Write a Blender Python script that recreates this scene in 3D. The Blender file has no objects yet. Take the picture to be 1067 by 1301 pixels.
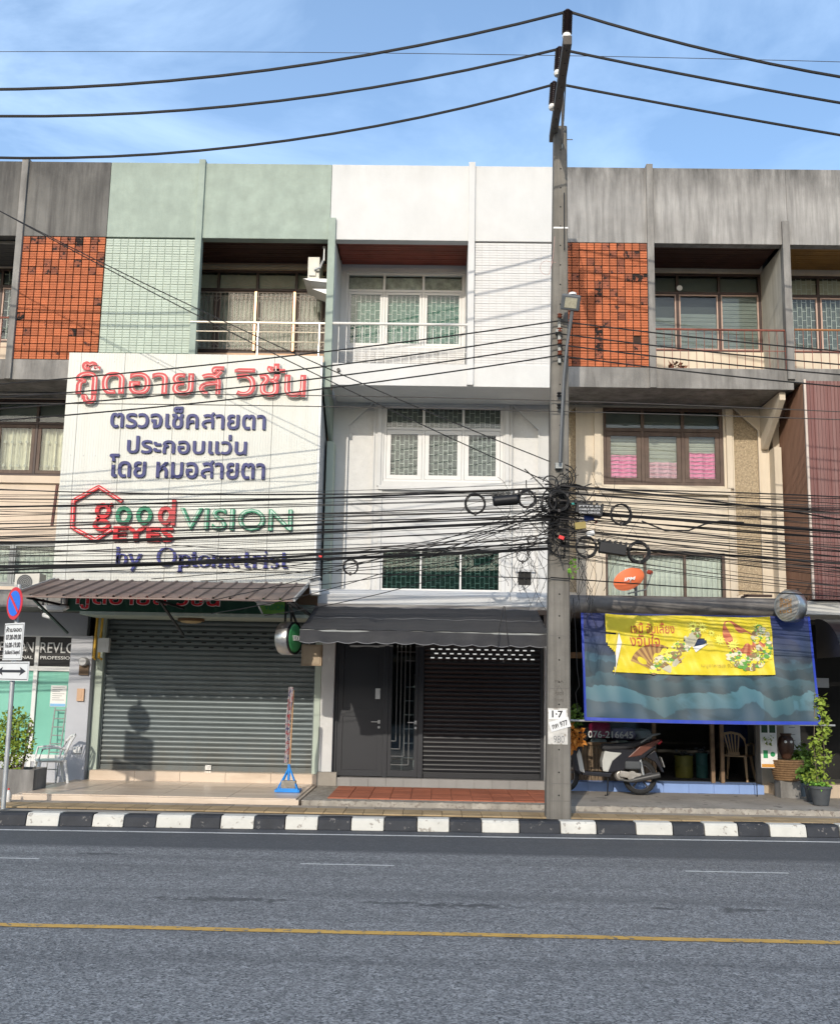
import bpy, bmesh, math, random
from mathutils import Vector, Matrix
random.seed(7)
D = bpy.data
sc = bpy.context.scene
COL = sc.collection
rad = math.radians

# ---------------------------------------------------------------- camera
EYE = 1.9
cam_d = D.cameras.new('camera'); cam = D.objects.new('camera', cam_d); COL.objects.link(cam)
FPX, PITCH, ROLL, YAW = 1336.0, rad(9.35), 0.0185, 0.0165
fw = Vector((-math.sin(YAW)*math.cos(PITCH), math.cos(YAW)*math.cos(PITCH), math.sin(PITCH)))
r0 = Vector((math.cos(YAW), math.sin(YAW), 0)); u0 = r0.cross(fw)
RT = r0*math.cos(ROLL) + u0*math.sin(ROLL); UP = u0*math.cos(ROLL) - r0*math.sin(ROLL)
cam.matrix_world = Matrix((( RT.x, UP.x, -fw.x, 0), (RT.y, UP.y, -fw.y, 0), (RT.z, UP.z, -fw.z, EYE), (0, 0, 0, 1)))
cam_d.sensor_fit = 'HORIZONTAL'; cam_d.sensor_width = 36; cam_d.lens = 36*FPX/1067
cam_d.clip_start = 0.1; cam_d.clip_end = 2000
sc.camera = cam

# ---------------------------------------------------------------- sky, sun, exposure
SUN = Vector((0.215, 1.0, -0.45)).normalized()
w = D.worlds.new('World'); sc.world = w; w.use_nodes = True
wn = w.node_tree; wn.nodes.clear()
N = wn.nodes.new; L = wn.links.new
out = N('ShaderNodeOutputWorld'); bg = N('ShaderNodeBackground'); bg.inputs[1].default_value = 0.15
sky = N('ShaderNodeTexSky'); sky.sky_type = 'NISHITA'; sky.sun_disc = False
sky.sun_elevation = math.asin(-SUN.z); sky.sun_rotation = math.atan2(-SUN.x, -SUN.y)
sky.air_density = 1.0; sky.dust_density = 1.2; sky.ozone_density = 1.4; sky.altitude = 0
tc = N('ShaderNodeTexCoord'); mp = N('ShaderNodeMapping'); mp.inputs['Scale'].default_value = (1.0, 1.0, 2.2)
mp.inputs['Rotation'].default_value = (0.2, 0.5, 0.3); mp.inputs['Location'].default_value = (0.35, 0.0, 0.1)
nz = N('ShaderNodeTexNoise'); nz.inputs['Scale'].default_value = 2.6; nz.inputs['Detail'].default_value = 9; nz.inputs['Roughness'].default_value = 0.58
nz.inputs['Distortion'].default_value = 0.5
rp = N('ShaderNodeValToRGB'); rp.color_ramp.elements[0].position = 0.42; rp.color_ramp.elements[1].position = 0.8
rp.color_ramp.elements[0].color = (.10, .10, .10, 1); rp.color_ramp.elements[1].color = (.72, .72, .72, 1)
# thin cloud gathers towards the west (left) part of the sky
sx = N('ShaderNodeSeparateXYZ'); mr = N('ShaderNodeMapRange')
mr.inputs['From Min'].default_value = 0.12; mr.inputs['From Max'].default_value = -0.4; mr.inputs['To Min'].default_value = 0.6; mr.inputs['To Max'].default_value = 1.0
mm = N('ShaderNodeMath'); mm.operation = 'MULTIPLY'
mix = N('ShaderNodeMix'); mix.data_type = 'RGBA'; mix.inputs['B'].default_value = (5.6, 7.2, 9.2, 1)
L(tc.outputs['Generated'], mp.inputs[0]); L(mp.outputs[0], nz.inputs['Vector']); L(nz.outputs[0], rp.inputs[0])
L(tc.outputs['Generated'], sx.inputs[0]); L(sx.outputs['X'], mr.inputs['Value'])
L(rp.outputs[0], mm.inputs[0]); L(mr.outputs[0], mm.inputs[1])
L(mm.outputs[0], mix.inputs['Factor']); hs = N('ShaderNodeHueSaturation'); hs.inputs['Saturation'].default_value = 1.12; hs.inputs['Value'].default_value = 1.0; L(sky.outputs[0], hs.inputs['Color']); L(hs.outputs[0], mix.inputs['A']); L(mix.outputs['Result'], bg.inputs[0]); L(bg.outputs[0], out.inputs[0])
sd = D.lights.new('sun', 'SUN'); sd.energy = 2.0; sd.angle = rad(0.6); sd.color = (1.0, 0.92, 0.80)
so = D.objects.new('sun', sd); COL.objects.link(so); so.rotation_euler = SUN.to_track_quat('-Z', 'Y').to_euler(); so.location = (-10, -30, 20)
vs = sc.view_settings; vs.view_transform = 'Standard'; vs.look = 'None'; vs.gamma = 1; vs.use_curve_mapping = False; vs.exposure = 0.66
sc.cycles.max_bounces = 6; sc.cycles.transparent_max_bounces = 12

# ---------------------------------------------------------------- measuring: a point on a real plane of the street
def at(px, py, Y=None, Z=None):
    d = fw*FPX + RT*(px-533.5) - UP*(py-650.5)
    t = Y/d.y if Y is not None else (Z-EYE)/d.z
    return Vector((d.x*t, d.y*t, d.z*t+EYE))

# ---------------------------------------------------------------- materials
MATS = {}
def mat(name, col, rough=.7, var=.12, vs=2.5, bump=.0, bs=60, streak=None, sfac=.6, metal=0, rnd=0, spec=.35, emit=0, sscale=(7, 7, .35), dirt=None, dz=None, spots=None, spotscale=9, spotpos=.62):
    if name in MATS: return MATS[name]
    m = D.materials.new(name); m.use_nodes = True; nt = m.node_tree; b = nt.nodes['Principled BSDF']
    nn, ll = nt.nodes.new, nt.links.new
    b.inputs['Roughness'].default_value = rough; b.inputs['Metallic'].default_value = metal
    b.inputs['Specular IOR Level'].default_value = spec
    c4 = lambda c: (c[0], c[1], c[2], 1)
    geo = nn('ShaderNodeNewGeometry')
    def noise(scale, det=5, vec=None, rgh=.6):
        n = nn('ShaderNodeTexNoise'); n.inputs['Scale'].default_value = scale; n.inputs['Detail'].default_value = det; n.inputs['Roughness'].default_value = rgh
        ll(vec if vec else geo.outputs['Position'], n.inputs['Vector']); return n.outputs[0]
    def ramp(v, a, bb):
        r = nn('ShaderNodeMapRange'); r.inputs['From Min'].default_value = a; r.inputs['From Max'].default_value = bb; ll(v, r.inputs['Value']); return r.outputs[0]
    def mixc(f, A, B):
        x = nn('ShaderNodeMix'); x.data_type = 'RGBA'; ll(f, x.inputs['Factor'])
        for k, v in (('A', A), ('B', B)):
            if isinstance(v, tuple): x.inputs[k].default_value = c4(v)
            else: ll(v, x.inputs[k])
        return x.outputs['Result']
    def mul(a, f):
        x = nn('ShaderNodeMath'); x.operation = 'MULTIPLY'; ll(a, x.inputs[0])
        if isinstance(f, float): x.inputs[1].default_value = f
        else: ll(f, x.inputs[1])
        return x.outputs[0]
    lo = tuple(c*(1-var) for c in col); hi = tuple(min(1, c*(1+var)) for c in col)
    cur = mixc(ramp(noise(vs), .3, .7), lo, hi)
    if rnd:
        oi = nn('ShaderNodeObjectInfo'); hs = nn('ShaderNodeHueSaturation')
        r = nn('ShaderNodeMapRange'); r.inputs['To Min'].default_value = 1-rnd; r.inputs['To Max'].default_value = 1+rnd
        ll(oi.outputs['Random'], r.inputs['Value']); ll(r.outputs[0], hs.inputs['Value']); ll(cur, hs.inputs['Color']); cur = hs.outputs[0]
    if streak:
        mpn = nn('ShaderNodeMapping'); mpn.inputs['Scale'].default_value = sscale; ll(geo.outputs['Position'], mpn.inputs[0])
        f = ramp(noise(1.0, 8, mpn.outputs[0], .65), .42, .72)
        cur = mixc(mul(f, float(sfac)), cur, streak)
    if dirt:      # grime gathering below the top of the concrete (dz = z range)
        s = nn('ShaderNodeSeparateXYZ'); ll(geo.outputs['Position'], s.inputs[0])
        mpn = nn('ShaderNodeMapping'); mpn.inputs['Scale'].default_value = (5, 5, 1.2); ll(geo.outputs['Position'], mpn.inputs[0])
        f = mul(ramp(s.outputs['Z'], dz[0], dz[1]), ramp(noise(1.0, 8, mpn.outputs[0], .7), .3, .7))
        cur = mixc(f, cur, dirt)
    if spots:
        f = ramp(noise(spotscale, 6), spotpos, spotpos+.05)
        cur = mixc(f, cur, spots)
    ll(cur, b.inputs['Base Color'])
    if bump:
        bn = nn('ShaderNodeBump'); bn.inputs['Strength'].default_value = bump; bn.inputs['Distance'].default_value = .01
        ll(noise(bs, 4), bn.inputs['Height']); ll(bn.outputs[0], b.inputs['Normal'])
    if emit:
        b.inputs['Emission Color'].default_value = c4(col); b.inputs['Emission Strength'].default_value = emit
    MATS[name] = m; return m

def glass(name, tint=(.90, .93, .91), fac=.028, rough=.03):
    m = D.materials.new(name); m.use_nodes = True; nt = m.node_tree; nt.nodes.clear()
    o = nt.nodes.new('ShaderNodeOutputMaterial'); mx = nt.nodes.new('ShaderNodeMixShader'); t = nt.nodes.new('ShaderNodeBsdfTransparent'); g = nt.nodes.new('ShaderNodeBsdfGlossy')
    t.inputs[0].default_value = (*tint, 1); g.inputs['Roughness'].default_value = rough; mx.inputs[0].default_value = fac
    nt.links.new(t.outputs[0], mx.inputs[1]); nt.links.new(g.outputs[0], mx.inputs[2]); nt.links.new(mx.outputs[0], o.inputs[0]); MATS[name] = m; return m

def asphalt():
    m = D.materials.new('asphalt'); m.use_nodes = True; nt = m.node_tree; b = nt.nodes['Principled BSDF']; nn, ll = nt.nodes.new, nt.links.new
    geo = nn('ShaderNodeNewGeometry')
    def noi(s, d, v=None):
        n = nn('ShaderNodeTexNoise'); n.inputs['Scale'].default_value = s; n.inputs['Detail'].default_value = d; ll(v or geo.outputs['Position'], n.inputs['Vector']); return n.outputs[0]
    def rng(v, a, c, lo=0, hi=1):
        r = nn('ShaderNodeMapRange'); r.inputs['From Min'].default_value = a; r.inputs['From Max'].default_value = c; r.inputs['To Min'].default_value = lo; r.inputs['To Max'].default_value = hi; ll(v, r.inputs['Value']); return r.outputs[0]
    def mx(f, A, B):
        x = nn('ShaderNodeMix'); x.data_type = 'RGBA'; ll(f, x.inputs['Factor'])
        for k, v in (('A', A), ('B', B)):
            if isinstance(v, tuple): x.inputs[k].default_value = (*v, 1)
            else: ll(v, x.inputs[k])
        return x.outputs['Result']
    mp = nn('ShaderNodeMapping'); mp.inputs['Scale'].default_value = (.12, 1.1, 1); ll(geo.outputs['Position'], mp.inputs[0])
    base = mx(rng(noi(1.0, 4, mp.outputs[0]), .3, .7), (.103, .104, .105), (.138, .139, .139))
    base = mx(rng(noi(.7, 6), .35, .7, 0, .5), base, (.097, .098, .100))
    vo = nn('ShaderNodeTexVoronoi'); vo.inputs['Scale'].default_value = 74; ll(geo.outputs['Position'], vo.inputs['Vector'])
    sp = nn('ShaderNodeSeparateColor'); ll(vo.outputs['Color'], sp.inputs[0])
    stone = mx(sp.outputs[0], (.028, .03, .034), (.42, .42, .415))
    base = mx(rng(noi(9, 4), .3, .65, .35, .85), base, stone)
    s = nn('ShaderNodeSeparateXYZ'); ll(geo.outputs['Position'], s.inputs[0])
    smooth = rng(s.outputs['Y'], 12.35, 12.65)            # the newer, smoother strip beside the kerb
    smm = nn('ShaderNodeMath'); smm.operation = 'MULTIPLY'; smm.inputs[1].default_value = .8; ll(smooth, smm.inputs[0]); base = mx(smm.outputs[0], base, (.068, .071, .076))
    wv = rng(noi(2.2, 5), .25, .75, -.35, .35)
    for (sx_, sy_, rx_, ry_) in STAINS:          # old oil and repair stains where the photograph shows them
        mpp = nn('ShaderNodeMapping'); mpp.inputs['Scale'].default_value = (1/rx_, 1/ry_, 0); mpp.inputs['Location'].default_value = (-sx_/rx_, -sy_/ry_, 0); ll(geo.outputs['Position'], mpp.inputs[0])
        ln = nn('ShaderNodeVectorMath'); ln.operation = 'LENGTH'; ll(mpp.outputs[0], ln.inputs[0])
        ad = nn('ShaderNodeMath'); ad.operation = 'ADD'; ll(ln.outputs['Value'], ad.inputs[0]); n9 = noi(9, 5); r9 = rng(n9, .25, .75, -.9, .9); ll(r9, ad.inputs[1])
        base = mx(rng(ad.outputs[0], 1.25, .55, 0, .62), base, (.035, .036, .038))
    mc = nn('ShaderNodeMapping'); mc.inputs['Scale'].default_value = (.06, 1.6, 1); mc.inputs['Location'].default_value = (3, 1.2, 0); ll(geo.outputs['Position'], mc.inputs[0])
    base = mx(rng(noi(1.3, 2, mc.outputs[0]), .48, .66, 0, .38), base, (.07, .071, .074))      # tyre-darkened lanes
    ll(base, b.inputs['Base Color']); b.inputs['Roughness'].default_value = .75; b.inputs['Specular IOR Level'].default_value = .3
    bn = nn('ShaderNodeBump'); bn.inputs['Strength'].default_value = .6; bn.inputs['Distance'].default_value = .006; ll(vo.outputs['Distance'], bn.inputs['Height']); ll(bn.outputs[0], b.inputs['Normal'])
    return m

STAINS = []
for (a_, b_, c_, d_) in ((280, 1143, .55, .10), (590, 1151, .42, .09), (500, 1148, .25, .06), (943, 1157, .22, .08), (850, 1155, .16, .06), (650, 1193, .09, .05), (130, 1085, .3, .05)):
    p_ = at(a_, b_, Z=0); STAINS.append((p_.x, p_.y, c_, d_))
A_ = asphalt()
conc = mat('weathered_concrete', (.31, .30, .285), .9, .18, 1.5, .35, 40, streak=(.12, .115, .11), sfac=.8, sscale=(9, 9, .7), dirt=(.04, .038, .036), dz=(10.05, 10.8))
conc2 = mat('stained_concrete', (.23, .22, .205), .9, .25, 1.8, .4, 40, streak=(.075, .07, .065), sfac=.8, sscale=(5, 5, .8))
ledgec = mat('sooty_ledge_concrete', (.17, .155, .14), .9, .3, 2.5, .4, 30, streak=(.08, .072, .066), sfac=.8, sscale=(3, 3, 5))
polec = mat('pole_concrete', (.17, .158, .138), .9, .15, 3, .4, 70, streak=(.06, .053, .045), sfac=.6, sscale=(14, 14, .5))
green = mat('sage_green_paint', (.295, .35, .30), .8, .13, 3.5, .4, 30, streak=(.225, .27, .235), sfac=.6, sscale=(4, 4, 1), dirt=(.20, .235, .20), dz=(10.35, 11.0))
greenL = mat('pale_green_paint', (.40, .455, .39), .75, .06, 2, .1, 30)
greentile = mat('pale_green_tile_paint', (.39, .45, .38), .6, .05, 3, .1, 60, rnd=.05)
greenjoint = mat('green_joint_paint', (.35, .41, .345), .8, .05, 3)
white = mat('white_paint', (.56, .56, .55), .75, .045, 2.2, .25, 25, streak=(.49, .485, .47), sfac=.5, sscale=(2, 2, 1), dirt=(.42, .415, .40), dz=(10.3, 11.1))
whitetile = mat('white_tile_paint', (.565, .56, .55), .6, .03, 3, .1, 60, rnd=.03)
whitejoint = mat('white_joint_paint', (.52, .52, .51), .8, .03, 3)
whitestucco = mat('rough_white_stucco', (.60, .595, .58), .9, .05, 6, 1.0, 22)
beige = mat('cream_wall_paint', (.60, .52, .41), .85, .08, 1.2, .2, 30, streak=(.42, .35, .26), sfac=.45, sscale=(4, 4, .5))
pinkbeige = mat('pinkish_cream_paint', (.62, .51, .40), .85, .07, 1.2, .2, 30, streak=(.46, .37, .28), sfac=.4, sscale=(3, 3, .6))
gravel = mat('washed_gravel_render', (.34, .27, .18), .95, .35, 26, 1.0, 45, spots=(.48, .39, .27), spotscale=38, spotpos=.55)
otile = mat('orange_clay_tile', (.40, .115, .045), .75, .14, 9, .35, 50, rnd=.14, spots=(.06, .025, .018), spotscale=6.5, spotpos=.635)
otile2 = mat('dull_orange_clay_tile', (.25, .08, .042), .8, .2, 9, .35, 50, rnd=.2, spots=(.035, .018, .014), spotscale=11, spotpos=.53)
otile3 = mat('blackened_clay_tile', (.30, .09, .045), .9, .3, 12, .5, 50, spots=(.02, .014, .012), spotscale=13, spotpos=.44)
ojoint = mat('dark_mortar', (.04, .024, .018), .95, .2, 9)
redwood = mat('dark_red_plank', (.24, .055, .035), .5, .2, 4, streak=(.08, .02, .014), sscale=(.5, 9, 9))
brownwood = mat('dark_brown_plank', (.055, .022, .016), .6, .2, 4)
ochrewood = mat('ochre_plank', (.26, .13, .03), .6, .2, 4)
framew = mat('white_window_frame', (.62, .615, .60), .5, .03, 4)
frameb = mat('brown_wood_frame', (.085, .055, .042), .6, .25, 6, streak=(.16, .12, .09), sfac=.4, sscale=(9, 9, 1))
framed = mat('dark_frame', (.045, .028, .024), .5, .2, 6)
framep = mat('faded_pink_frame', (.42, .30, .25), .6, .15, 6)
tealcur = mat('teal_blind', (.10, .20, .17), .8, .08, 4)
greycur = mat('grey_curtain', (.13, .14, .14), .85, .08, 4)
darkgreencur = mat('dark_green_blind', (.012, .035, .03), .5, .3, 4)
palecur = mat('pale_net_curtain', (.42, .40, .35), .9, .1, 8)
ivorycur = mat('ivory_lace_curtain', (.68, .63, .52), .9, .12, 8)
pinkcur = mat('pink_curtain', (.85, .25, .44), .85, .08, 6)
pinkcur2 = mat('faded_mauve_curtain', (.70, .38, .46), .85, .08, 6)
greywhite = mat('whitish_sheer_curtain', (.62, .62, .58), .9, .1, 6)
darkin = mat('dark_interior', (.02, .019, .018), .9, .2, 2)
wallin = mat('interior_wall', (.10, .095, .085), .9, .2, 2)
gl = glass('clear_glass'); gld = glass('tinted_glass', (.62, .72, .70), .05); glt = glass('shop_glass', (.8, .85, .85), .07)
foil = mat('crinkled_foil', (.42, .42, .41), .3, .35, 10, 1.0, 22, metal=.2)
steel = mat('stainless_steel', (.55, .55, .54), .3, .1, 8, metal=.9)
galv = mat('galvanised_steel', (.42, .43, .43), .5, .12, 8, metal=.6)
ironw = mat('white_painted_iron', (.60, .59, .56), .5, .06, 8)
ironc = mat('cream_painted_iron', (.62, .55, .44), .5, .12, 8)
ironr = mat('rust_red_iron', (.20, .06, .04), .6, .25, 8)
concA = mat('blackened_concrete', (.15, .145, .135), .9, .2, 1.5, .35, 40, streak=(.05, .047, .045), sfac=.8, dirt=(.035, .033, .032), dz=(9.6, 10.85))
irong = mat('grey_iron', (.26, .27, .26), .5, .12, 8)
blackp = mat('black_plastic', (.008, .008, .009), .45, .2, 8)
rubber = mat('black_cable_rubber', (.008, .008, .009), .6, .15, 8)
rubber2 = mat('faded_cable_sheath', (.05, .045, .042), .7, .25, 6)
tyre = mat('tyre_rubber', (.02, .02, .02), .85, .2, 20)
shutg = mat('grey_green_shutter_paint', (.118, .142, .148), .42, .12, 1.5, streak=(.085, .10, .10), sfac=.5, sscale=(1.5, 1, 3), metal=.25, dirt=(.13, .12, .10), dz=(1.1, .3))
shutk = mat('charcoal_shutter_paint', (.018, .019, .022), .38, .12, 2, spec=.5)
doork = mat('charcoal_door_paint', (.016, .018, .023), .4, .1, 2, spec=.5)
awnk = mat('charcoal_awning_canvas', (.028, .028, .031), .8, .12, 3, .4, 25, streak=(.07, .068, .065), sfac=.35, sscale=(1.2, 5, 5))
awnb = mat('brown_metal_sheet', (.17, .125, .11), .55, .12, 2, streak=(.28, .19, .15), sfac=.5, sscale=(1.5, 3, 3), metal=.1)
signw = mat('cream_sign_sheet', (.60, .595, .54), .6, .04, 1.2, streak=(.53, .52, .46), sfac=.55, sscale=(8, 8, .25))
signside = mat('grey_sign_side', (.42, .43, .44), .6, .08, 2, streak=(.3, .3, .3), sfac=.5)
red = mat('red_letter_paint', (.44, .035, .04), .5, .12, 6)
redb = mat('bright_red_paint', (.56, .012, .02), .5, .1, 6)
pinkline = mat('pale_pink_letter_line', (.75, .50, .46), .6, .05, 6)
offw = mat('white_letter_edge', (.75, .74, .70), .6, .05, 6)
navy = mat('navy_letter_paint', (.014, .02, .12), .5, .15, 6)
blue2 = mat('violet_blue_letter_paint', (.03, .035, .20), .5, .15, 6)
greenk = mat('bottle_green_paint', (.012, .20, .10), .5, .15, 6)
greend = mat('dark_green_fascia', (.006, .045, .025), .6, .1, 3)
greenl = mat('lime_green_fascia', (.13, .30, .05), .6, .1, 3)
maroon = mat('faded_maroon_sheet', (.16, .068, .06), .6, .1, 1.5, streak=(.27, .175, .16), sfac=.5, sscale=(14, 14, .12))
ochreside = mat('tan_sheet_side', (.15, .075, .045), .7, .1, 1.5, streak=(.18, .1, .06), sscale=(9, 9, .3))
marble = mat('cream_marble_tile', (.60, .49, .38), .32, .05, 2, streak=(.42, .31, .22), sfac=.7, sscale=(1.2, 3.5, 5), rnd=.03, spec=.5)
terra = mat('terracotta_paving', (.36, .12, .065), .75, .15, 3, .2, 40, rnd=.12)
pave = mat('pavement_concrete', (.30, .27, .23), .9, .2, 2, .35, 50, spots=(.17, .15, .13), spotscale=4, spotpos=.6)
tact = mat('faded_yellow_paving', (.33, .24, .135), .85, .18, 3, .3, 50, rnd=.15)
edgec = mat('chipped_concrete_edge', (.30, .27, .225), .95, .3, 5, .8, 18, spots=(.2, .17, .14), spotscale=14, spotpos=.55)
greystep = mat('grey_step_tile', (.25, .24, .23), .7, .08, 3, rnd=.06)
kerbk = mat('black_kerb_paint', (.028, .03, .035), .7, .25, 4, .3, 40, spots=(.15, .14, .13), spotscale=12, spotpos=.61)
kerbw = mat('white_kerb_paint', (.56, .54, .48), .75, .1, 4, .3, 40, spots=(.30, .27, .23), spotscale=11, spotpos=.60)
linew = mat('white_road_paint', (.55, .55, .53), .8, .12, 6, spots=(.16, .16, .16), spotscale=22, spotpos=.6)
liney = mat('yellow_road_paint', (.50, .30, .075), .8, .14, 5, spots=(.17, .15, .12), spotscale=16, spotpos=.56)
bluep = mat('blue_painted_steel', (.02, .22, .62), .45, .1, 8)
bluet = mat('pale_blue_step_tile', (.22, .33, .60), .5, .06, 3, rnd=.04)
leaf = mat('leaf_green', (.085, .16, .025), .6, .35, 11, rnd=.1)
leafy_ = mat('yellow_green_leaf', (.20, .27, .035), .6, .35, 11)
leafo = mat('orange_croton_leaf', (.55, .22, .04), .6, .35, 11)
bark = mat('bark', (.14, .10, .07), .9, .2, 12)
potg = mat('dark_grey_pot', (.06, .065, .07), .7, .15, 8)
plastw = mat('white_plastic', (.66, .66, .645), .4, .03, 6, spec=.5)
beigepl = mat('beige_plastic', (.40, .28, .16), .5, .1, 6)
tealgl = mat('frosted_teal_glass', (.19, .47, .37), .25, .08, 1.2, streak=(.26, .54, .44), sfac=.5, sscale=(3, 3, .4), spec=.5)
greywall = mat('pale_grey_pillar_paint', (.42, .43, .46), .75, .06, 2, .1, 30)
skin_y = mat('yellow_pipe', (.55, .33, .04), .5, .1, 6)
orangep = mat('orange_dish_paint', (.72, .17, .06), .45, .08, 5)
paper = mat('paper_white', (.72, .71, .68), .7, .05, 6)
inkd = mat('dark_ink', (.03, .03, .035), .6, .1, 9)
inkg = mat('grey_ink', (.2, .2, .2), .6, .1, 9)

# ---------------------------------------------------------------- mesh helpers
class MB:
    def __init__(s): s.v = []; s.f = []
    def add(s, vs, fs):
        n = len(s.v); s.v += [tuple(v) for v in vs]; s.f += [tuple(i+n for i in f) for f in fs]; return s
    def box(s, x0, x1, y0, y1, z0, z1):
        if x0 > x1: x0, x1 = x1, x0
        if y0 > y1: y0, y1 = y1, y0
        if z0 > z1: z0, z1 = z1, z0
        return s.add([(x0,y0,z0),(x1,y0,z0),(x1,y1,z0),(x0,y1,z0),(x0,y0,z1),(x1,y0,z1),(x1,y1,z1),(x0,y1,z1)],
                     [(0,3,2,1),(4,5,6,7),(0,1,5,4),(1,2,6,5),(2,3,7,6),(3,0,4,7)])
    def obox(s, p, q, w, t, up=(0, 0, 1)):      # bar from p to q
        p, q = Vector(p), Vector(q); d = (q-p).normalized(); up = Vector(up)
        a = d.cross(up)
        if a.length < 1e-4: a = d.cross(Vector((0, 1, 0)))
        a.normalize(); b = a.cross(d); vs = []
        for c in (p, q):
            for i, j in ((-1,-1),(1,-1),(1,1),(-1,1)): vs.append(c+a*i*w/2+b*j*t/2)
        return s.add(vs, [(0,1,2,3),(7,6,5,4),(0,4,5,1),(1,5,6,2),(2,6,7,3),(3,7,4,0)])
    def tube(s, pts, r, n=6, cap=True):
        pts = [Vector(p) for p in pts]; R = r if isinstance(r, (list, tuple)) else [r]*len(pts)
        vs = []; ref = Vector((0.13, 0.31, 0.94))
        for i, p in enumerate(pts):
            d = (pts[min(i+1, len(pts)-1)]-pts[max(i-1, 0)]); d = d.normalized() if d.length > 1e-9 else Vector((0,0,1))
            a = d.cross(ref)
            if a.length < .05: a = d.cross(Vector((1, 0, 0)))
            a.normalize(); b = d.cross(a)
            for k in range(n):
                t = 2*math.pi*k/n; vs.append(p+(a*math.cos(t)+b*math.sin(t))*R[i])
        fs = [(i*n+k, i*n+(k+1) % n, (i+1)*n+(k+1) % n, (i+1)*n+k) for i in range(len(pts)-1) for k in range(n)]
        if cap: fs += [tuple(range(n-1, -1, -1)), tuple(range((len(pts)-1)*n, len(pts)*n))]
        return s.add(vs, fs)
    def lathe(s, c, prof, n=20, axis=(0, 0, 1), cap=True):   # prof: (radius, height)
        ax = Vector(axis).normalized(); a = ax.cross(Vector((0, 1, 0)))
        if a.length < .1: a = ax.cross(Vector((1, 0, 0)))
        a.normalize(); b = ax.cross(a); c = Vector(c); vs = []
        for r, h in prof:
            for k in range(n):
                t = 2*math.pi*k/n; vs.append(c+ax*h+(a*math.cos(t)+b*math.sin(t))*r)
        m = len(prof); fs = [(i*n+k, i*n+(k+1) % n, (i+1)*n+(k+1) % n, (i+1)*n+k) for i in range(m-1) for k in range(n)]
        if cap: fs += [tuple(range(n-1, -1, -1)), tuple(range((m-1)*n, m*n))]
        return s.add(vs, fs)
    def prism(s, poly, y0, y1):      # poly in (x,z), extruded in y
        n = len(poly); vs = [(x, y0, z) for x, z in poly]+[(x, y1, z) for x, z in poly]
        return s.add(vs, [tuple(range(n)), tuple(range(2*n-1, n-1, -1))]+[(i, i+n, (i+1) % n+n, (i+1) % n) for i in range(n)])
    def prismx(s, poly, x0, x1):     # poly in (y,z), extruded in x
        n = len(poly); vs = [(x0, y, z) for y, z in poly]+[(x1, y, z) for y, z in poly]
        return s.add(vs, [tuple(range(n)), tuple(range(2*n-1, n-1, -1))]+[(i, i+n, (i+1) % n+n, (i+1) % n) for i in range(n)])
    def sheet(s, fn, nu, nv, t=0.0):   # fn(u,v)->point ; optional thickness along y
        vs = [fn(i/nu, j/nv) for j in range(nv+1) for i in range(nu+1)]
        fs = [(j*(nu+1)+i, j*(nu+1)+i+1, (j+1)*(nu+1)+i+1, (j+1)*(nu+1)+i) for j in range(nv) for i in range(nu)]
        s.add(vs, fs)
        if t:
            n = (nu+1)*(nv+1)
            s.add([(v[0], v[1]+t, v[2]) for v in vs], [tuple(reversed(f)) for f in fs])
        return s
    def wall(s, x0, x1, z0, z1, y0, y1, holes=()):
        xs = sorted({x0, x1, *[h[0] for h in holes], *[h[1] for h in holes]}); zs = sorted({z0, z1, *[h[2] for h in holes], *[h[3] for h in holes]})
        xs = [x for x in xs if x0 <= x <= x1]; zs = [z for z in zs if z0 <= z <= z1]
        def solid(i, j):
            if not (0 <= i < len(xs)-1 and 0 <= j < len(zs)-1): return False
            cx, cz = (xs[i]+xs[i+1])/2, (zs[j]+zs[j+1])/2
            return not any(h[0] < cx < h[1] and h[2] < cz < h[3] for h in holes)
        for i in range(len(xs)-1):
            for j in range(len(zs)-1):
                if not solid(i, j): continue
                a, b, c, d = xs[i], xs[i+1], zs[j], zs[j+1]
                s.add([(a,y0,c),(b,y0,c),(b,y0,d),(a,y0,d)], [(0,1,2,3)]); s.add([(a,y1,c),(b,y1,c),(b,y1,d),(a,y1,d)], [(3,2,1,0)])
                if not solid(i-1, j): s.add([(a,y0,c),(a,y0,d),(a,y1,d),(a,y1,c)], [(0,1,2,3)])
                if not solid(i+1, j): s.add([(b,y0,c),(b,y1,c),(b,y1,d),(b,y0,d)], [(0,1,2,3)])
                if not solid(i, j-1): s.add([(a,y0,c),(a,y1,c),(b,y1,c),(b,y0,c)], [(0,1,2,3)])
                if not solid(i, j+1): s.add([(a,y0,d),(b,y0,d),(b,y1,d),(a,y1,d)], [(0,1,2,3)])
        return s
    def xf(s, M):
        s.v = [tuple(M @ Vector(v)) for v in s.v]; return s
    def merge(s, o): return s.add(o.v, o.f)

W = {}      # world origins of un-rotated things, by object name
def raw_mesh(name, mb, m, org=(0, 0, 0), smooth=False):
    me = D.meshes.new(name); o = Vector(org)
    me.from_pydata([tuple(Vector(v)-o) for v in mb.v], [], mb.f); me.validate(clean_customdata=False)
    if m: me.materials.append(m)
    if smooth:
        me.shade_smooth(); me.set_sharp_from_angle(angle=rad(38))
    me.update(); return me
SPLIT = {'window_post', 'door_frame', 'side_panel', 'torn_flap', 'sliding_rail', 'floor_slab', 'hanger', 'feet', 'mark', 'louvre_blades', 'balusters', 'wooden_apron', 'window_bars', 'back_slat', 'bar', 'shelf', 'gable_trim', 'fork', 'latches', 'ties', 'folding_post', 'through_bolt', 'steel_rod', 'door_bars', 'vent_slot'}
SINGLE = {'balusters': 'baluster', 'louvre_blades': 'louvre_blade', 'window_bars': 'window_bar', 'wooden_apron': 'apron_board', 'latches': 'latch', 'ties': 'cable_tie', 'door_bars': 'door_bar', 'feet': 'foot'}
STUFF = {'screw', 'bolt_hole'}
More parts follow.
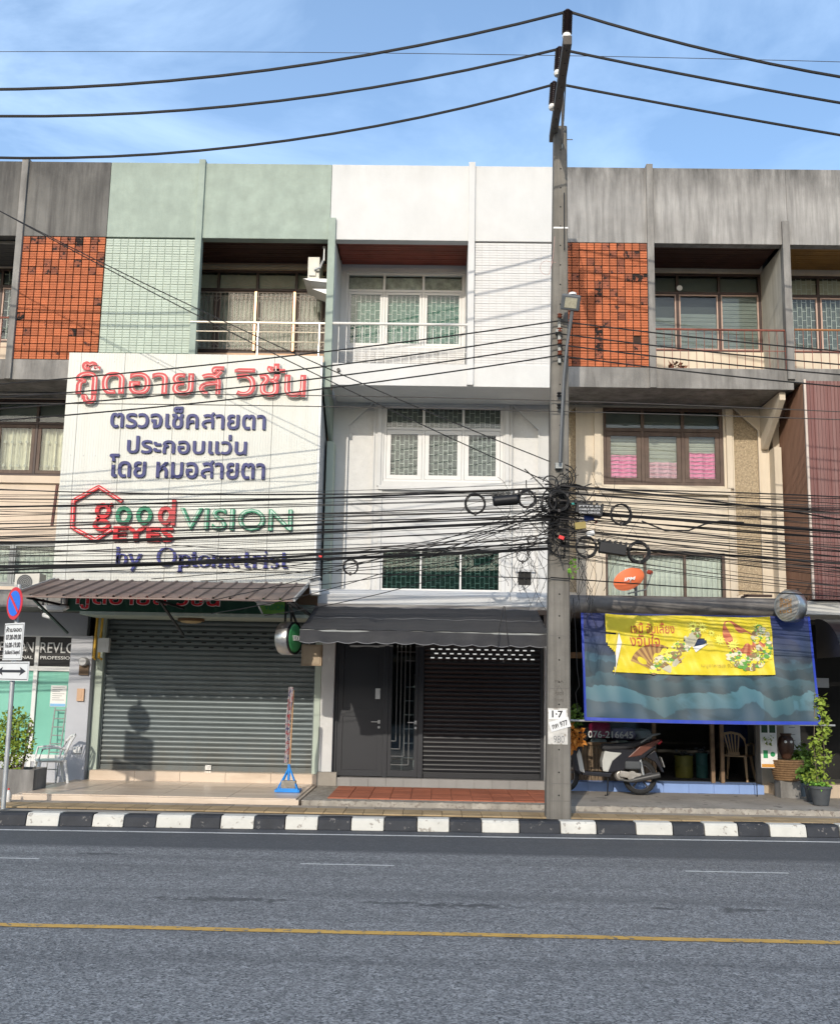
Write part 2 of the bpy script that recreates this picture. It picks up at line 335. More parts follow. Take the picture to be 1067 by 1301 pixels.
def part(name, mb, m, parent=None, **kw):
    if name in SPLIT:
        root = comps(len(mb.v), mb.f); ids = list(dict.fromkeys(root)); o = None
        if len(ids) > 1:
            for r in ids:
                ks = [k for k in range(len(mb.v)) if root[k] == r]; mp_ = {k: n for n, k in enumerate(ks)}; q = MB()
                q.add([mb.v[k] for k in ks], [tuple(mp_[k] for k in f) for f in mb.f if root[f[0]] == r]); p_ = part1(SINGLE.get(name, name), q, m, parent, **kw); o = o or p_
            return o
    o = part1(SINGLE.get(name, name), mb, m, parent, **kw)
    if name in STUFF: o['kind'] = 'stuff'
    return o
def part1(name, mb, m, parent=None, label=None, smooth=False, bevel=0, org=None, local=False):
    xs = [v[0] for v in mb.v]; ys = [v[1] for v in mb.v]; zs = [v[2] for v in mb.v]
    if org is None: org = Vector(((min(xs)+max(xs))/2, (min(ys)+max(ys))/2, min(zs)))
    me = raw_mesh(name, mb, m, org, smooth); o = D.objects.new(name, me); COL.objects.link(o)
    if parent:
        o.parent = parent; o.location = Vector(org) - W[parent.name]
    else: o.location = org
    W[o.name] = Vector(org)
    if label: o['label'] = label
    if bevel:
        b = o.modifiers.new('bevel', 'BEVEL'); b.width = bevel; b.segments = 2; b.limit_method = 'ANGLE'; b.angle_limit = rad(40)
    return o
def tag(o, label=None, cat=None, group=None, kind=None):
    if label: o['label'] = label
    if cat: o['category'] = cat
    if group: o['group'] = group
    if kind: o['kind'] = kind
    return o
def thing(name, loc, label=None, cat=None, group=None, kind=None, rz=0):
    o = D.objects.new(name, None); COL.objects.link(o); o.empty_display_size = .2; o.location = loc; o.rotation_euler = (0, 0, rz)
    W[o.name] = Vector(loc); return tag(o, label, cat, group, kind)
def piece(name, me, loc, parent, label=None):
    o = D.objects.new(name, me); COL.objects.link(o); o.parent = parent; o.location = Vector(loc)-W[parent.name]
    if label: o['label'] = label
    return o

# ---- lettering
def comps(nv, fs):
    par = list(range(nv))
    def fd(a):
        while par[a] != a: par[a] = par[par[a]]; a = par[a]
        return a
    for f in fs:
        r = fd(f[0])
        for k in f[1:]: par[fd(k)] = r
    return [fd(i) for i in range(nv)]
def text_mb(s, ext=.02, off=0.0, res=3, fixw=0):
    """lettering as a mesh; two Thai letters that the font fills badly are drawn as ribbons"""
    body = s.replace('ส', 'ด').replace('ล', 'ด')
    def conv(t):
        c = D.curves.new('t', 'FONT'); c.body = t; c.extrude = ext; c.offset = off; c.resolution_u = res
        ob = D.objects.new('t', c); COL.objects.link(ob); bpy.context.view_layer.update()
        me = D.meshes.new_from_object(ob); vs = [tuple(v.co) for v in me.vertices]; fs = [tuple(p.vertices) for p in me.polygons]
        D.objects.remove(ob); D.curves.remove(c); D.meshes.remove(me); return vs, fs
    vs, fs = conv(body); boxes = []
    for i, ch in enumerate(s):
        if ch in 'สล':
            a = conv(body[:i])[0] if i else []; b = conv(body[:i+1])[0]
            xl = max([v[0] for v in a if -.02 < v[1] < .45], default=-1) if a else -1
            new = [v for v in b if v[0] > xl+1e-4 and v[1] < .62]
            boxes.append((min(v[0] for v in new), max(v[0] for v in new), max(v[1] for v in new), ch))
    if boxes:
        root = comps(len(vs), fs); bb = {}
        for k, v in enumerate(vs):
            q = bb.setdefault(root[k], [9, -9, 9, -9]); q[0] = min(q[0], v[0]); q[1] = max(q[1], v[0]); q[2] = min(q[2], v[1]); q[3] = max(q[3], v[1])
        bad = {r for r, q in bb.items() if any(q[0] > x0-.01 and q[1] < x1+.01 and q[3] < h+.02 for x0, x1, h, _ in boxes)}
        fs = [f for f in fs if root[f[0]] not in bad]
    used = sorted({k for f in fs for k in f}); mp = {k: n for n, k in enumerate(used)}
    mb = MB(); mb.add([(vs[k][0], -vs[k][2], vs[k][1]) for k in used], [tuple(mp[k] for k in f) for f in fs])
    for x0, x1, h, ch in boxes:
        wd = max(.012, .072+2*off); q = wd/2; X0, X1, H = x0+q, x1-q, h-q; w_ = X1-X0
        P = lambda u, v: (X0+w_*u, q+(H-q)*v)
        ribbon(mb, [(X1, 0)]+[P(1, .3), P(1, .62), P(.96, .80), P(.84, .93), P(.66, 1), P(.40, 1), P(.22, .96), P(.10, .90)], wd, -ext, ext)
        ribbon(mb, [P(.97, .56), P(.6, .54), P(.34, .50), P(.12, .40), P(.04, .25), P(.10, .10), P(.26, .0), P(.42, .01)], wd, -ext*.99, ext*.99)
        if ch == 'ส': ribbon(mb, [P(.74, .93), P(.95, 1.06), P(1.12, 1.24)], wd*.9, -ext*.98, ext*.98)
    return mb
def fit(mb, x0, x1, z0, z1, y, depth):
    xs = [v[0] for v in mb.v]; zs = [v[2] for v in mb.v]; ys = [v[1] for v in mb.v]
    ax, bx, az, bz, ay, by = min(xs), max(xs), min(zs), max(zs), min(ys), max(ys)
    mb.v = [(x0+(v[0]-ax)/(bx-ax)*(x1-x0), y-depth*(by-v[1])/max(by-ay, 1e-6), z0+(v[2]-az)/(bz-az)*(z1-z0)) for v in mb.v]
    return mb
def ribbon(mb, pts, wid, y0, y1, closed=False):
    pts = [Vector((p[0], 0, p[1])) for p in pts]; n = len(pts); L_, R_ = [], []
    for i, p in enumerate(pts):
        if closed: a, b = pts[i-1], pts[(i+1) % n]
        else: a, b = pts[max(i-1, 0)], pts[min(i+1, n-1)]
        d = (b-a).normalized(); nn = Vector((-d.z, 0, d.x)); wv = (wid(d) if callable(wid) else wid)/2
        L_.append(p+nn*wv); R_.append(p-nn*wv)
    m = n if closed else n-1
    vs = []
    for i in range(n): vs += [(L_[i].x, y0, L_[i].z), (R_[i].x, y0, R_[i].z), (R_[i].x, y1, R_[i].z), (L_[i].x, y1, L_[i].z)]
    fs = []
    for i in range(m):
        a, b = i*4, ((i+1) % n)*4
        fs += [(a, a+1, b+1, b), (a+1, a+2, b+2, b+1), (a+2, a+3, b+3, b+2), (a+3, a, b, b+3)]
    if not closed: fs += [(0, 3, 2, 1), ((n-1)*4, (n-1)*4+1, (n-1)*4+2, (n-1)*4+3)]
    return mb.add(vs, fs)
def arc(cx, cz, rx, rz, a0, a1, n=14): return [(cx+rx*math.cos(rad(a0+(a1-a0)*i/n)), cz+rz*math.sin(rad(a0+(a1-a0)*i/n))) for i in range(n+1)]
def quadrect(px0, py0, px1, py1, Y):
    a, b = at(px0, (py0+py1)/2, Y), at(px1, (py0+py1)/2, Y); c, d = at((px0+px1)/2, py1, Y), at((px0+px1)/2, py0, Y)
    return a.x, b.x, c.z, d.z

# ================================================================ SETTING: ground, road, kerb, pavement
def S(o): o['kind'] = 'structure'; return o
S(part('ground', MB().add([(-700, -700, -.06), (700, -700, -.06), (700, 900, -.06), (-700, 900, -.06)], [(0, 1, 2, 3)]), mat('far_ground', (.16, .15, .13), .9)))
def ky(x): return 14.3+.042*x       # the kerb runs slightly askew to the house fronts
S(part('road', MB().add([(-60, -3.3, 0), (60, -3.3, 0), (60, ky(60), 0), (-60, ky(-60), 0)], [(0, 1, 2, 3)]), A_))
def strip(name, f, m, x0, x1, wdt, z=.004, seg=1):
    mb = MB()
    for i in range(seg):
        a = x0+(x1-x0)*i/seg; b = x0+(x1-x0)*(i+1)/seg
        mb.add([(a, f(a)-wdt/2, z), (b, f(b)-wdt/2, z), (b, f(b)+wdt/2, z), (a, f(a)+wdt/2, z)], [(0, 1, 2, 3)])
    return S(part(name, mb, m))
strip('edge_line', lambda x: ky(x)-.42, linew, -55, 55, .085)
strip('centre_line', lambda x: 8.55+.004*x+.006*math.sin(x*2.1)+.004*math.sin(x*5.3+1), liney, -55, 55, .115, .004, 400)
for a, b in ((380, 500), (860, 990), (-95, 22)):
    p, q = at(a, 1100, Z=0), at(b, 1104, Z=0)
    strip('lane_dash', lambda x: 11.62+.012*x, linew, p.x, q.x, .05)
# kerb: painted blocks
kerb = thing('kerb', (0, ky(0), 0), kind='structure')
edges = [33, 75, 117, 157, 198, 243, 280, 323, 362, 404, 446, 488, 530, 571, 612, 660, 712, 758, 808, 855, 895, 938, 978, 1025, 1067]
xs = [at(e, 1034+e*.015, Y=14.3+.042*((e-533)*.0107)).x for e in edges]
while xs[-1] < 16: xs.append(xs[-1]+.445)
pre = [xs[0]]
while pre[0] > -16: pre.insert(0, pre[0]-.445)
nb = len(pre)-1; xs = pre[:-1]+xs
for i in range(len(xs)-1):
    a, b = xs[i]+.006, xs[i+1]-.006; h = .155+random.uniform(-.006, .006); dy = random.uniform(-.008, .008)
    mb = MB(); pr = [(0, 0), (.035, h-.03), (.065, h), (.27, h), (.27, 0)]
    vs = [(a, ky(a)+y+dy, z) for y, z in pr]+[(b, ky(b)+y+dy, z) for y, z in pr]; n = 5
    mb.add(vs, [(0,1,2,3,4), (9,8,7,6,5)]+[(k, k+n, (k+1) % n+n, (k+1) % n) for k in range(n)])
    part('kerb_block', mb, kerbw if (i-nb) % 2 == 0 else kerbk, kerb, bevel=.008)
part('mortar_bed', MB().add([(-16, ky(-16)+.08, .0), (16, ky(16)+.08, .0), (16, ky(16)+.26, .0), (-16, ky(-16)+.26, .0), (-16, ky(-16)+.08, .11), (16, ky(16)+.08, .11), (16, ky(16)+.26, .11), (-16, ky(-16)+.26, .11)],
     [(0,3,2,1),(4,5,6,7),(0,1,5,4),(1,2,6,5),(2,3,7,6),(3,0,4,7)]), edgec, kerb)
# pavement sheet + flags
pv = S(part('pavement', MB().box(-60, 60, 14.75, 18.0, -.05, .135).add([(-60, ky(-60)+.25, .135), (60, ky(60)+.25, .135), (60, 14.9, .135), (-60, 14.9, .135)], [(0,1,2,3)]), pave))
me_flag = {}
def flags(x0, x1, y0, y1, z, sx, sy, m, parent, name='paving_slab', th=.02, gap=.006, fn=None):
    nx = max(1, round((x1-x0)/sx)); ny = max(1, round((y1-y0)/sy)); sx = (x1-x0)/nx; sy = (y1-y0)/ny
    key = (round(sx, 4), round(sy, 4), m.name, name)
    if key not in me_flag:
        g = gap/2; b = .004; mb = MB()
        X, Y = sx/2-g, sy/2-g
        mb.add([(-X,-Y,0),(X,-Y,0),(X,Y,0),(-X,Y,0),(-X,-Y,th-b),(X,-Y,th-b),(X,Y,th-b),(-X,Y,th-b),(-X+b,-Y+b,th),(X-b,-Y+b,th),(X-b,Y-b,th),(-X+b,Y-b,th)],
               [(0,1,5,4),(1,2,6,5),(2,3,7,6),(3,0,4,7),(4,5,9,8),(5,6,10,9),(6,7,11,10),(7,4,8,11),(8,9,10,11)])
        me_flag[key] = raw_mesh(name, mb, m)
    for i in range(nx):
        for j in range(ny):
            piece(name, me_flag[key], (x0+(i+.5)*sx, y0+(j+.5)*sy, z-th+.001+random.uniform(0, .002)), parent)
# yellow tactile strip (two rows) and grey slabs between it and the kerb
flags(-6.9, 6.9, 14.80, 15.34, .155, .27, .27, tact, pv, 'tactile_paver')
flags(-6.9, 6.9, 15.345, 15.615, .153, .40, .27, mat('grey_paver', (.30, .26, .21), .9, .15, 3, .3, 50, rnd=.12), pv)
# raised forecourts of the shops
def forecourt(x0, x1, yf, z, m, edge=True):
    o = S(part('forecourt_slab', MB().box(x0, x1, yf, 18.3, .05, z), m, bevel=.01)); return o
f1 = forecourt(-6.1, -1.93, 15.63, .225, marble)
flags(-5.95, -1.97, 15.625, 17.92, .245, 1.0, .57, marble, f1, 'marble_tile', gap=.004)
f2 = forecourt(-1.9, 1.93, 15.66, .225, edgec)
flags(-1.55, 1.82, 15.95, 17.75, .238, .30, .30, terra, f2, 'terracotta_tile')
f3 = forecourt(1.96, 5.95, 15.62, .225, pave)
f4 = forecourt(5.98, 14, 15.7, .19, pave); f5 = forecourt(-14, -6.13, 15.75, .16, pave)
# chipped edges of the forecourts
def chipedge(x0, x1, yf, z, name='chipped_edge'):
    mb = MB(); n = int((x1-x0)/.045)
    for i in range(n):
        a = x0+(x1-x0)*i/n; b = x0+(x1-x0)*(i+1)/n+.004; j = random.uniform(0, .022); k = random.uniform(-.012, .002)
        mb.add([(a, yf-.03-j, .14), (b, yf-.03-j, .14), (b, yf-.012, z+k), (a, yf-.012, z+k), (b, yf+.12, z+.004+k), (a, yf+.12, z+.004+k)], [(0,1,2,3), (3,2,4,5)])
    return mb
part('chipped_edge', chipedge(1.96, 5.95, 15.62, .23), edgec, f3); part('chipped_edge', chipedge(-1.6, 1.92, 15.66, .23), edgec, f2)

# ================================================================ SHOPHOUSES
Y0, YW, YG = 16.9, 18.1, 18.2     # parapet front, recessed wall, ground-floor front
TOP, PB, BT, BB = 10.74, 9.37, 7.18, 6.83
def tile_mesh(name, m, s=.131, h=.134, gap=.014, dep=.03):
    X = (s-gap)/2; H = h-gap; mb = MB(); y = 0
    zs = [0, H*.30, H*.33, H*.36, H*.64, H*.67, H*.70, H]; g_ = min(.008, dep*.6); ys = [-dep, -dep, -dep+g_, -dep, -dep, -dep+g_, -dep, -dep]
    pr = list(zip(ys, zs))+[(0, H), (0, 0)]
    mb.prismx(pr, -X, X); return raw_mesh(name, mb, m)
def tile_panel(parent, x0, x1, z0, z1, mats, joint, broken=0, nx=None, nz=16, gap=.016, dep=.03):
    nx = nx or round((x1-x0)/.131); sx = (x1-x0)/nx; sz = (z1-z0)/nz
    pan = part('tile_panel', MB().box(x0, x1, Y0+.03, Y0+.2, z0, z1), joint, parent)
    ms = [tile_mesh('tile', m, sx, sz, gap, dep) for m in mats]
    cl = [(random.uniform(0, nx), random.uniform(0, nz), random.uniform(.5, 1.1)) for _ in range(9)]
    for i in range(nx):
        for j in range(nz):
            k = 0
            if broken:
                r = random.random()
                if j > nz*.62 and r < .22: k = 1
                elif r < .05: k = 1
                if any((i-a)**2+(j-b)**2 < c*c for a, b, c in cl) and random.random() < .22: k = 2
                if random.random() < .003: continue
            piece('tile', ms[k], (x0+(i+.5)*sx, Y0+.03+(random.uniform(0, .004) if broken else 0), z0+j*sz+gap/2), pan)
    return pan
def pilaster(parent, x, m, z1=10.79):
    return part('pilaster', MB().box(x-.055, x+.055, Y0-.05, Y0+.12, BB-.005, z1), m, parent, bevel=.006)
def planks(parent, x0, x1, m, z=9.40):
    mb = MB(); n = 11; y0, y1 = Y0+.19, YW-.005
    for i in range(n):
        a = y0+(y1-y0)*i/n; b = y0+(y1-y0)*(i+1)/n; mb.box(x0, x1, a+.006, b-.006, z+.002*(i % 2), z+.03)
    mb.box(x0, x1, y0, y1, z+.025, z+.06)
    return part('ceiling', mb, m, parent)
def brick_grille(x0, x1, z0, z1, y, sx=.085, sz=.17, t=.007):
    mb = MB(); n = max(2, round((x1-x0)/sx)); sx = (x1-x0)/n
    for i in range(1, n): mb.box(x0+i*sx-t/2, x0+i*sx+t/2, y, y+t, z0, z1)
    for i in range(n):
        z = z0+(sz*.55 if i % 2 else sz*.15)+.02
        while z < z1-.02: mb.box(x0+i*sx+t/2, x0+(i+1)*sx-t/2, y, y+t, z-t/2, z+t/2); z += sz
    return mb
def curtain_mb(x0, x1, z0, z1, y, amp=.02, wl=.09):
    n = max(6, int((x1-x0)/wl*6)); ph = random.uniform(0, 6)
    return MB().sheet(lambda u, v: (x0+(x1-x0)*u, y+amp*math.sin(ph+(x1-x0)*u/wl*6.28)+amp*.5*math.sin(ph*2+u*9), z0+(z1-z0)*v), n, 2)
def window(parent, x0, x1, z0, z1, y, cols=3, zt=None, fm=framew, sash=framew, cur=tealcur, transcur=None, glassm=None, grille=None, fw_=.045, sw=.05, frame_d=.07, cols_x=None, curt='flat', label=None, gm=None, cuts=None):
    """frame (the part) > mullion bars in the frame, sashes, panes, curtain, grille"""
    glassm = glassm or gl
    xs = cols_x or [x0+(x1-x0)*i/cols for i in range(cols+1)]; cols = len(xs)-1
    mb = MB(); f = fw_
    mb.box(x0, x1, y, y+frame_d, z1-f, z1); mb.box(x0, x1, y, y+frame_d, z0, z0+f); mb.box(x0, x0+f, y+.001, y+frame_d, z0+f, z1-f); mb.box(x1-f, x1, y+.001, y+frame_d, z0+f, z1-f)
    for x in xs[1:-1]: mb.box(x-f*.5, x+f*.5, y+.002, y+frame_d, z0+f, z1-f)
    if zt: mb.box(x0+f, x1-f, y-.004, y+frame_d-.01, zt-f*.5, zt+f*.5)
    win = part('window', mb, fm, parent, label=label, bevel=.003)
    for i in range(cols):
        a, b = xs[i]+(f if i == 0 else f/2), xs[i+1]-(f if i == cols-1 else f/2)
        tops = [(z0+f, (zt-f/2) if zt else z1-f, True)]+([(zt+f/2, z1-f, False)] if zt else [])
        for c, d, low in tops:
            if low and sw:
                sm = MB(); g = .004
                A, B, C, E_ = a+g, b-g, c+g, d-g
                sm.box(A, B, y+.008, y+.05, E_-sw, E_); sm.box(A, B, y+.008, y+.05, C, C+sw); sm.box(A, A+sw, y+.009, y+.049, C+sw, E_-sw); sm.box(B-sw, B, y+.009, y+.049, C+sw, E_-sw)
                part('sash', sm, sash, win, bevel=.003); pa, pb, pc, pd = A+sw, B-sw, C+sw, E_-sw
            else: pa, pb, pc, pd = a, b, c, d
            part('pane', MB().box(pa, pb, y+.026, y+.032, pc, pd), glassm, win)
            if grille == 'brick' and not (transcur is foil and not low): part('grille', brick_grille(pa, pb, pc, pd, y+.040), gm or mat('grille_paint', (.55, .56, .54), .5), win)
    part('curtain', curtain_mb(x0+f, x1-f, z0+f, (zt if (zt and transcur) else z1-f), y+frame_d+.07, .0 if curt == 'flat' else .022), cur, win)
    if zt and transcur: part('curtain', MB().box(x0+f, x1-f, y+frame_d+.05, y+frame_d+.06, zt+.01, z1-f), transcur, win)
    return win

def shell(x0, x1, label, wallm, parapm, group='three-storey shophouses in one row'):
    """party walls, roof, back, floors: the plain carcass of one house"""
    t = thing('shophouse', ((x0+x1)/2, YW, .2), label, 'shophouse', group)
    part('party_wall', MB().box(x0+.001, x0+.10, YW+.2, 29, .1, 10.3), wallin, t); part('party_wall', MB().box(x1-.10, x1-.001, YW+.2, 29, .1, 10.3), wallin, t)
    part('roof', MB().box(x0+.002, x1-.002, Y0+.25, 29, 10.1, 10.25), conc2, t)
    part('rear_wall', MB().box(x0+.002, x1-.002, 29, 29.2, .1, 10.25), wallm, t)
    part('floor_slab', MB().box(x0+.1, x1-.1, YW+.2, 29, 6.9, 7.1).box(x0+.1, x1-.1, YW+.2, 29, 3.1, 3.3), wallin, t)
    return t
def balcony_slab(t, x0, x1, m, zt=BT, zb=BB):
    part('balcony_slab', MB().box(x0, x1, Y0+.005, Y0+.13, zb, zt).box(x0, x1, Y0+.13, YW-.001, zb+.02, zb+.2), m, t, bevel=.006)
def bracket(t, x, m, w=.10, name='bracket'):
    part(name, MB().prismx([(Y0+.12, BB-.003), (YW-.002, BB-.003), (YW-.002, BB-.75), (YW-.12, BB-.75), (Y0+.12, BB-.14)], x-w/2, x+w/2), m, t, bevel=.006)

# ---- second-floor facade with chamfered stucco panels
def midwall(t, x0, x1, holes, m, stucco, panels, z0=3.2, z1=9.5, win3=None):
    hs = list(holes)+[(p[0], p[1], p[2], p[3]) for p in panels]
    part('wall', MB().wall(x0, x1, z0, z1, YW, YW+.2, hs), m, t)
    for a, b, c, d, side in panels:      # side = which top corner is cut
        part('stucco_panel', MB().box(a+.001, b-.001, YW+.06, YW+.15, c+.001, d-.001), stucco, t)
        k = b-a
        tri = [(a, d-k*.95), (a, d), (b-.01, d)] if side < 0 else [(b, d-k*.95), (a+.01, d), (b, d)]
        part('chamfer', MB().prism(tri, YW+.002, YW+.07), m, t)
        # thin raised fillet along the cut
        p, q = ((a, d-k*.95), (b, d)) if side < 0 else ((a, d), (b, d-k*.95))
        mb = MB(); ribbon(mb, [p, q], .035, YW-.03, YW+.002); mb.box(a-.012, a+.012, YW-.028, YW+.001, c, d-(k*.95 if side < 0 else 0)); mb.box(b-.012, b+.012, YW-.028, YW+.001, c, d-(k*.95 if side > 0 else 0))
        part('fillet', mb, m, t)

# ======== unit A (far left, grey)
tA = shell(-9.58, -5.73, 'leftmost shophouse, stained grey concrete top with orange clay tiles over a salon front', pinkbeige, conc)
part('parapet', MB().box(-9.58, -5.73, Y0, Y0+.18, PB, TOP), concA, tA, bevel=.008)
tile_panel(tA, -7.155, -5.735, BT, PB-.004, [otile, otile2, otile3], ojoint, 1)
pilaster(tA, -7.21, conc2); balcony_slab(tA, -9.58, -5.74, conc2)
planks(tA, -9.5, -7.27, mat('grey_plank', (.10, .095, .09), .7), 9.3); bracket(tA, -9.4, pinkbeige)
part('balcony_side', MB().box(-7.26, -7.16, Y0+.121, YW-.002, BT, 9.36), conc2, tA)
midwall(tA, -9.58, -5.73, [(-8.6, -6.42, 5.42, 6.82), (-8.6, -6.2, 3.46, 4.25), (-9.4, -7.3, 7.86, 9.28)], pinkbeige, gravel, [])
window(tA, -8.6, -6.42, 5.42, 6.82, YW+.03, 3, 6.38, framed, frameb, ivorycur, greycur, gl, sw=.06, curt='w')
mb = MB()
for i in range(16):                                            # fleur-de-lis bars of the lower windows
    x = -8.5+i*.13; mb.box(x-.006, x+.006, YW+.115, YW+.127, 5.5, 6.33)
    for z in (5.62, 6.05): mb.lathe((x, YW+.10, z), [(.03, 0), (.03, .01)], 6, (0, 1, 0))
part('grille', mb, palecur, tA)
window(tA, -8.6, -6.2, 3.46, 4.25, YW+.03, 2, None, irong, irong, greywhite, None, gl, sw=.03, grille='brick', gm=irong)
window(tA, -9.4, -7.3, 7.86, 9.28, YW+.03, 3, 8.94, framed, framep, greycur, greycur, gl, sw=.03, grille='brick')
part('sill', MB().box(-8.7, -6.3, YW-.06, YW-.001, 5.28, 5.40), pinkbeige, tA, bevel=.006)
part('window_canopy', MB().box(-9.5, -5.76, YW-.35, YW-.003, 6.40+.43, 6.40+.44), conc2, tA)
def railing(t, x0, x1, z0, z1, y, m, top, n, rt=.022, mid=(), bar=.008):
    mb = MB(); mb.tube([(x0, y, z1), (x1, y, z1)], rt, 8)
    part('handrail', mb, top, t, smooth=True)
    mb = MB()
    for i in range(n+1): mb.box(x0+(x1-x0)*i/n-bar/2, x0+(x1-x0)*i/n+bar/2, y-bar/2, y+bar/2, z0, z1)
    for z in mid: mb.box(x0, x1, y-bar/2-.001, y+bar/2+.001, z-bar*.6, z+bar*.6)
    part('balusters', mb, m, t)
railing(tA, -9.45, -7.28, BT, 7.92, Y0+.05, ironr, ironr, 16, .018, (7.4,))
# canopy ledge and ground floor of A: salon front
part('canopy_ledge', MB().box(-9.58, -5.95, Y0-.05, YG, 3.02, 3.30), conc2, tA, bevel=.02)
part('lintel', MB().box(-9.58, -6.0, YG-.05, YG+.1, 2.62, 3.02), greywall, tA)
part('pillar', MB().box(-6.17, -5.80, YG-.32, YG+.1, .1, 2.62), greywall, tA, bevel=.008)
# shopfront: fascia boards, frames, frosted panes
for a, b in ((-9.2, -7.75), (-7.72, -6.86), (-6.83, -6.19)):
    part('pane', MB().box(a+.03, b-.03, YG, YG+.01, .62, 2.02), tealgl, tA)
    part('fascia_board', MB().box(a+.01, b-.01, YG-.01, YG+.01, 2.10, 2.60), mat('black_fascia', (.012, .012, .014), .4), tA)
mb = MB().box(-9.58, -6.18, YG-.04, YG+.03, 2.02, 2.10).box(-9.58, -6.18, YG-.04, YG+.03, 2.60, 2.64).box(-9.58, -6.18, YG-.04, YG+.03, .50, .62)
for x in (-9.2, -7.735, -6.845, -6.20): mb.box(x-.035, x+.035, YG-.045, YG+.035, .2, 2.6)
part('shopfront_frame', mb, plastw, tA, bevel=.004)
part('plinth', MB().box(-9.58, -6.18, YG-.02, YG+.05, .1, .50), greywall, tA)
for x0_, x1_ in ((-6.80, -5.98), (-8.02, -7.02)):
    t_ = fit(text_mb('REVLON', .01, .002), x0_, x1_, 2.33, 2.50, YG-.011, .006)
    t_.v = [v for v in t_.v]; 
    part('lettering', t_, plastw, tA) if x0_ < -7 else None
t_ = fit(text_mb('REVLO', .01, .002), -6.80, -6.20, 2.33, 2.51, YG-.011, .006); part('lettering', t_, plastw, tA)
t_ = fit(text_mb('PROFESSION', .01, .005), -6.79, -6.20, 2.22, 2.275, YG-.011, .006); part('lettering', t_, plastw, tA)
t_ = fit(text_mb('PROFESSIONAL', .01, .005), -7.62, -6.92, 2.22, 2.275, YG-.011, .006); part('lettering', t_, plastw, tA)
t_ = fit(text_mb('REVLON', .01, .002), -7.62, -6.92, 2.33, 2.51, YG-.011, .006); part('lettering', t_, plastw, tA)

# ======== unit B (green)
tB = shell(-5.725, -1.905, 'sage green shophouse with pale green tile panel behind the optician billboard', green, green)
part('parapet', MB().box(-5.725, -1.905, Y0, Y0+.18, PB, TOP), green, tB, bevel=.008)
tile_panel(tB, -5.73, -4.20, BT, PB-.02, [greentile], greenjoint, 0, 12, 16, .012, .013)
pilaster(tB, -4.14, green); balcony_slab(tB, -5.73, -1.905, green, 7.2)
planks(tB, -5.7, -1.95, brownwood, 9.42)
part('screen_back', MB().box(-5.72, -4.2, Y0+.205, Y0+.26, BT, 9.36), green, tB)
midwall(tB, -5.725, -1.905, [(-5.1, -2.06, 7.72, 9.30)], mat('peach_wall_paint', (.62, .40, .26), .8, .06, 2), gravel, [])
window(tB, -5.1, -2.06, 7.72, 9.30, YW+.03, 3, 8.93, framed, frameb, mat('grey_lace_curtain', (.44, .42, .38), .9, .15, 8), palecur, gl, sw=.035, curt='w', cols_x=[-5.1, -4.04, -3.33, -2.62, -2.06])
# curly security grille in front of the window
mb = MB(); x0g, x1g = -4.5, -2.07
for i in range(33):
    x = x0g+(x1g-x0g)*i/32; mb.box(x-.005, x+.005, YW-.03, YW-.02, 7.78, 8.85)
for z in (7.80, 8.20, 8.28, 8.78, 8.85): mb.box(x0g, x1g, YW-.031, YW-.019, z-.006, z+.006)
for i in range(16):
    x = x0g+(x1g-x0g)*(i+.5)/16
    for z in (8.12, 8.68): ribbon(mb, arc(x, z, .055, .055, 0, 180, 8), .009, YW-.034, YW-.026)
    for z in (7.90, 8.38): ribbon(mb, arc(x, z, .055, .055, 180, 360, 8), .009, YW-.034, YW-.026)
part('security_grille', mb, mat('cream_grille', (.27, .23, .19), .5), tB)
mb = MB()
for cx in (-3.68, -2.97):                                       # sunburst bars in the fanlights
    for k in range(9):
        a = rad(10+k*20); mb.obox((cx+.05*math.cos(a), YW+.02, 8.98+.05*math.sin(a)), (cx+.30*math.cos(a), YW+.02, 8.98+.24*math.sin(a)), .008, .008)
part('sunburst_grille', mb, mat('fan_bars', (.35, .30, .24), .6), tB)
part('window_head', MB().box(-5.1, -1.95, YW-.03, YW-.001, 9.30, 9.38), mat('beige_trim', (.40, .33, .24), .7), tB)
mb = MB()
for a in (0, 1): mb.box(-4.03+.70*(a+1)-.02, -4.03+.70*(a+1)+.02, YW-.06, YW-.035, 7.75, 8.87)
part('folding_post', mb, mat('copper_post', (.36, .20, .11), .35, metal=.5), tB)
# stainless railing
mb = MB().tube([(-4.2, Y0-.03, 7.86), (-1.93, Y0-.03, 7.86)], .022, 8)
for z in (7.70, 7.53): mb.tube([(-4.15, Y0-.03, z), (-1.93, Y0-.03, z)], .012, 6)
for x in (-4.13, -3.05, -2.02): mb.tube([(x, Y0-.03, 7.25), (x, Y0-.03, 7.86)], .018, 8)
part('railing', mb, mat('bright_steel_rail', (.68, .62, .52), .3, metal=.5), tB, smooth=True)
part('fin', MB().box(-1.925, -1.80, Y0-.06, Y0+.0, 6.75, 9.74), green, tB, bevel=.006)
part('fin', MB().prismx([(Y0+.0, BB), (YW-.01, BB), (YW-.01, BB-.8), (YW-.14, BB-.8), (Y0+.0, BB-.1)], -1.918, -1.862), green, tB)
part('fin', MB().box(-1.918, -1.80, YG-.5, YG-.01, 3.05, 6.03), greenL, tB)
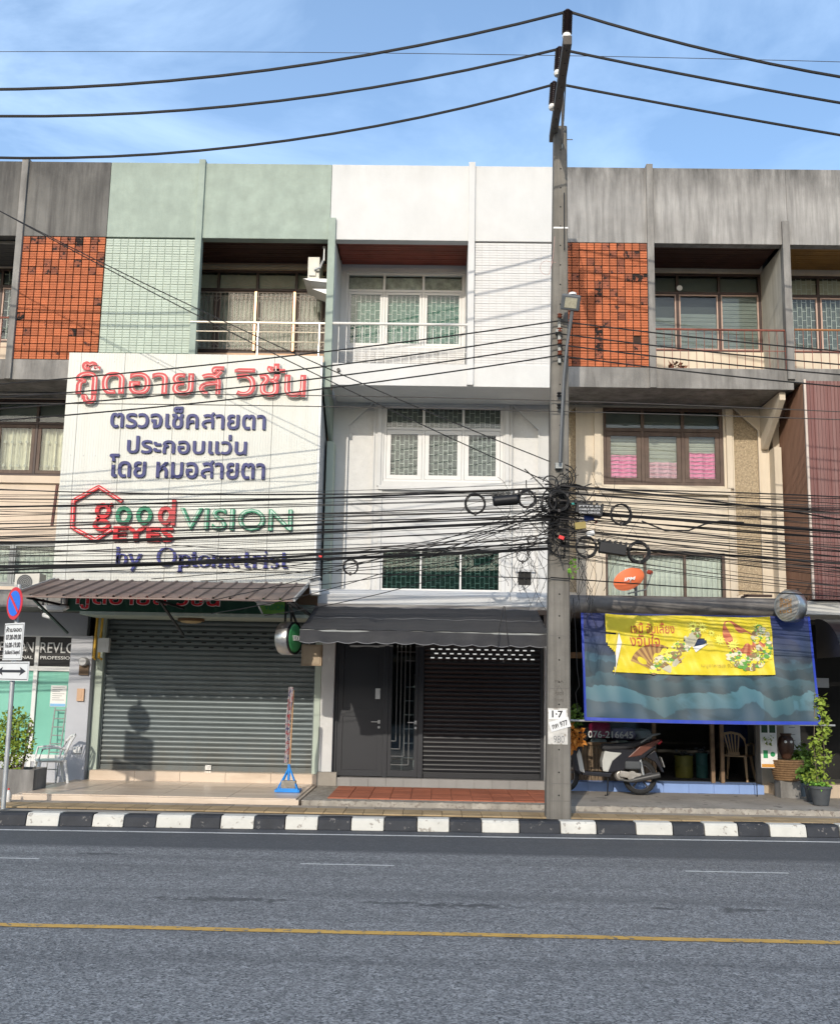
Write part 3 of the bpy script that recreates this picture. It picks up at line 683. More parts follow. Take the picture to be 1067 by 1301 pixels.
# ground floor of B: roller shutter
part('pillar', MB().box(-5.79, -5.655, YG-.16, YG+.1, .1, 3.1), greenL, tB, bevel=.006)
part('pillar', MB().box(-2.03, -1.925, YG-.16, YG+.1, .1, 3.1), greenL, tB, bevel=.006)
part('lintel', MB().box(-5.655, -2.03, YG-.45, YG+.1, 2.93, 3.2), greenL, tB, bevel=.006)
part('step', MB().box(-5.72, -1.93, YG-.28, YG+.1, .2, .385), edgec, tB)
for i in range(5):
    a = -5.72+i*3.79/5
    part('marble_riser', MB().box(a+.003, a+3.79/5-.003, YG-.30, YG-.281, .225, .39), marble, tB)
for i in range(5):
    a = -5.72+i*3.79/5
    part('marble_tread', MB().box(a+.003, a+3.79/5-.003, YG-.30, YG-.02, .391, .402), marble, tB)
def shutter(t, x0, x1, z0, z1, pitch, m, y, slots, slotm, rail=.09, sw_=.04):
    n = int(round((z1-z0-rail)/pitch)); pitch = (z1-z0-rail)/n
    sh = part('roller_shutter', MB().box(x0, x1, y-.012, y+.03, z0, z0+rail-.006), m, t, bevel=.006)
    mb = MB(); pr = [(0, 0)]+[(-.017*math.sin(math.pi*k/7)**.7, .006+(pitch-.016)*k/7) for k in range(1, 7)]+[(0, pitch-.010), (.003, pitch-.004), (.012, pitch-.002), (.012, 0)]
    mb.prismx(pr, -(x1-x0)/2, (x1-x0)/2); me = raw_mesh('slat', mb, m, smooth=True)
    for i in range(n): piece('slat', me, ((x0+x1)/2, y, z0+rail+i*pitch), sh)
    mb = MB()
    for r, off in slots:
        k = 0; x = x0+.13+off*(x1-x0-.26)/26
        while x < x1-.1:
            z = z0+rail+(n-r-.5)*pitch; mb.box(x-sw_, x+sw_, y-.026, y-.012, z-.010, z+.010); x += (x1-x0-.26)/13
    if mb.v: part('vent_slot', mb, slotm, sh)
    return sh
shutter(tB, -5.655, -2.03, .40, 2.93, .085, shutg, YG-.02, [(2, 0), (3, 1), (4, 0), (5, 1)], mat('slot_dark', (.01, .012, .012), .8))
part('shutter_lock', MB().box(-3.84, -3.74, YG-.06, YG-.033, .42, .50).lathe((-3.79, YG-.08, .47), [(.02, 0), (.02, .04)], 10, (0, 1, 0)), steel, tB)
part('sliding_rail', MB().box(-5.66, -5.63, YG-.07, YG-.035, .4, 2.93).box(-2.055, -2.025, YG-.07, YG-.035, .4, 2.93), shutg, tB)

# ======== unit C (white)
tC = shell(-1.90, 1.945, 'freshly white painted shophouse with dark red balcony ceiling and black shutter', white, white)
part('parapet', MB().box(-1.90, 1.945, Y0, Y0+.18, PB, TOP), white, tC, bevel=.008)
tile_panel(tC, .57, 1.945, BT, PB-.02, [whitetile], whitejoint, 0, 11, 16, .009, .009)
pilaster(tC, .51, white); balcony_slab(tC, -1.80, 1.945, white, 7.19, 6.81)
planks(tC, -1.79, .455, redwood, 9.42)
part('balcony_side', MB().box(.455, .565, Y0+.121, YW-.002, BT, 9.36), white, tC)
part('balcony_side', MB().box(-1.86, -1.80, Y0+.121, YW-.002, BT, 9.36), white, tC)
part('fin', MB().box(-1.90, -1.86, Y0+.181, YW-.002, BT, 9.36), green, tC)
pls = [(-1.60, -1.13, 3.52, 6.87, -1), (1.29, 1.77, 3.52, 6.85, 1)]
midwall(tC, -1.90, 1.945, [(-.96, 1.14, 5.42, 6.80), (-.96, 1.11, 3.51, 4.23), (-1.71, .43, 7.86, 9.28), (1.42, 1.64, 3.64, 3.87)], white, whitestucco, pls)
part('vent', MB().box(1.42, 1.64, YW+.05, YW+.06, 3.64, 3.87), darkin, tC)
mb = MB().box(1.52, 1.535, YW+.02, YW+.04, 3.64, 3.87).box(1.42, 1.64, YW+.02, YW+.04, 3.75, 3.765); part('vent_grille', mb, blackp, tC)
part('vent_hood', MB().box(1.36, 1.70, YW-.05, YW-.013, 3.885, 3.905), white, tC)
window(tC, -1.71, .43, 7.86, 9.28, YW+.03, 3, 8.94, framew, framew, tealcur, foil, gl, sw=.045, grille='brick', cols_x=[-1.71, -1.02, -.31, .43])
window(tC, -.96, 1.14, 5.42, 6.80, YW+.03, 3, 6.38, framew, framew, greycur, greycur, gl, sw=.075, grille='brick')
window(tC, -.96, 1.11, 3.51, 4.23, YW+.03, 3, None, framew, framew, darkgreencur, None, gld, sw=0, grille='brick', gm=mat('dim_grille_paint', (.42, .50, .47), .5), fw_=.03)
part('sill', MB().box(-1.04, 1.30, YW-.07, YW-.001, 5.26, 5.33), white, tC, bevel=.006)
mb = MB().box(-1.07, -1.0, YW-.03, YW-.001, 5.331, 6.83).box(1.18, 1.25, YW-.03, YW-.001, 5.331, 6.83).box(-1.0, 1.18, YW-.03, YW-.001, 6.80, 6.83)
part('architrave', mb, white, tC, bevel=.004)
part('window_post', MB().box(-1.03, -.965, YW-.03, YW-.001, 3.45, 5.255).box(1.12, 1.19, YW-.025, YW-.001, 3.45, 5.255), white, tC, bevel=.004)
# low tiled dado behind the railing
dado = part('dado', MB().box(-1.79, .45, YW-.03, YW-.002, 7.19, 7.80), whitejoint, tC)
dm = tile_mesh('dado_tile', whitetile, .16, .12, .008, .02)
for i in range(14):
    for j in range(5): piece('dado_tile', dm, (-1.79+.16*(i+.5), YW-.03, 7.2+.12*j), dado)
part('handrail', MB().tube([(-1.80, Y0-.02, 7.87), (.455, Y0-.02, 7.87)], .024, 8), ironw, tC, smooth=True)
mb = MB()
for i in range(17):
    x = -1.70+i*.132; mb.box(x-.005, x+.005, Y0+.02, Y0+.03, BT, 7.85)
mb.box(-1.78, .45, Y0+.019, Y0+.031, 7.40, 7.41)
part('balusters', mb, ironw, tC)
part('bolt', MB().lathe((-1.68, Y0-.04, 7.06), [(.03, 0), (.03, .05)], 8, (0, 1, 0)), blackp, tC)
# canopy slab of C (white) and ground floor
part('canopy_ledge', MB().prismx([(Y0+.04, 3.12), (Y0, 3.17), (Y0, 3.33), (Y0+.12, 3.41), (YW+.0, 3.46), (YW+.0, 3.12)], -1.90, 1.945), white, tC, bevel=.01)
part('pillar', MB().box(-1.92, -1.70, YG-.16, YG+.15, .3, 3.12), white, tC, bevel=.006)
part('pillar', MB().box(1.86, 2.02, YG-.16, YG+.15, .3, 3.12), white, tC, bevel=.006)
part('pillar_base', MB().box(-1.93, -1.60, YG-.30, YG-.161, .2, .44), pave, tC, bevel=.006)
part('step', MB().box(-1.66, 1.86, YG-.24, YG+.2, .2, .355), greystep, tC)
for i in range(12):
    a = -1.66+i*3.52/12
    part('step_tile', MB().box(a+.003, a+3.52/12-.003, YG-.258, YG-.242, .225, .36), greystep, tC)
shutter(tC, -.17, 1.80, .36, 3.0, .074, shutk, YG-.0, [(6, 0), (7, 1), (8, 0)], mat('slot_daylight_glow', (.75, .76, .74), .6, emit=.45), rail=.10, sw_=.032)  # pale glowing plates stand in for daylight coming through the vent slots
mb = MB().box(-1.70, -1.64, YG-.04, YG+.06, .36, 3.1).box(-.86, -.78, YG-.04, YG+.06, .36, 3.1).box(-.265, -.18, YG-.05, YG+.06, .36, 3.1).box(1.80, 1.86, YG-.05, YG+.06, .36, 3.1).box(-1.64, -.265, YG-.035, YG+.055, 2.72, 3.1)
part('door_frame', mb, doork, tC, bevel=.004)
dr = part('door', MB().wall(-1.64, -.86, .37, 2.72, YG-.02, YG+.03, [(-1.55, -.95, .47, 1.36), (-1.55, -.95, 1.48, 2.63)]).box(-1.55, -.95, YG+.0, YG+.02, .47, 2.63), doork, tC, label='solid charcoal door', bevel=.003)
def handle(p, x, z, y=YG-.02):
    part('handle', MB().box(x-.02, x+.02, y-.012, y-.001, z-.03, z+.03).obox((x, y-.035, z), (x-.13, y-.035, z), .014, .014).box(x-.008, x+.008, y-.04, y-.012, z-.008, z+.008).lathe((x, y-.012, z-.09), [(.022, 0), (.022, .012)], 10, (0, 1, 0)), steel, p)
handle(dr, -.93, 1.27)
part('keypad', MB().box(-1.0, -.92, YG-.05, YG-.021, 1.65, 1.83).box(-.985, -.935, YG-.055, YG-.05, 1.76, 1.81), steel, dr, bevel=.004)
dg = part('door', MB().wall(-.78, -.27, .37, 2.72, YG-.02, YG+.03, [(-.72, -.33, .47, 2.66)]), doork, tC, label='charcoal glass door with stepped bars', bevel=.003)
part('pane', MB().box(-.72, -.33, YG+.0, YG+.006, .47, 2.66), glt, dg)
handle(dg, -.31, 1.27)
mb = MB(); t_ = .012
for i, (x, z) in enumerate(((-.64, .95), (-.57, .82), (-.50, .70), (-.42, .56))):
    mb.box(x-t_/2, x+t_/2, YG-.014, YG-.004, z, 2.62); mb.box(-.72, x, YG-.014, YG-.004, z, z+t_)
for z, a in ((2.45, -.64), (2.3, -.5)): mb.box(a, -.33, YG-.0145, YG-.0035, z, z+t_)
part('door_bars', mb, mat('dark_grey_bars', (.12, .125, .125), .5), dg)
# dim hall behind the glass door
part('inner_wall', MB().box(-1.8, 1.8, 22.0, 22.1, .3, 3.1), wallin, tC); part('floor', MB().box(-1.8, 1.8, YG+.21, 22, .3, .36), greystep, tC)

# ======== unit D (beige/grey, restaurant)
tD = shell(1.955, 5.80, 'weathered shophouse right of the pole, orange clay tiles, pink curtains and blue awning', beige, conc)
part('parapet', MB().box(1.955, 5.868, Y0, Y0+.18, PB, TOP), conc, tD, bevel=.008)
tile_panel(tD, 1.955, 3.485, BT, PB-.004, [otile, otile2, otile3], ojoint, 1, 12, 16)
pilaster(tD, 3.54, conc2); balcony_slab(tD, 1.955, 5.80, conc2)
planks(tD, 3.60, 5.74, brownwood, 9.42)
part('balcony_side', MB().box(3.485, 3.595, Y0+.121, YW-.002, BT, 9.36), conc2, tD)
part('fin', MB().box(5.76, 5.88, Y0-.05, Y0-.002, 7.0, 9.78).box(5.765, 5.865, Y0-.0, Y0+.12, BB, 9.36), conc2, tD, bevel=.004)
part('balcony_side', MB().box(5.77, 5.86, Y0+.121, YW-.002, BT, 9.36), mat('lime_washed_wall', (.50, .48, .42), .85, .12, 2, streak=(.3, .27, .22)), tD)
bracket(tD, 5.71, beige, .10)
pls = [(2.02, 2.43, 3.52, 6.85, -1), (5.17, 5.62, 3.52, 6.86, 1)]
midwall(tD, 1.955, 5.80, [(2.90, 5.01, 5.42, 6.82), (2.92, 4.98, 3.44, 4.24), (3.60, 5.77, 7.86, 9.34)], beige, gravel, pls)
window(tD, 2.90, 5.01, 5.42, 6.82, YW+.03, 3, 6.42, frameb, frameb, palecur, greycur, gl, sw=.075, fw_=.06)
mb = MB()
for k, (a, b) in enumerate(((2.98, 3.60), (4.32, 4.94))): part('curtain', curtain_mb(a, b, 5.48, 5.98 if k == 0 else 6.04, YW+.14, .02, .2), pinkcur, tD)
part('curtain', curtain_mb(3.62, 4.28, 5.48, 5.86, YW+.14, .02, .2), pinkcur2, tD)
mb = MB()
for i in range(12): mb.box(2.96, 4.95, YW+.115, YW+.122, 5.52+i*.072, 5.527+i*.072)
part('window_bars', mb, irong, tD)
window(tD, 2.92, 4.98, 3.44, 4.24, YW+.03, 3, None, frameb, frameb, greywhite, None, gl, sw=.0, fw_=.045, curt='w')
part('sill', MB().box(2.82, 5.10, YW-.07, YW-.001, 5.25, 5.37), beige, tD, bevel=.006)
mb = MB().box(2.74, 2.86, YW-.05, YW-.001, 3.45, 5.249).box(5.05, 5.15, YW-.05, YW-.001, 3.45, 5.249).box(2.74, 2.86, YW-.05, YW-.001, 5.371, 6.80).box(5.05, 5.15, YW-.05, YW-.001, 5.371, 6.80)
part('window_post', mb, beige, tD, bevel=.004)
part('pilaster', MB().box(5.80, 5.92, YW-.28, YW-.001, 3.4, 6.07), beige, tD)
# louvred third-floor window
w3 = window(tD, 3.60, 5.77, 7.86, 9.34, YW+.03, 3, 8.97, framed, framep, mat('dark_room', (.035, .04, .045), .6), greycur, gl, sw=.025, cols_x=[3.6, 4.27, 5.02, 5.77])
mb = MB()
for a, b, zz in ((3.64, 4.24, 8.45), (4.31, 4.98, 8.55), (5.06, 5.72, 8.9)):
    z = 7.92
    while z < zz: mb.box(a, b, YW+.075, YW+.085, z, z+.068); z += .075
part('louvre_blades', mb, mat('louvre_glass', (.17, .185, .18), .35, .1, 5, spec=.35), tD)
railing(tD, 3.61, 5.76, BT, 7.86, Y0+.03, ironr, ironr, 16, .018, (7.50,))
part('canopy_ledge', MB().prismx([(YW, 3.08), (Y0+.10, 3.06), (Y0+.02, 3.10), (Y0-.04, 3.18), (Y0-.04, 3.27), (Y0+.02, 3.35), (Y0+.10, 3.38), (YW, 3.40)], 1.96, 5.72), ledgec, tD, bevel=.01, smooth=True)
# ground floor of D
part('pillar', MB().box(1.96+.07, 2.17, YG-.1, YG+.15, .2, 3.08), conc2, tD)
part('pillar', MB().box(5.50, 5.98, YG-.05, YG+.3, .2, 3.08), mat('cream_pillar', (.42, .36, .28), .8), tD)
for i in range(8):
    a = 2.15+i*3.3/8
    part('step_tile', MB().box(a+.003, a+3.3/8-.003, YG-.32, YG-.30, .2, .37), bluet, tD)
part('step', MB().box(2.15, 5.45, YG-.30, YG+.2, .2, .37), bluet, tD)
mb = MB()
for x in (2.2, 3.72, 4.70, 4.86): mb.box(x-.03, x+.03, YG-.03, YG+.05, .37, 3.08)
mb.box(2.2, 5.5, YG-.03, YG+.05, 2.4, 2.5).box(2.23, 3.69, YG-.03, YG+.05, .95, 1.0)
part('shopfront_frame', mb, mat('worn_wood_post', (.20, .13, .075), .7, .25, 8), tD, bevel=.004)
part('pane', MB().box(2.23, 3.69, YG+.0, YG+.006, 1.0, 2.4), glt, tD)
mb = MB()
for i in range(24): mb.box(2.24+i*.0605, 2.24+i*.0605+.052, YG+.0, YG+.02, .37, .95)
part('wooden_apron', mb, mat('brown_board', (.17, .12, .075), .7, .2, 7), tD)
t_ = fit(text_mb('076-216645', .01, .014), *quadrect(747, 929, 804, 938, YG), YG-.001, .004); part('lettering', t_, mat('silver_lettering', (.6, .6, .58), .5), tD)
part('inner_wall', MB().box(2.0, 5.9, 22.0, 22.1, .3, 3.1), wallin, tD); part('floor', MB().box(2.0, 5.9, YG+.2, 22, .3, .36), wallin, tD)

# ======== unit E (far right)
tE = shell(5.87, 9.7, 'rightmost shophouse, partly in view, with maroon corrugated cladding below its balcony', beige, conc)
part('parapet', MB().box(5.87, 9.7, Y0, Y0+.18, PB, TOP), conc, tE, bevel=.008)
balcony_slab(tE, 5.87, 9.7, conc2, 7.2, 6.95); planks(tE, 5.88, 9.6, ochrewood, 9.42)
midwall(tE, 5.87, 9.7, [(6.1, 8.2, 7.86, 9.32)], beige, gravel, [])
window(tE, 6.1, 8.2, 7.86, 9.32, YW+.03, 3, 8.94, framed, framep, greycur, palecur, gl, sw=.03, grille='brick')
railing(tE, 5.92, 9.6, BT, 7.88, Y0+.03, ironr, mat('ochre_rail', (.30, .13, .05), .6), 26, .018, (7.5,))
part('canopy_ledge', MB().box(5.74, 9.7, Y0-.02, YW, 3.12, 3.34), mat('white_ledge', (.55, .54, .5), .8, .15, 3), tE, bevel=.01)
cl = part('cladding', MB().box(6.0, 9.7, 16.78, YW-.01, 3.36, 6.93), maroon, tE)
mb = MB(); n = 65; zz0, zz1 = 3.36, 6.95
prof = []
for i in range(n):
    x = 5.98+i*.057; prof += [(x, 16.775), (x+.035, 16.775), (x+.041, 16.76), (x+.051, 16.76)]
vs = [(x, y, zz0) for x, y in prof]+[(x, y, zz1) for x, y in prof]; k = len(prof)
mb.add(vs, [(i, i+1, k+i+1, k+i) for i in range(k-1)]); part('corrugated_sheet', mb, maroon, cl)
mb = MB(); prof = []
for i in range(22):
    y = 16.78+i*.06; prof += [(y, 5.998), (y+.035, 5.998), (y+.041, 5.984), (y+.055, 5.984)]
vs = [(x, y, zz0) for y, x in prof]+[(x, y, 6.93-max(0, (y-17.3))*.55) for y, x in prof]; k = len(prof)
mb.add(vs, [(i, k+i, k+i+1, i+1) for i in range(k-1)]); part('side_sheet', mb, ochreside, cl)
part('edge_trim', MB().box(5.976, 6.01, 16.75, 16.79, 3.36, 6.97), mat('cream_edge', (.5, .42, .36), .6), cl)
part('pillar', MB().box(5.99, 6.05, YG-.05, YG+.3, .2, 3.1), beige, tE)
part('plinth', MB().box(5.6, 9.7, YG-.32, YG-.05, .15, .40), mat('beige_step_tile', (.48, .38, .28), .6), tE)
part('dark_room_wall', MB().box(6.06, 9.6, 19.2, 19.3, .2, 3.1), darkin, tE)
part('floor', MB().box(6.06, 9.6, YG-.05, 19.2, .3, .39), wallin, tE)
part('notice', MB().box(6.28, 6.68, YG-.06, YG-.05, 1.98, 2.14), mat('grey_notice', (.5, .5, .5), .6), tE)
t_ = fit(text_mb('OPEN 8.00-17.00', .01, .01), 6.31, 6.65, 2.04, 2.08, YG-.061, .002)
part('back_step', MB().box(-12, -9.7, 17, 29, 0, 10.2), conc2, tA) if False else None
# ======== low row added across the street, unseen, for window reflections and to block light
for i in range(9):
    x0 = -24+i*5.4; h = (6.9, 7.3, 6.6, 7.1)[i % 4]; t = thing('added_opposite_house', (x0+2.7, -11, 0), ('cream', 'grey', 'pale blue', 'white')[i % 4]+' low unseen house added across the street behind the viewer, '+('first', 'second', 'third', 'fourth', 'fifth', 'sixth', 'seventh', 'eighth', 'ninth')[i]+' from the west end', 'house', 'added houses across the street')
    wm = mat(('cream_far_wall', 'grey_far_wall', 'blue_far_wall', 'white_far_wall')[i % 4], ((.42, .36, .26), (.28, .27, .25), (.28, .34, .38), (.5, .5, .48))[i % 4], .85)
    hs = [(x0+.7, x0+2.2, 4.3, 5.7), (x0+3.1, x0+4.6, 4.3, 5.7), (x0+.5, x0+4.8, .1, 2.9)]
    part('wall', MB().wall(x0, x0+5.35, 0, h, -11.2, -11, hs), wm, t); part('body', MB().box(x0+.1, x0+5.25, -20, -11.35, 0, h-.3), darkin, t)
    part('canopy', MB().box(x0+.05, x0+5.3, -11, -9.6, 3.1, 3.25), conc2, t)
    for a, b, c_, d in hs[:2]: part('pane', MB().box(a, b, -11.12, -11.1, c_, d), gl, t)
    part('roof', MB().box(x0, x0+5.35, -20, -11, h, h+.12), conc2, t)
S(part('opposite_pavement', MB().box(-60, 60, -11, -3.2, -.05, .14), pave))
# ================================================================ AWNINGS, BILLBOARD, FASCIA
# ---- billboard
YB = 16.70
bb = thing('billboard', (-4.05, YB, 3.45), 'tall cream ribbed-metal billboard with red Thai headline above the brown awning', 'billboard')
bx0, bx1, bz0, bz1 = -6.14, -1.96, 3.46, 7.24
seams = [bx0, -5.93, -5.2, -4.35, -3.5, -2.72, bx1]
for a, b in zip(seams[:-1], seams[1:]):
    mb = MB(); prof = []; n = max(2, int((b-a)/.042)); s = (b-a-.006)/n
    for i in range(n):
        x = a+.003+i*s; prof += [(x, YB), (x+s*.55, YB), (x+s*.72, YB-.003), (x+s*.83, YB-.003)]
    prof.append((b-.003, YB)); k = len(prof)
    vs = [(x, y, bz0) for x, y in prof]+[(x, y, bz1) for x, y in prof]
    mb.add(vs, [(i, i+1, k+i+1, k+i) for i in range(k-1)]); mb.box(a+.003, b-.003, YB+.001, YB+.02, bz0, bz1)
    part('sign_sheet', mb, signw, bb)
part('side_panel', MB().box(bx1-.02, bx1+.0, YB+.021, YW-.01, bz0+.02, bz1-.01).box(bx0, bx0+.02, YB+.021, YW-.01, bz0+.02, 6.8), signside, bb)
part('side_flashing', MB().box(bx1-.001, bx1+.035, YB-.008, YB+.03, bz0+.02, bz1), mat('white_flashing', (.62, .62, .6), .6), bb)
mb = MB()
for x in [s_+.15 for s_ in seams[:-1]]:
    for z in (3.7, 4.6, 5.5, 6.4, 7.1):
        for dx in (0, .4): mb.lathe((x+dx, YB-.012, z), [(.008, 0), (.008, .012)], 6, (0, 1, 0))
part('screw', mb, galv, bb)
def put(s, px0, py0, px1, py1, m, ext, y, off=.0, edge=None, eoff=.0, res=3, name='lettering', fx=.07):
    x0, x1, z0, z1 = quadrect(px0, py0, px1, py1, y)
    if edge: part(name, fit(text_mb(s, .02, eoff, res, fx*1.4), x0-.02, x1+.02, z0-.02, z1+.02, y-ext*.0, ext*.8), edge, bb)
    part(name, fit(text_mb(s, .02, off, res, fx), x0, x1, z0, z1, y-(ext*.8 if edge else 0), ext if not edge else .018), m, bb)
Yl = YB-.012
x0, x1, z0, z1 = quadrect(97, 461, 389, 515, Yl-.05)
part('headline', fit(text_mb('กู๊ดอายส์ วิชั่น', .02, .024, 4, .11), x0-.014, x1+.014, z0-.010, z1+.010, Yl-.02, .05), offw, bb)
part('headline', fit(text_mb('กู๊ดอายส์ วิชั่น', .02, .020, 4, .08), x0, x1, z0, z1, Yl-.071, .02), red, bb)
part('headline', fit(text_mb('กู๊ดอายส์ วิชั่น', .02, -.030, 4, .02), x0+.05, x1-.05, z0+.045, z1-.045, Yl-.0915, .003), pinkline, bb)
for s_, r_ in (('ตรวจเช็คสายตา', (141, 517, 338, 545)), ('ประกอบแว่น', (162, 552, 314, 577)), ('โดย หมอสายตา', (139, 578, 337, 608))):
    x0, x1, z0, z1 = quadrect(*r_, Yl); part('lettering', fit(text_mb(s_, .02, .018, 3), x0, x1, z0, z1, Yl, .03), navy, bb)
def bp(zx, zy): p = at(80+zx/3.233, 440+zy/3.233, Yl-.03); return (p.x, p.z)
hexp = [bp(243, 637), bp(148, 577), bp(44, 634), bp(38, 744), bp(134, 795), bp(200, 752)]
def thick(pts):    # denser points keep mitres tidy
    o = []
    for a, b in zip(pts[:-1], pts[1:]): o += [a, (a[0]*.94+b[0]*.06, a[1]*.94+b[1]*.06), (a[0]*.06+b[0]*.94, a[1]*.06+b[1]*.94)]
    return o+[pts[-1]]
mb = MB(); ribbon(mb, thick(hexp), .06, Yl-.05, Yl-.0); part('hexagon_logo', mb, redb, bb)
mb = MB(); ribbon(mb, thick([(p[0]*.0+p[0], p[1]) for p in hexp]), .012, Yl-.053, Yl-.0505); part('hexagon_logo', mb, pinkline, bb)
def glyph(fn, m, y0, y1, name='lettering'):
    mb = MB(); fn(mb, y0, y1); part(name, mb, m, bb)
def gcurve(zx0, zy0, zx1, zy1):
    a, b = bp(zx0, zy1), bp(zx1, zy0); return lambda u, v: (a[0]+(b[0]-a[0])*u, a[1]+(b[1]-a[1])*v)
def ring(G, cu, cv, ru, rv, a0=0, a1=360, n=22):
    return [G(cu+ru*math.cos(rad(a0+(a1-a0)*i/n)), cv+rv*math.sin(rad(a0+(a1-a0)*i/n))) for i in range(n+(0 if abs(a1-a0) == 360 else 1))]
wl = .062
G = gcurve(125, 640, 205, 760)
def f(mb, a, b):
    ribbon(mb, ring(G, .48, .70, .34, .20), wl, a, b, True); ribbon(mb, ring(G, .45, .22, .40, .15), wl*.9, a, b, True); ribbon(mb, [G(.30, .52), G(.18, .43), G(.3, .36)], wl*.8, a, b); ribbon(mb, [G(.75, .86), G(1.0, .93)], wl*.7, a, b)
glyph(f, redb, Yl-.06, Yl)
for r_, m_ in (((213, 655, 287, 735), greenk), ((298, 655, 372, 735), greenk), ((388, 655, 455, 735), red)):
    G = gcurve(*r_); glyph(lambda mb, a, b: ribbon(mb, ring(G, .5, .5, .36, .38), wl, a, b, True), m_, Yl-.06, Yl)
G = gcurve(440, 632, 466, 735); glyph(lambda mb, a, b: ribbon(mb, [G(.6, 0), G(.6, 1)], wl, a, b), red, Yl-.061, Yl)
x0, x1, z0, z1 = quadrect(80+210/3.233, 440+742/3.233, 80+458/3.233, 440+803/3.233, Yl)
part('lettering', fit(text_mb('EYES', .02, .028, 3), x0, x1, z0, z1, Yl, .06), redb, bb)
x0, x1, z0, z1 = quadrect(80+482/3.233, 440+668/3.233, 80+943/3.233, 440+757/3.233, Yl)
part('lettering', fit(text_mb('VISION', .02, .010, 3), x0, x1, z0, z1, Yl, .05), greenk, bb)
part('lettering', fit(text_mb('VISION', .02, -.025, 3), x0+.015, x1-.015, z0+.012, z1-.012, Yl-.0505, .002), mat('pale_green_inline', (.4, .55, .45), .6), bb)
# serif line
x0, x1, z0, z1 = quadrect(80+216/3.233, 440+832/3.233, 80+933/3.233, 440+905/3.233, Yl)
def serif_line(mb, ya, yb):
    u = (z1-z0)         # cap height unit
    def wid(d): return .008+.040*abs(d.z)**1.5
    X = lambda e: x0+(x1-x0)*e
    def st(pts): ribbon(mb, pts, wid, ya, yb)
    def bar(e, z, w_=.022): mb.box(X(e)-(x1-x0)*w_/2, X(e)+(x1-x0)*w_/2, ya, yb, z0+u*z-.006, z0+u*z+.006)
    def V(e, a, b): st([(X(e), z0+u*a), (X(e), z0+u*b)])
    def O(e, w_, a, b, a0=0, a1=360):
        pts = arc(X(e), z0+u*(a+b)/2, (x1-x0)*w_, u*(b-a)/2, a0, a1, 20); st(pts)
    xh = .62
    V(.015, 0, 1.0); bar(.012, 1.0, .018); O(.040, .024, 0, xh)                       # b
    st([(X(.085), z0+u*xh), (X(.112), z0)]); st([(X(.145), z0+u*xh), (X(.098), z0-u*.32)]); bar(.085, xh); bar(.143, xh)
    O(.295, .048, 0, 1.02)                                                             # O
    V(.375, -.30, xh); bar(.375, -.30, .03); bar(.368, xh, .015); O(.403, .026, 0, xh)   # p
    V(.452, .05, .85); bar(.452, xh, .03); O(.464, .012, 0, .2, 180, 330)              # t
    O(.512, .028, 0, xh)                                                               # o
    for e in (.565, .605, .645): V(e, 0, xh-.08); bar(e, 0, .026)
    bar(.56, xh, .015); O(.585, .02, xh-.3, xh, 0, 170); O(.625, .02, xh-.3, xh, 0, 170)     # m
    O(.695, .026, 0, xh, 0, 310); mb.box(X(.670), X(.720), ya, yb, z0+u*.33, z0+u*.37)   # e
    V(.752, .05, .85); bar(.752, xh, .03); O(.764, .012, 0, .2, 180, 330)              # t
    V(.800, 0, xh); bar(.800, 0, .028); bar(.795, xh, .015); O(.82, .018, xh-.3, xh, 30, 150)   # r
    V(.862, 0, xh); bar(.862, 0, .028); bar(.857, xh, .015); mb.lathe((X(.862), ya, z0+u*.86), [(.02, 0), (.02, yb-ya)], 10, (0, 1, 0))   # i
    O(.912, .018, .31, xh, 30, 270); O(.912, .018, 0, .31, -150, 90)                   # s
    V(.965, .05, .85); bar(.965, xh, .03); O(.977, .012, 0, .2, 180, 330)              # t
glyph(serif_line, blue2, Yl-.045, Yl)

# ---- brown metal awning with standing seams
aw = thing('awning', (-4.0, 16.6, 3.4), 'brown ribbed metal awning over the grey-green shutter', 'awning')
ay0, ay1, az0, az1 = 14.95, 16.66, 3.065, 3.45
def awp(x, t, dz=0, sk=0): return (x, ay0+(ay1-ay0)*t, az0+(az1-az0)*t+dz)
n = 17; ax0, ax1 = -6.08, -2.03
for i in range(n):
    a = ax0+(ax1-ax0)*i/n; b = ax0+(ax1-ax0)*(i+1)/n
    mb = MB(); pr = [(a+.002, 0), (a+.03, 0), (a+.04, .028), (a+.065, .028), (a+.075, 0), ((a+b)/2+.03, .004), (b-.002, 0)]
    vs = []
    for t in (0, 1):
        for x, dz in pr: vs.append(awp(x, t, dz))
    for t in (0, 1):
        for x, dz in pr: vs.append(awp(x, t, dz-.004))
    k = len(pr); mb.add(vs, [(j, j+1, k+j+1, k+j) for j in range(k-1)]+[(2*k+j, 3*k+j, 3*k+j+1, 2*k+j+1) for j in range(k-1)]+[(j, 2*k+j, 2*k+j+1, j+1) for j in range(k-1)])
    part('roof_sheet', mb, awnb, aw)
part('edge_beam', MB().box(ax0, ax1, ay0-.01, ay0+.02, az0-.03, az0-.006), awnb, aw, bevel=.004)
part('gable_trim', MB().obox((ax0-.01, ay0, az0), (ax0-.01, ay1, az1+.01), .03, .05).obox((ax1+.015, ay0, az0), (ax1+.015, ay1, az1+.01), .03, .05), mat('grey_trim', (.35, .35, .34), .5), aw)
for x in (-5.85, -4.0, -2.12):
    part('bracket', MB().obox((x, ay0+.05, az0-.03), (x, ay1, az0-.03), .035, .035).obox((x, ay0+.1, az0-.03), (x, ay1, az0+.25), .03, .03).obox((x, ay0+.3, az0-.04), (x, ay1+.1, az0-.45), .03, .03), blackp, aw)
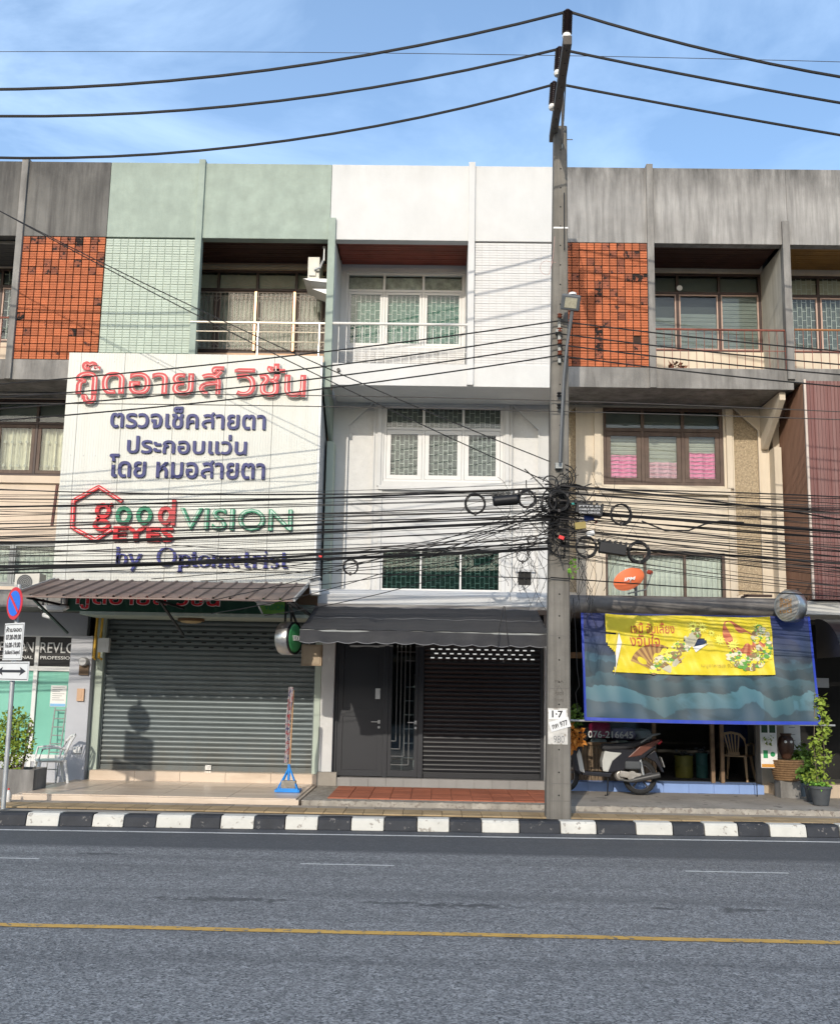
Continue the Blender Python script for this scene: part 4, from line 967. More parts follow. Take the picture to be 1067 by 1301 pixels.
# ---- fascia light box under it
fs = thing('fascia_sign', (-3.8, 17.2, 2.95), 'dark green shop fascia under the brown awning, red Thai letters edged white', 'shop sign')
FY = 16.95; xx0, xx1, zz0, zz1 = quadrect(72, 757, 364, 778, FY)
part('board', MB().box(xx0, xx1, FY, FY+.22, zz0, zz1+.15), greend, fs, bevel=.006)
wz = quadrect(318, 757, 364, 776, FY)
part('wedge', MB().prism([(wz[0]-.0, zz1+.15), (wz[0]+.22, zz0+.002), (xx1-.004, zz0+.002), (xx1-.004, zz1+.15)], FY-.006, FY-.001), greenl, fs)
part('wedge_line', MB().prism([(wz[0]-.03, zz1+.15), (wz[0]+.19, zz0+.002), (wz[0]+.215, zz0+.002), (wz[0]-.004, zz1+.15)], FY-.007, FY-.001), offw, fs)
t0, t1, q0, q1 = quadrect(97, 747, 279, 775, FY-.02)
part('lettering', fit(text_mb('กู๊ดอายส์ วิชั่น', .02, .028, 3, .11), t0-.012, t1+.012, q0-.01, q1+.01, FY, .02), offw, fs)
part('lettering', fit(text_mb('กู๊ดอายส์ วิชั่น', .02, .010, 3, .07), t0, t1, q0, q1, FY-.021, .012), redb, fs)
t0, t1, q0, q1 = quadrect(336, 768, 363, 775, FY-.02); part('lettering', fit(text_mb('VISION', .02, .0, 3, .07), t0, t1, q0, q1, FY-.007, .006), greenk, fs)
part('soffit', MB().box(-5.75, -1.95, FY+.01, YG-.3, zz0-.06, zz0-.005), greenL, fs)
# fluorescent fittings clipped beneath the awning
for a, b, yy, lb in ((50, 86, 772, 'white batten lamp under the left end of the brown awning'), (323, 350, 764, 'white batten lamp before the lime wedge of the green fascia')):
    p, q = at(a, yy, 16.2), at(b, yy+2, 16.2)
    o = thing('batten_lamp', ((p.x+q.x)/2, 16.2, p.z), lb, 'lamp', 'batten lamps under the brown awning')
    part('housing', MB().prism([(p.x, p.z), (p.x+.06, p.z-.035), (q.x-.06, p.z-.035), (q.x, p.z), (q.x-.01, p.z+.035), (p.x+.01, p.z+.035)], 16.15, 16.28), plastw, o, bevel=.004)
    part('tube', MB().tube([(p.x+.07, 16.2, p.z-.045), (q.x-.07, 16.2, p.z-.045)], .013, 8), paper, o, smooth=True)
    part('hanger', MB().box(p.x+.1, p.x+.12, 16.2, 16.215, p.z+.036, p.z+.19).box(q.x-.12, q.x-.1, 16.2, 16.215, p.z+.036, p.z+.19), irong, o)
c = at(241, 789, 17.4)
o = thing('ceiling_lamp', (c.x, 17.4, c.z), 'round brown ceiling lamp above the grey-green shutter', 'lamp')
part('bezel', MB().lathe((c.x, 17.5, c.z), [(.22, 0), (.22, .04), (.2, .055)], 24), mat('wood_bezel', (.16, .09, .04), .5), o, smooth=True)
part('diffuser', MB().lathe((c.x, 17.5, c.z-.035), [(.08, 0), (.16, .015), (.18, .034)], 24), mat('yellowed_diffuser', (.5, .38, .2), .4), o, smooth=True)
for (px, py, nm, lb) in ((60, 783, 'security_camera', 'small white bullet camera hanging from the left awning bracket'),):
    c = at(px, py, 16.3); o = thing(nm, tuple(c), lb, 'camera')
    part('body', MB().tube([c+Vector((-.06, 0, .02)), c+Vector((.08, -.05, -.02))], .035, 10), plastw, o, smooth=True)
    part('arm', MB().obox(c+Vector((-.08, .0, .27)), c+Vector((-.08, 0, .0)), .025, .025).obox(c+Vector((-.08, 0, .0)), c+Vector((-.04, 0, .01)), .02, .02), blackp, o)

# ---- charcoal canvas awning
ak = thing('awning', (0, Y0, 3.1), 'charcoal canvas awning with scalloped valance over the black shutter', 'awning')
kx0, kx1 = -1.93, 1.62; ky0, ky1, kz0, kz1 = 15.05, Y0-.01, 2.66, 3.12
def kaw(u, v):
    x = kx0+(kx1-kx0)*u; k = math.sin(math.pi*v)
    return (x, ky1+(ky0-ky1)*v, kz1+(kz0-kz1)*v - .025*k*(1+.3*math.sin(u*23)) + .006*math.sin(u*57))
part('canopy', MB().sheet(kaw, 60, 10), awnk, ak, smooth=True)
part('seam', MB().tube([kaw(i/30, .45) for i in range(31)], .006, 5).tube([kaw(i/30, .02) for i in range(31)], .012, 5), mat('grey_seam', (.13, .13, .135), .7), ak)
nsc = 13
def val(u, v):
    x = kx0+(kx1-kx0)*u; s = abs(math.sin(u*nsc*math.pi)); dz = -.02*0
    return (x, ky0-.02*v+.012*math.sin(u*70)*v+.02*math.sin(u*9), kz0-.012-(.165+.024*s)*v+.008*math.sin(u*6))
part('valance', MB().sheet(val, 156, 4), awnk, ak, smooth=True)
part('piping', MB().tube([tuple(Vector(val(i/156, 1.0))+Vector((0, -.004, 0))) for i in range(157)], .006, 5), mat('grey_piping', (.16, .16, .165), .7), ak)
part('front_bar', MB().tube([(kx0, ky0+.03, kz0-.02), (kx1, ky0+.03, kz0-.02)], .02, 8), irong, ak)
for x in (kx0+.02, kx1-.02):
    part('arm', MB().obox((x, ky0+.04, kz0-.03), (x, YG-.1, 2.75), .03, .03), irong, ak)
    part('side_flap', MB().prismx([(ky1, kz1-.01), (ky0, kz0-.01), (ky0, kz0-.14), (ky1, kz1-.35)], x-.003, x+.003), awnk, ak)
# rolled box at left end, bracket board
c = at(400, 745, 16.6)
o = thing('meter_box', (c.x, 16.6, c.z), 'white bent metal box where the two awnings meet', 'box')
part('case', MB().box(c.x-.07, c.x+.09, 16.5, 16.75, c.z-.14, c.z+.10), plastw, o, bevel=.01); part('lid', MB().obox((c.x-.09, 16.49, c.z+.10), (c.x+.1, 16.49, c.z+.14), .2, .012), plastw, o)
c0, c1, c2, c3 = quadrect(383, 819, 409, 846, 16.6)
o = thing('wooden_crate_sign', (c0, 16.6, c2), 'plain tan box hanging under the left end of the charcoal awning', 'box')
part('face', MB().box(c0, c1, 16.58, 16.72, c2, c3), mat('tan_board', (.33, .25, .17), .7, .15, 6), o, bevel=.006); part('frame', MB().box(c0+.03, c1-.03, 16.57, 16.579, c2+.03, c3-.03), mat('tan_board2', (.38, .30, .21), .7, .1, 6), o)
part('hanger', MB().box(c0+.1, c0+.12, 16.64, 16.66, c3+.0, c3+.35), irong, o)
# round double-sided light box of the optician: steel drum + green face
c = at(366, 811, 15.9)
o = thing('hanging_light_box', (c.x, 15.9, c.z), 'round steel light box with green face hanging beside the charcoal awning', 'sign')
ax_ = Vector((1, -.35, 0)).normalized()
part('drum', MB().lathe((c.x-.10, 15.95, c.z), [(.235, 0), (.25, .02), (.25, .18), (.235, .2)], 28, ax_), steel, o, smooth=True)
part('face', MB().lathe(Vector((c.x-.10, 15.95, c.z))+ax_*.201, [(.225, 0), (.20, .03), (.1, .045)], 28, ax_), mat('green_sign_face', (.05, .25, .09), .35), o, smooth=True)
part('rim', MB().lathe(Vector((c.x-.10, 15.95, c.z))+ax_*.195, [(.226, .0), (.243, .0), (.243, .03), (.226, .03)], 28, ax_, cap=False), blackp, o)
tx = text_mb('VISION', .01, .02)
fit(tx, -.13, .13, -.04, .04, 0, .006); R_ = Matrix.Translation(Vector((c.x-.10, 15.95, c.z))+ax_*.25) @ Matrix.Rotation(rad(70), 4, 'Z')
tx.xf(R_); part('lettering', tx, plastw, o)
part('hanger', MB().obox((c.x+.03, 15.95, c.z+.24), (c.x+.03, 15.95, c.z+.62), .03, .03).obox((c.x-.06, 15.95, c.z+.24), (c.x-.06, 15.95, c.z+.62), .03, .03).obox((c.x+.05, 15.95, c.z+.55), (c.x+.3, 16.6, c.z+.35), .04, .03), blackp, o)

# ---- blue tarp of the restaurant with torn yellow banner
tp = thing('tarpaulin', (4.05, 16.5, 3.05), 'blue tarpaulin hanging in front of the restaurant on the right', 'tarpaulin')
tx0, tx1, tzb, tzt = 2.29, 5.86, 1.46, 3.07
def tf(x, z, off=0): v = (tzt-z)/(tzt-tzb); return (x, 16.62-.30*v-off+(.018*math.sin(x*3.1+z*2)+.010*math.sin(x*7.7-z*3+1)+.005*math.sin(x*19+z*4))*min(1, v*1.6+.1)*(.35 if v > .97 else 1), z-.018*math.sin((x-2.29)/3.57*math.pi)*v)
def tarpmat():
    m = D.materials.new('faded_blue_tarp'); m.use_nodes = True; nt = m.node_tree; b = nt.nodes['Principled BSDF']; nn, ll = nt.nodes.new, nt.links.new
    g = nn('ShaderNodeNewGeometry'); mp = nn('ShaderNodeMapping'); mp.inputs['Scale'].default_value = (.8, .3, 1.3); ll(g.outputs['Position'], mp.inputs[0])
    n = nn('ShaderNodeTexNoise'); n.inputs['Scale'].default_value = 1.2; n.inputs['Detail'].default_value = 7; n.inputs['Distortion'].default_value = .6; ll(mp.outputs[0], n.inputs['Vector'])
    s = nn('ShaderNodeSeparateXYZ'); ll(g.outputs['Position'], s.inputs[0])
    r1 = nn('ShaderNodeValToRGB'); e = r1.color_ramp.elements; e[0].position = 0; e[0].color = (.02, .052, .082, 1); e[1].position = 1; e[1].color = (.005, .016, .14, 1)
    for p, c in ((.10, (.018, .05, .07, 1)), (.115, (.038, .11, .145, 1)), (.25, (.05, .135, .165, 1)), (.262, (.014, .042, .056, 1)), (.38, (.024, .07, .09, 1)), (.395, (.012, .034, .048, 1)), (.50, (.015, .045, .065, 1)), (.512, (.03, .085, .12, 1)), (.56, (.022, .062, .095, 1)), (.575, (.010, .026, .05, 1)), (.80, (.008, .026, .11, 1))):
        k = e.new(p); k.color = c
    a = nn('ShaderNodeMapRange'); a.inputs['From Min'].default_value = tzb; a.inputs['From Max'].default_value = tzt; ll(s.outputs['Z'], a.inputs['Value'])
    ad = nn('ShaderNodeMath'); ad.operation = 'MULTIPLY_ADD'; ad.inputs[1].default_value = .5; ll(n.outputs[0], ad.inputs[0])
    su = nn('ShaderNodeMath'); su.operation = 'SUBTRACT'; su.inputs[1].default_value = .25; ll(a.outputs[0], su.inputs[0]); ll(su.outputs[0], ad.inputs[2]); ll(ad.outputs[0], r1.inputs[0])
    r2 = nn('ShaderNodeMapRange'); r2.inputs['From Min'].default_value = .5; r2.inputs['From Max'].default_value = .53; ll(n.outputs[0], r2.inputs['Value'])
    mx = nn('ShaderNodeMix'); mx.data_type = 'RGBA'; mx.blend_type = 'MULTIPLY'; mx.inputs['B'].default_value = (.62, .68, .66, 1); ll(r2.outputs[0], mx.inputs['Factor']); ll(r1.outputs[0], mx.inputs['A'])
    ll(mx.outputs['Result'], b.inputs['Base Color']); b.inputs['Roughness'].default_value = .55; return m
part('canvas', MB().sheet(lambda u, v: tf(tx0+(tx1-tx0)*u, tzb+(tzt-tzb)*v), 90, 24, .006), tarpmat(), tp, smooth=True)
blueh = mat('bright_blue_hem', (.008, .035, .34), .5, .08, 5)
part('hem', MB().sheet(lambda u, v: tf(tx0+(tx1-tx0)*u, tzb-.045+.05*v, .006), 40, 1, .02).sheet(lambda u, v: tf(tx0-.005+.035*u, tzb+(tzt-tzb)*v, .006), 1, 14, .01).sheet(lambda u, v: tf(tx1-.03+.035*u, tzb+(tzt-tzb)*v, .006), 1, 14, .01), blueh, tp)
part('roller_bar', MB().tube([(tx0-.22, 16.34, tzb-.05), (tx1+.22, 16.34, tzb-.05)], .016, 8), galv, tp, smooth=True)
bn_ = thing('banner', (3.9, 16.5, 2.2), 'torn yellow printed banner pinned on the blue tarpaulin', 'banner')
yel = mat('yellow_banner_vinyl', (.66, .53, .025), .5, .08, 3, .3, 12)
bxl, bxr, bzb, bzt = 2.66, 5.24, 2.16, 3.06
def bwave(a, b): return Vector((0, .010*math.sin(a*13+b*9)+.008*math.sin(a*5-b*21)+.006*math.sin(a*31+b*13)-.008, -.012*math.sin((a-2.66)/2.58*math.pi*3)*(b-2.16)-.02*math.sin((a-2.66)*1.2)))
def inhole(x, z):
    u = (x-4.03)/.20; v = (z-2.66)/.075
    return u*u+v*v < 1
def leftedge(z):
    t = (z-bzb)/(bzt-bzb); return 2.66+(.0 if t > .68 else .17+.12*(.68-t)) if t > .66 else 2.72+.10*math.sin(t*8)+.06*t
mb = MB(); nu, nv = 96, 34
for j in range(nv):
    for i in range(nu):
        x0_, x1_ = bxl+(bxr-bxl)*i/nu, bxl+(bxr-bxl)*(i+1)/nu; z0_, z1_ = bzb+(bzt-bzb)*j/nv, bzb+(bzt-bzb)*(j+1)/nv
        cx, cz = (x0_+x1_)/2, (z0_+z1_)/2
        if inhole(cx, cz) or cx < leftedge(cz) - (.18 if cz > bzb+.64 else 0): continue
        mb.add([tuple(Vector(tf(a, b, .025))+bwave(a, b)) for a, b in ((x0_, z0_), (x1_, z0_), (x1_, z1_), (x0_, z1_))], [(0, 1, 2, 3)])
part('vinyl', mb, yel, bn_, smooth=True)
def onb(mb, m, name, off=.04):
    mb.v = [tuple(Vector(tf(v[0], v[2], off-.003))+Vector((0, v[1], 0))+bwave(v[0], v[2])) for v in mb.v]; part(name, mb, m, bn_)
mb = MB().prism([(2.76, 2.10), (2.90, 2.62), (2.86, 2.78), (2.80, 2.45), (2.80, 2.3)], 0, .004); onb(mb, paper, 'curled_edge')
mb = MB().prism([(3.84, 2.62), (3.96, 2.585), (3.90, 2.50)], 0, .003).prism([(4.03, 2.50), (4.24, 2.64), (3.99, 2.58)], 0, .003); onb(mb, paper, 'torn_flap')
redink = mat('brick_red_ink', (.45, .09, .04), .6)
for s_, r_ in (('เจนี้ จับเลี้ยง', (802, 789, 857, 803)), ('งจับใจ', (800, 803, 838, 820))):
    a, b, c_, d = quadrect(*r_, 16.5); mbt = text_mb(s_, .01, .006); fit(mbt, a, b, c_, d, 0, .003); onb(mbt, redink, 'lettering', .036)
def fan(cx, cz, r, a0, a1, n, m1, m2):
    A, B = MB(), MB()
    for k in range(n):
        t0_, t1_ = rad(a0+(a1-a0)*k/n), rad(a0+(a1-a0)*(k+1)/n)
        cp = lambda x, z: (min(max(x, 2.8), 5.22), min(max(z, 2.16), 3.0))
        q = MB().prism([cp(cx, cz), cp(cx+r*math.cos(t0_), cz+r*math.sin(t0_)), cp(cx+r*math.cos(t1_), cz+r*math.sin(t1_))], 0, .002)
        (A if k % 2 else B).merge(q)
    onb(A, m1, 'printed_fan', .035); onb(B, m2, 'printed_fan', .035)
fan(3.42, 2.20, .42, 20, 160, 22, mat('tan_fan', (.42, .25, .08), .6), mat('brown_fan', (.24, .12, .05), .6))
fan(4.90, 2.82, .42, 130, 330, 22, mat('salmon_fan', (.55, .20, .09), .6), mat('red_fan', (.42, .10, .05), .6))
fan(3.42, 2.20, .12, 0, 360, 12, yel, yel)
daisy, eye_ = MB(), MB()
for (x, z, r) in ((4.02, 2.90, .10), (4.16, 2.88, .09), (4.42, 2.70, .10), (4.62, 2.62, .11), (4.78, 2.38, .12), (4.98, 2.50, .11), (5.08, 2.72, .09), (5.02, 2.90, .08), (4.30, 2.80, .07), (3.62, 2.48, .09), (3.75, 2.60, .08)):
    daisy.prism([(x+r*(1 if i % 2 else .45)*math.cos(i*math.pi/11), z+r*(1 if i % 2 else .45)*math.sin(i*math.pi/11)) for i in range(22)], -.001, .0018); eye_.prism([(x+r*.22*math.cos(i*math.pi/4), z+r*.22*math.sin(i*math.pi/4)) for i in range(8)], -.001, .0012)
onb(daisy, mat('print_daisy', (.78, .74, .12), .6), 'printed_picture', .040); onb(eye_, mat('print_daisy_eye', (.40, .30, .03), .6), 'printed_picture', .0425)
bo = MB().prism([(3.50, 2.24), (3.62, 2.18), (4.02, 2.60), (4.12, 2.78), (4.02, 2.84), (3.90, 2.70)], 0, .002); onb(bo, mat('print_pale_bowl', (.45, .42, .30), .6), 'printed_picture', .0365)
pals = [mat('print_leaf', (.12, .32, .06), .6), mat('print_pale', (.62, .58, .40), .6), mat('print_flower', (.72, .62, .05), .6), mat('print_brown', (.25, .16, .07), .6)]
acc = [MB() for _ in pals]
for k in range(520):
    if k < 200: t = random.random(); x = 3.35+t*.75; z = 2.24+t*.55+random.uniform(-.09, .09)
    else: a = rad(random.uniform(200, 420)); rr = random.uniform(.18, .42); x = 4.85+rr*1.05*math.cos(a)*.85; z = 2.60+rr*math.sin(a)*.85
    if z > 2.98 or z < 2.17 or x > 5.2 or inhole(x, z): continue
    r = random.uniform(.025, .06); n_ = random.choice((5, 6, 7, 8)); sq = random.uniform(.45, 1); ph = random.uniform(0, 3)
    acc[random.randrange(4)].prism([(x+r*math.cos(ph+6.283*i/n_)*(1 if i % 2 else .8), z+r*sq*math.sin(ph+6.283*i/n_)) for i in range(n_)], -.001*k*.02, .0015)
for m_, q in zip(pals, acc): onb(q, m_, 'printed_picture', .038)
mbt = text_mb('เมนูอาหารเจ จับเลี้ยง', .01, .0); fit(mbt, 4.1, 4.75, 2.26, 2.34, 0, .002); onb(mbt, mat('ochre_ink', (.4, .3, .05), .6), 'lettering', .036)
# steel round sign of the restaurant
c = at(1004, 770, 16.3)
o = thing('hanging_light_box', (c.x, 16.3, c.z), 'round silver light box at the right corner of the blue tarpaulin', 'sign')
ax_ = Vector((-.93, -.60, 0)).normalized(); cc = Vector((c.x+.10, 16.4, c.z))
part('drum', MB().lathe(cc, [(.235, 0), (.25, .02), (.25, .17), (.235, .19)], 30, ax_), steel, o, smooth=True)
part('face', MB().lathe(cc+ax_*.191, [(.215, 0), (.2, .012), (.1, .016)], 30, ax_), mat('sun_faded_face', (.30, .29, .27), .4, .25, 14), o, smooth=True)
tx = MB()
for q, (s_, dz) in enumerate((('ร้าน', .06), ('อาหาร', -.02), ('เจนี้', -.11))):
    t_ = fit(text_mb(s_, .01, .01), -.11, .11, dz, dz+.07, 0, .004); tx.merge(t_)
tx.xf(Matrix.Translation(cc+ax_*.212) @ Matrix.Rotation(math.atan2(ax_.x, -ax_.y), 4, 'Z')); part('lettering', tx, mat('faded_orange_ink', (.45, .25, .1), .6), o)
part('hanger', MB().obox(cc+Vector((.03, 0, .24)), cc+Vector((.03, .5, .3)), .03, .03), irong, o)
# black round awning of the neighbour
o = thing('awning', (6.9, 17, 2.9), 'black domed awning with scalloped white strip at the right edge', 'awning')
part('canopy', MB().sheet(lambda u, v: (6.05+2.6*u+ (.0), 16.9-1.0*math.sin(v*math.pi/2)*(1-.0*u), 3.05-.62*(1-math.cos(v*math.pi/2))), 26, 10), mat('black_vinyl', (.015, .015, .017), .35), o, smooth=True)
part('canopy_end', MB().prismx([(16.9, 3.05)]+[(16.9-1.0*math.sin(k/10*math.pi/2), 3.05-.62*(1-math.cos(k/10*math.pi/2))) for k in range(11)]+[(16.9, 2.43)], 6.05, 6.06), MATS['black_vinyl'], o)
part('valance', MB().sheet(lambda u, v: (6.05+2.6*u, 15.89+.012*math.sin(u*140), 2.43-(.10+.03*abs(math.sin(u*26*math.pi)))*v), 208, 2), plastw, o)

# ---- AC units
def ac(px0, py0, px1, py1, Y, label, dpt=.3, face='front', fan_=True):
    a, b, c_, d = quadrect(px0, py0, px1, py1, Y)
    o = thing('air_conditioner', ((a+b)/2, Y, c_), label, 'air conditioner')
    part('casing', MB().box(a, b, Y, Y+dpt, c_, d), mat('aged_cream_metal', (.55, .53, .47), .5, .08, 5), o, bevel=.012)
    if fan_:
        r = min(b-a, d-c_)*.42; cx = a+(b-a)*.42; mb = MB()
        for k in range(5): mb.lathe((cx, Y-.006, (c_+d)/2), [(r*(k+1)/5-.006, 0), (r*(k+1)/5, 0), (r*(k+1)/5, .005), (r*(k+1)/5-.006, .005)], 20, (0, 1, 0), cap=False)
        part('fan_guard', mb, irong, o); part('fan_well', MB().lathe((cx, Y-.003, (c_+d)/2), [(r, 0), (r, .002)], 20, (0, 1, 0)), mat('fan_dark', (.08, .08, .08), .7), o)
    return o, a, b, c_, d
o, a, b, c_, d = ac(18, 728, 50, 752, 17.3, 'cream outdoor air conditioner on the ledge beside the billboard foot')
# side-on unit on the green balcony, on its shelf
o, a, b, c_, d = ac(391, 326, 406, 354, 17.2, 'small cream air conditioner mounted high on the green balcony fin', .55, fan_=False)
part('cover', MB().box(a+.03, b-.06, 17.17, 17.199, c_+.05, c_+.2), mat('aged_cream_metal', (.55, .53, .47)), o); part('pipe', MB().tube([(a+.12, 17.15, c_+.15), (a+.22, 17.12, c_+.17), (b+.07, 17.12, c_+.3), (b+.09, 17.12, c_+.55), (b+.05, 17.2, 9.35)], .022, 7), galv, o, smooth=True)
part('feet', MB().box(a, a+.04, 17.2, 17.7, c_-.03, c_-.001).box(b-.04, b, 17.2, 17.7, c_-.03, c_-.001), blackp, o)
part('shelf', MB().prism([(a-.06, c_-.035), (-1.93, c_-.035), (-1.93, c_-.10), (a+.05, c_-.07)], 17.1, 17.85).prism([(a+.1, c_-.2), (-1.93, c_-.2), (-1.93, c_-.3)], 17.15, 17.6), plastw, o)

# ---- orange satellite dish on the ledge
c = at(802, 739, 17.0)
o = thing('satellite_dish', (c.x, 17.0, 3.38), 'orange satellite dish on the concrete ledge right of the pole', 'satellite dish')
ax_ = Vector((-.45, -.62, .62)).normalized(); cc = Vector((c.x+.0, 17.1, c.z+.0))
part('reflector', MB().lathe(cc, [(.01, .0), (.09, .007), (.16, .026), (.22, .052), (.26, .075), (.26, .07), (.215, .042), (.01, -.012)], 32, ax_, cap=False), orangep, o, smooth=True)
tx = fit(text_mb('IPM', .01, .03), -.09, .09, -.03, .05, 0, .003)
zz_ = ax_; xx_ = Vector((.85, -.40, 0)).normalized(); xx_ = (xx_-zz_*xx_.dot(zz_)).normalized(); yy_ = zz_.cross(xx_)
M_ = Matrix(((xx_.x, -zz_.x, yy_.x, 0), (xx_.y, -zz_.y, yy_.y, 0), (xx_.z, -zz_.z, yy_.z, 0), (0, 0, 0, 1)))
tx.xf(Matrix.Translation(cc+zz_*.035+yy_*.03) @ M_); part('lettering', tx, offw, o)
part('mast', MB().tube([(c.x+.12, 17.25, 3.39), (c.x+.12, 17.25, 3.75)], .022, 8).tube([(c.x+.12, 17.25, 3.5), tuple(cc)], .02, 6), irong, o)
tip = cc+Vector((.28, -.35, .12)); part('feed_arm', MB().tube([cc-yy_*.26, cc+Vector((.2, -.26, -.14)), tip], .012, 6), irong, o)
part('feed_horn', MB().tube([tip, tip+Vector((-.05, .05, .02))], .035, 10), mat('red_cap', (.4, .06, .03), .4), o)

# ================================================================ UTILITY POLE
PX, PY = 1.715, 14.78
pl = thing('utility_pole', (PX, PY+.12, .15), 'tall square concrete utility pole in front of the white shophouse', 'utility pole')
def pe(z): t = (z-.13)/(10.3-.13); return (1.545+.135*t, 1.885-.01*t)
mb = MB(); zsl = [0, 2.5, 5, 7.5, 10.3]; vs = []
for z in zsl:
    a, b = pe(max(z, .13)); d = .29-.09*z/10.3; c_ = .02
    vs += [(a+c_, PY, z), (b-c_, PY, z), (b, PY+c_, z), (b, PY+d-c_, z), (b-c_, PY+d, z), (a+c_, PY+d, z), (a, PY+d-c_, z), (a, PY+c_, z)]
fs_ = [(i*8+k, i*8+(k+1) % 8, (i+1)*8+(k+1) % 8, (i+1)*8+k) for i in range(4) for k in range(8)]+[tuple(range(7, -1, -1)), tuple(range(32, 40))]
part('shaft', mb.add(vs, fs_), polec, pl)
mb = MB()
z = .45
while z < 10.2:
    if not 3.4 < z < 5.1:
        a, b = pe(z); mb.lathe(((a+b)/2, PY-.002, z), [(.012, 0), (.012, .001)], 8, (0, 1, 0))
    z += .305
part('bolt_hole', mb, mat('hole_dark', (.01, .01, .01), .9), pl)
mb = MB()
for py_ in (808, 875, 930, 996, 1018, 290): z = at(708, py_, PY).z; a, b = pe(z); mb.box(a+.02, b-.02, PY-.0015, PY-.0005, z-.004, z+.004)
part('strap', mb, mat('strap_grey', (.12, .11, .1), .7), pl)
part('strap', MB().box(pe(9.4)[0]-.004, pe(9.4)[1]+.004, PY-.004, PY+.22, at(708, 289, PY).z-.012, at(708, 289, PY).z+.012), plastw, pl)
# paper stickers, licence plate and stencils
def onpole(name, r_, m, y=PY-.004, rot=0):
    a, b, c_, d = quadrect(*r_, y); mb = MB().box(a, b, y-.002, y, c_, d)
    if rot: ctr = Vector(((a+b)/2, y, (c_+d)/2)); mb.xf(Matrix.Translation(ctr) @ Matrix.Rotation(rot, 4, 'Y') @ Matrix.Translation(-ctr))
    return part(name, mb, m, pl), a, b, c_, d
onpole('sticker', (696, 900, 721, 946), mat('peeling_paper', (.50, .48, .44), .8, .2, 9, spots=(.3, .27, .23), spotscale=14, spotpos=.56))
onpole('sticker', (697, 902, 719, 914), paper, PY-.007)
a, b, c_, d = quadrect(701, 903, 715, 912, PY-.009); part('lettering', fit(text_mb('1·7', .01, .03), a, b, c_, d, PY-.009, .002), inkd, pl)
a, b, c_, d = quadrect(703, 935, 717, 944, PY-.009); part('lettering', fit(text_mb('980', .01, .0), a, b, c_, d, PY-.006, .002), inkg, pl)
_, a, b, c_, d = onpole('plate', (698, 914, 724, 927), plastw, PY-.014, rad(-17))
mb = fit(text_mb('กพ 977', .01, .02), a+.03, b-.03, c_+.03, d-.035, PY-.0175, .002); ctr = Vector(((a+b)/2, PY, (c_+d)/2)); mb.xf(Matrix.Translation(ctr) @ Matrix.Rotation(rad(-17), 4, 'Y') @ Matrix.Translation(-ctr))
part('lettering', mb, inkd, pl)
mb = MB(); cx = sum(pe(2.0))/2; zc = at(708, 876, PY).z
ribbon(mb, [(cx-.055, zc-.04), (cx, zc+.05), (cx+.055, zc-.04)], .012, PY-.003, PY-.001, True)
for k, s_ in enumerate(('PEA', '', 'กฟภ', '12 เมตร')):
    if s_: q = fit(text_mb(s_, .01, .0), cx-.06, cx+.06, zc+.09-k*.085, zc+.13-k*.085, PY-.002, .001); mb.merge(q)
part('stencil', mb, mat('stencil_grey', (.10, .09, .08), .8), pl)
# top: a level concrete arm reaching out over the road with three standing insulators
HVY = (12.35, 13.2, 14.05)
arm0, arm1 = at(702, 176, 15.1), at(721, 50, 12.2)
part('crossarm', MB().obox(arm0, arm1, .11, .12, (0, 0, 1)), mat('dark_arm_concrete', (.09, .08, .07), .85, .2, 6, .3, 50), pl, bevel=.01)
mb = MB()
for k in range(9):
    p = arm0+(arm1-arm0)*(k+.5)/9; mb.lathe(p+Vector((0, 0, -.062)), [(.012, 0), (.012, .004)], 8)
part('bolt_hole', mb, MATS['hole_dark'], pl)
part('steel_rod', MB().tube([(1.82, PY-.03, 8.3), (1.82, PY-.03, 9.2)], .009, 6), blackp, pl)
part('brace', MB().obox((1.80, PY+.02, 10.0), at(715, 95, 13.3), .035, .02), galv, pl)
part('ground_wire', MB().tube([at(714, 188, PY-.02), at(716, 150, PY-.05), at(719, 92, 13.4)], .010, 6), irong, pl)
part('through_bolt', MB().tube([(1.86, PY+.1, 10.13), (1.97, PY+.1, 10.13)], .008, 6), irong, pl)
ins = mat('dark_glazed_insulator', (.035, .022, .022), .25, .2, 9, spec=.6)
def insulator(pb, pt_, Y, r):
    b, t = at(*pb, Y), at(*pt_, Y); ax = t-b; ln = ax.length; mb = MB(); n = 11; prof = []
    for i in range(n):
        a = ln*i/n; s_ = ln/n; prof += [(r*.62, a), (r, a+s_*.45), (r*.62, a+s_*.8)]
    prof.append((r*.5, ln+.02)); mb.lathe(b, prof, 16, ax)
    o = part('insulator', mb, ins, pl, smooth=True)
    part('cap', MB().lathe(b-ax.normalized()*.07, [(.045, 0), (.06, .03), (.05, .07)], 14, ax), offw, o, smooth=True)
insulator((720, 43), (721, 14), HVY[0], .066); insulator((709, 90), (711, 61), HVY[1], .062); insulator((702, 133), (704, 105), HVY[2], .062)
# low-voltage rack
rk = part('rack', MB().box(1.72, 1.76, PY-.06, PY-.001, at(712, 462, PY).z, at(712, 400, PY).z), irong, pl)
for py_ in (404, 422, 437, 451):
    z = at(712, py_, PY).z; part('spool', MB().lathe((1.74, PY-.10, z-.03), [(.03, 0), (.04, .012), (.022, .03), (.04, .05), (.03, .06)], 12), mat('brown_glaze', (.16, .05, .03), .3), rk, smooth=True)
for py_ in (503, 518):
    z = at(709, py_, PY).z; part('spool', MB().lathe((1.73, PY-.08, z-.03), [(.03, 0), (.035, .012), (.018, .03), (.035, .05), (.03, .06)], 10), blackp, pl, smooth=True)
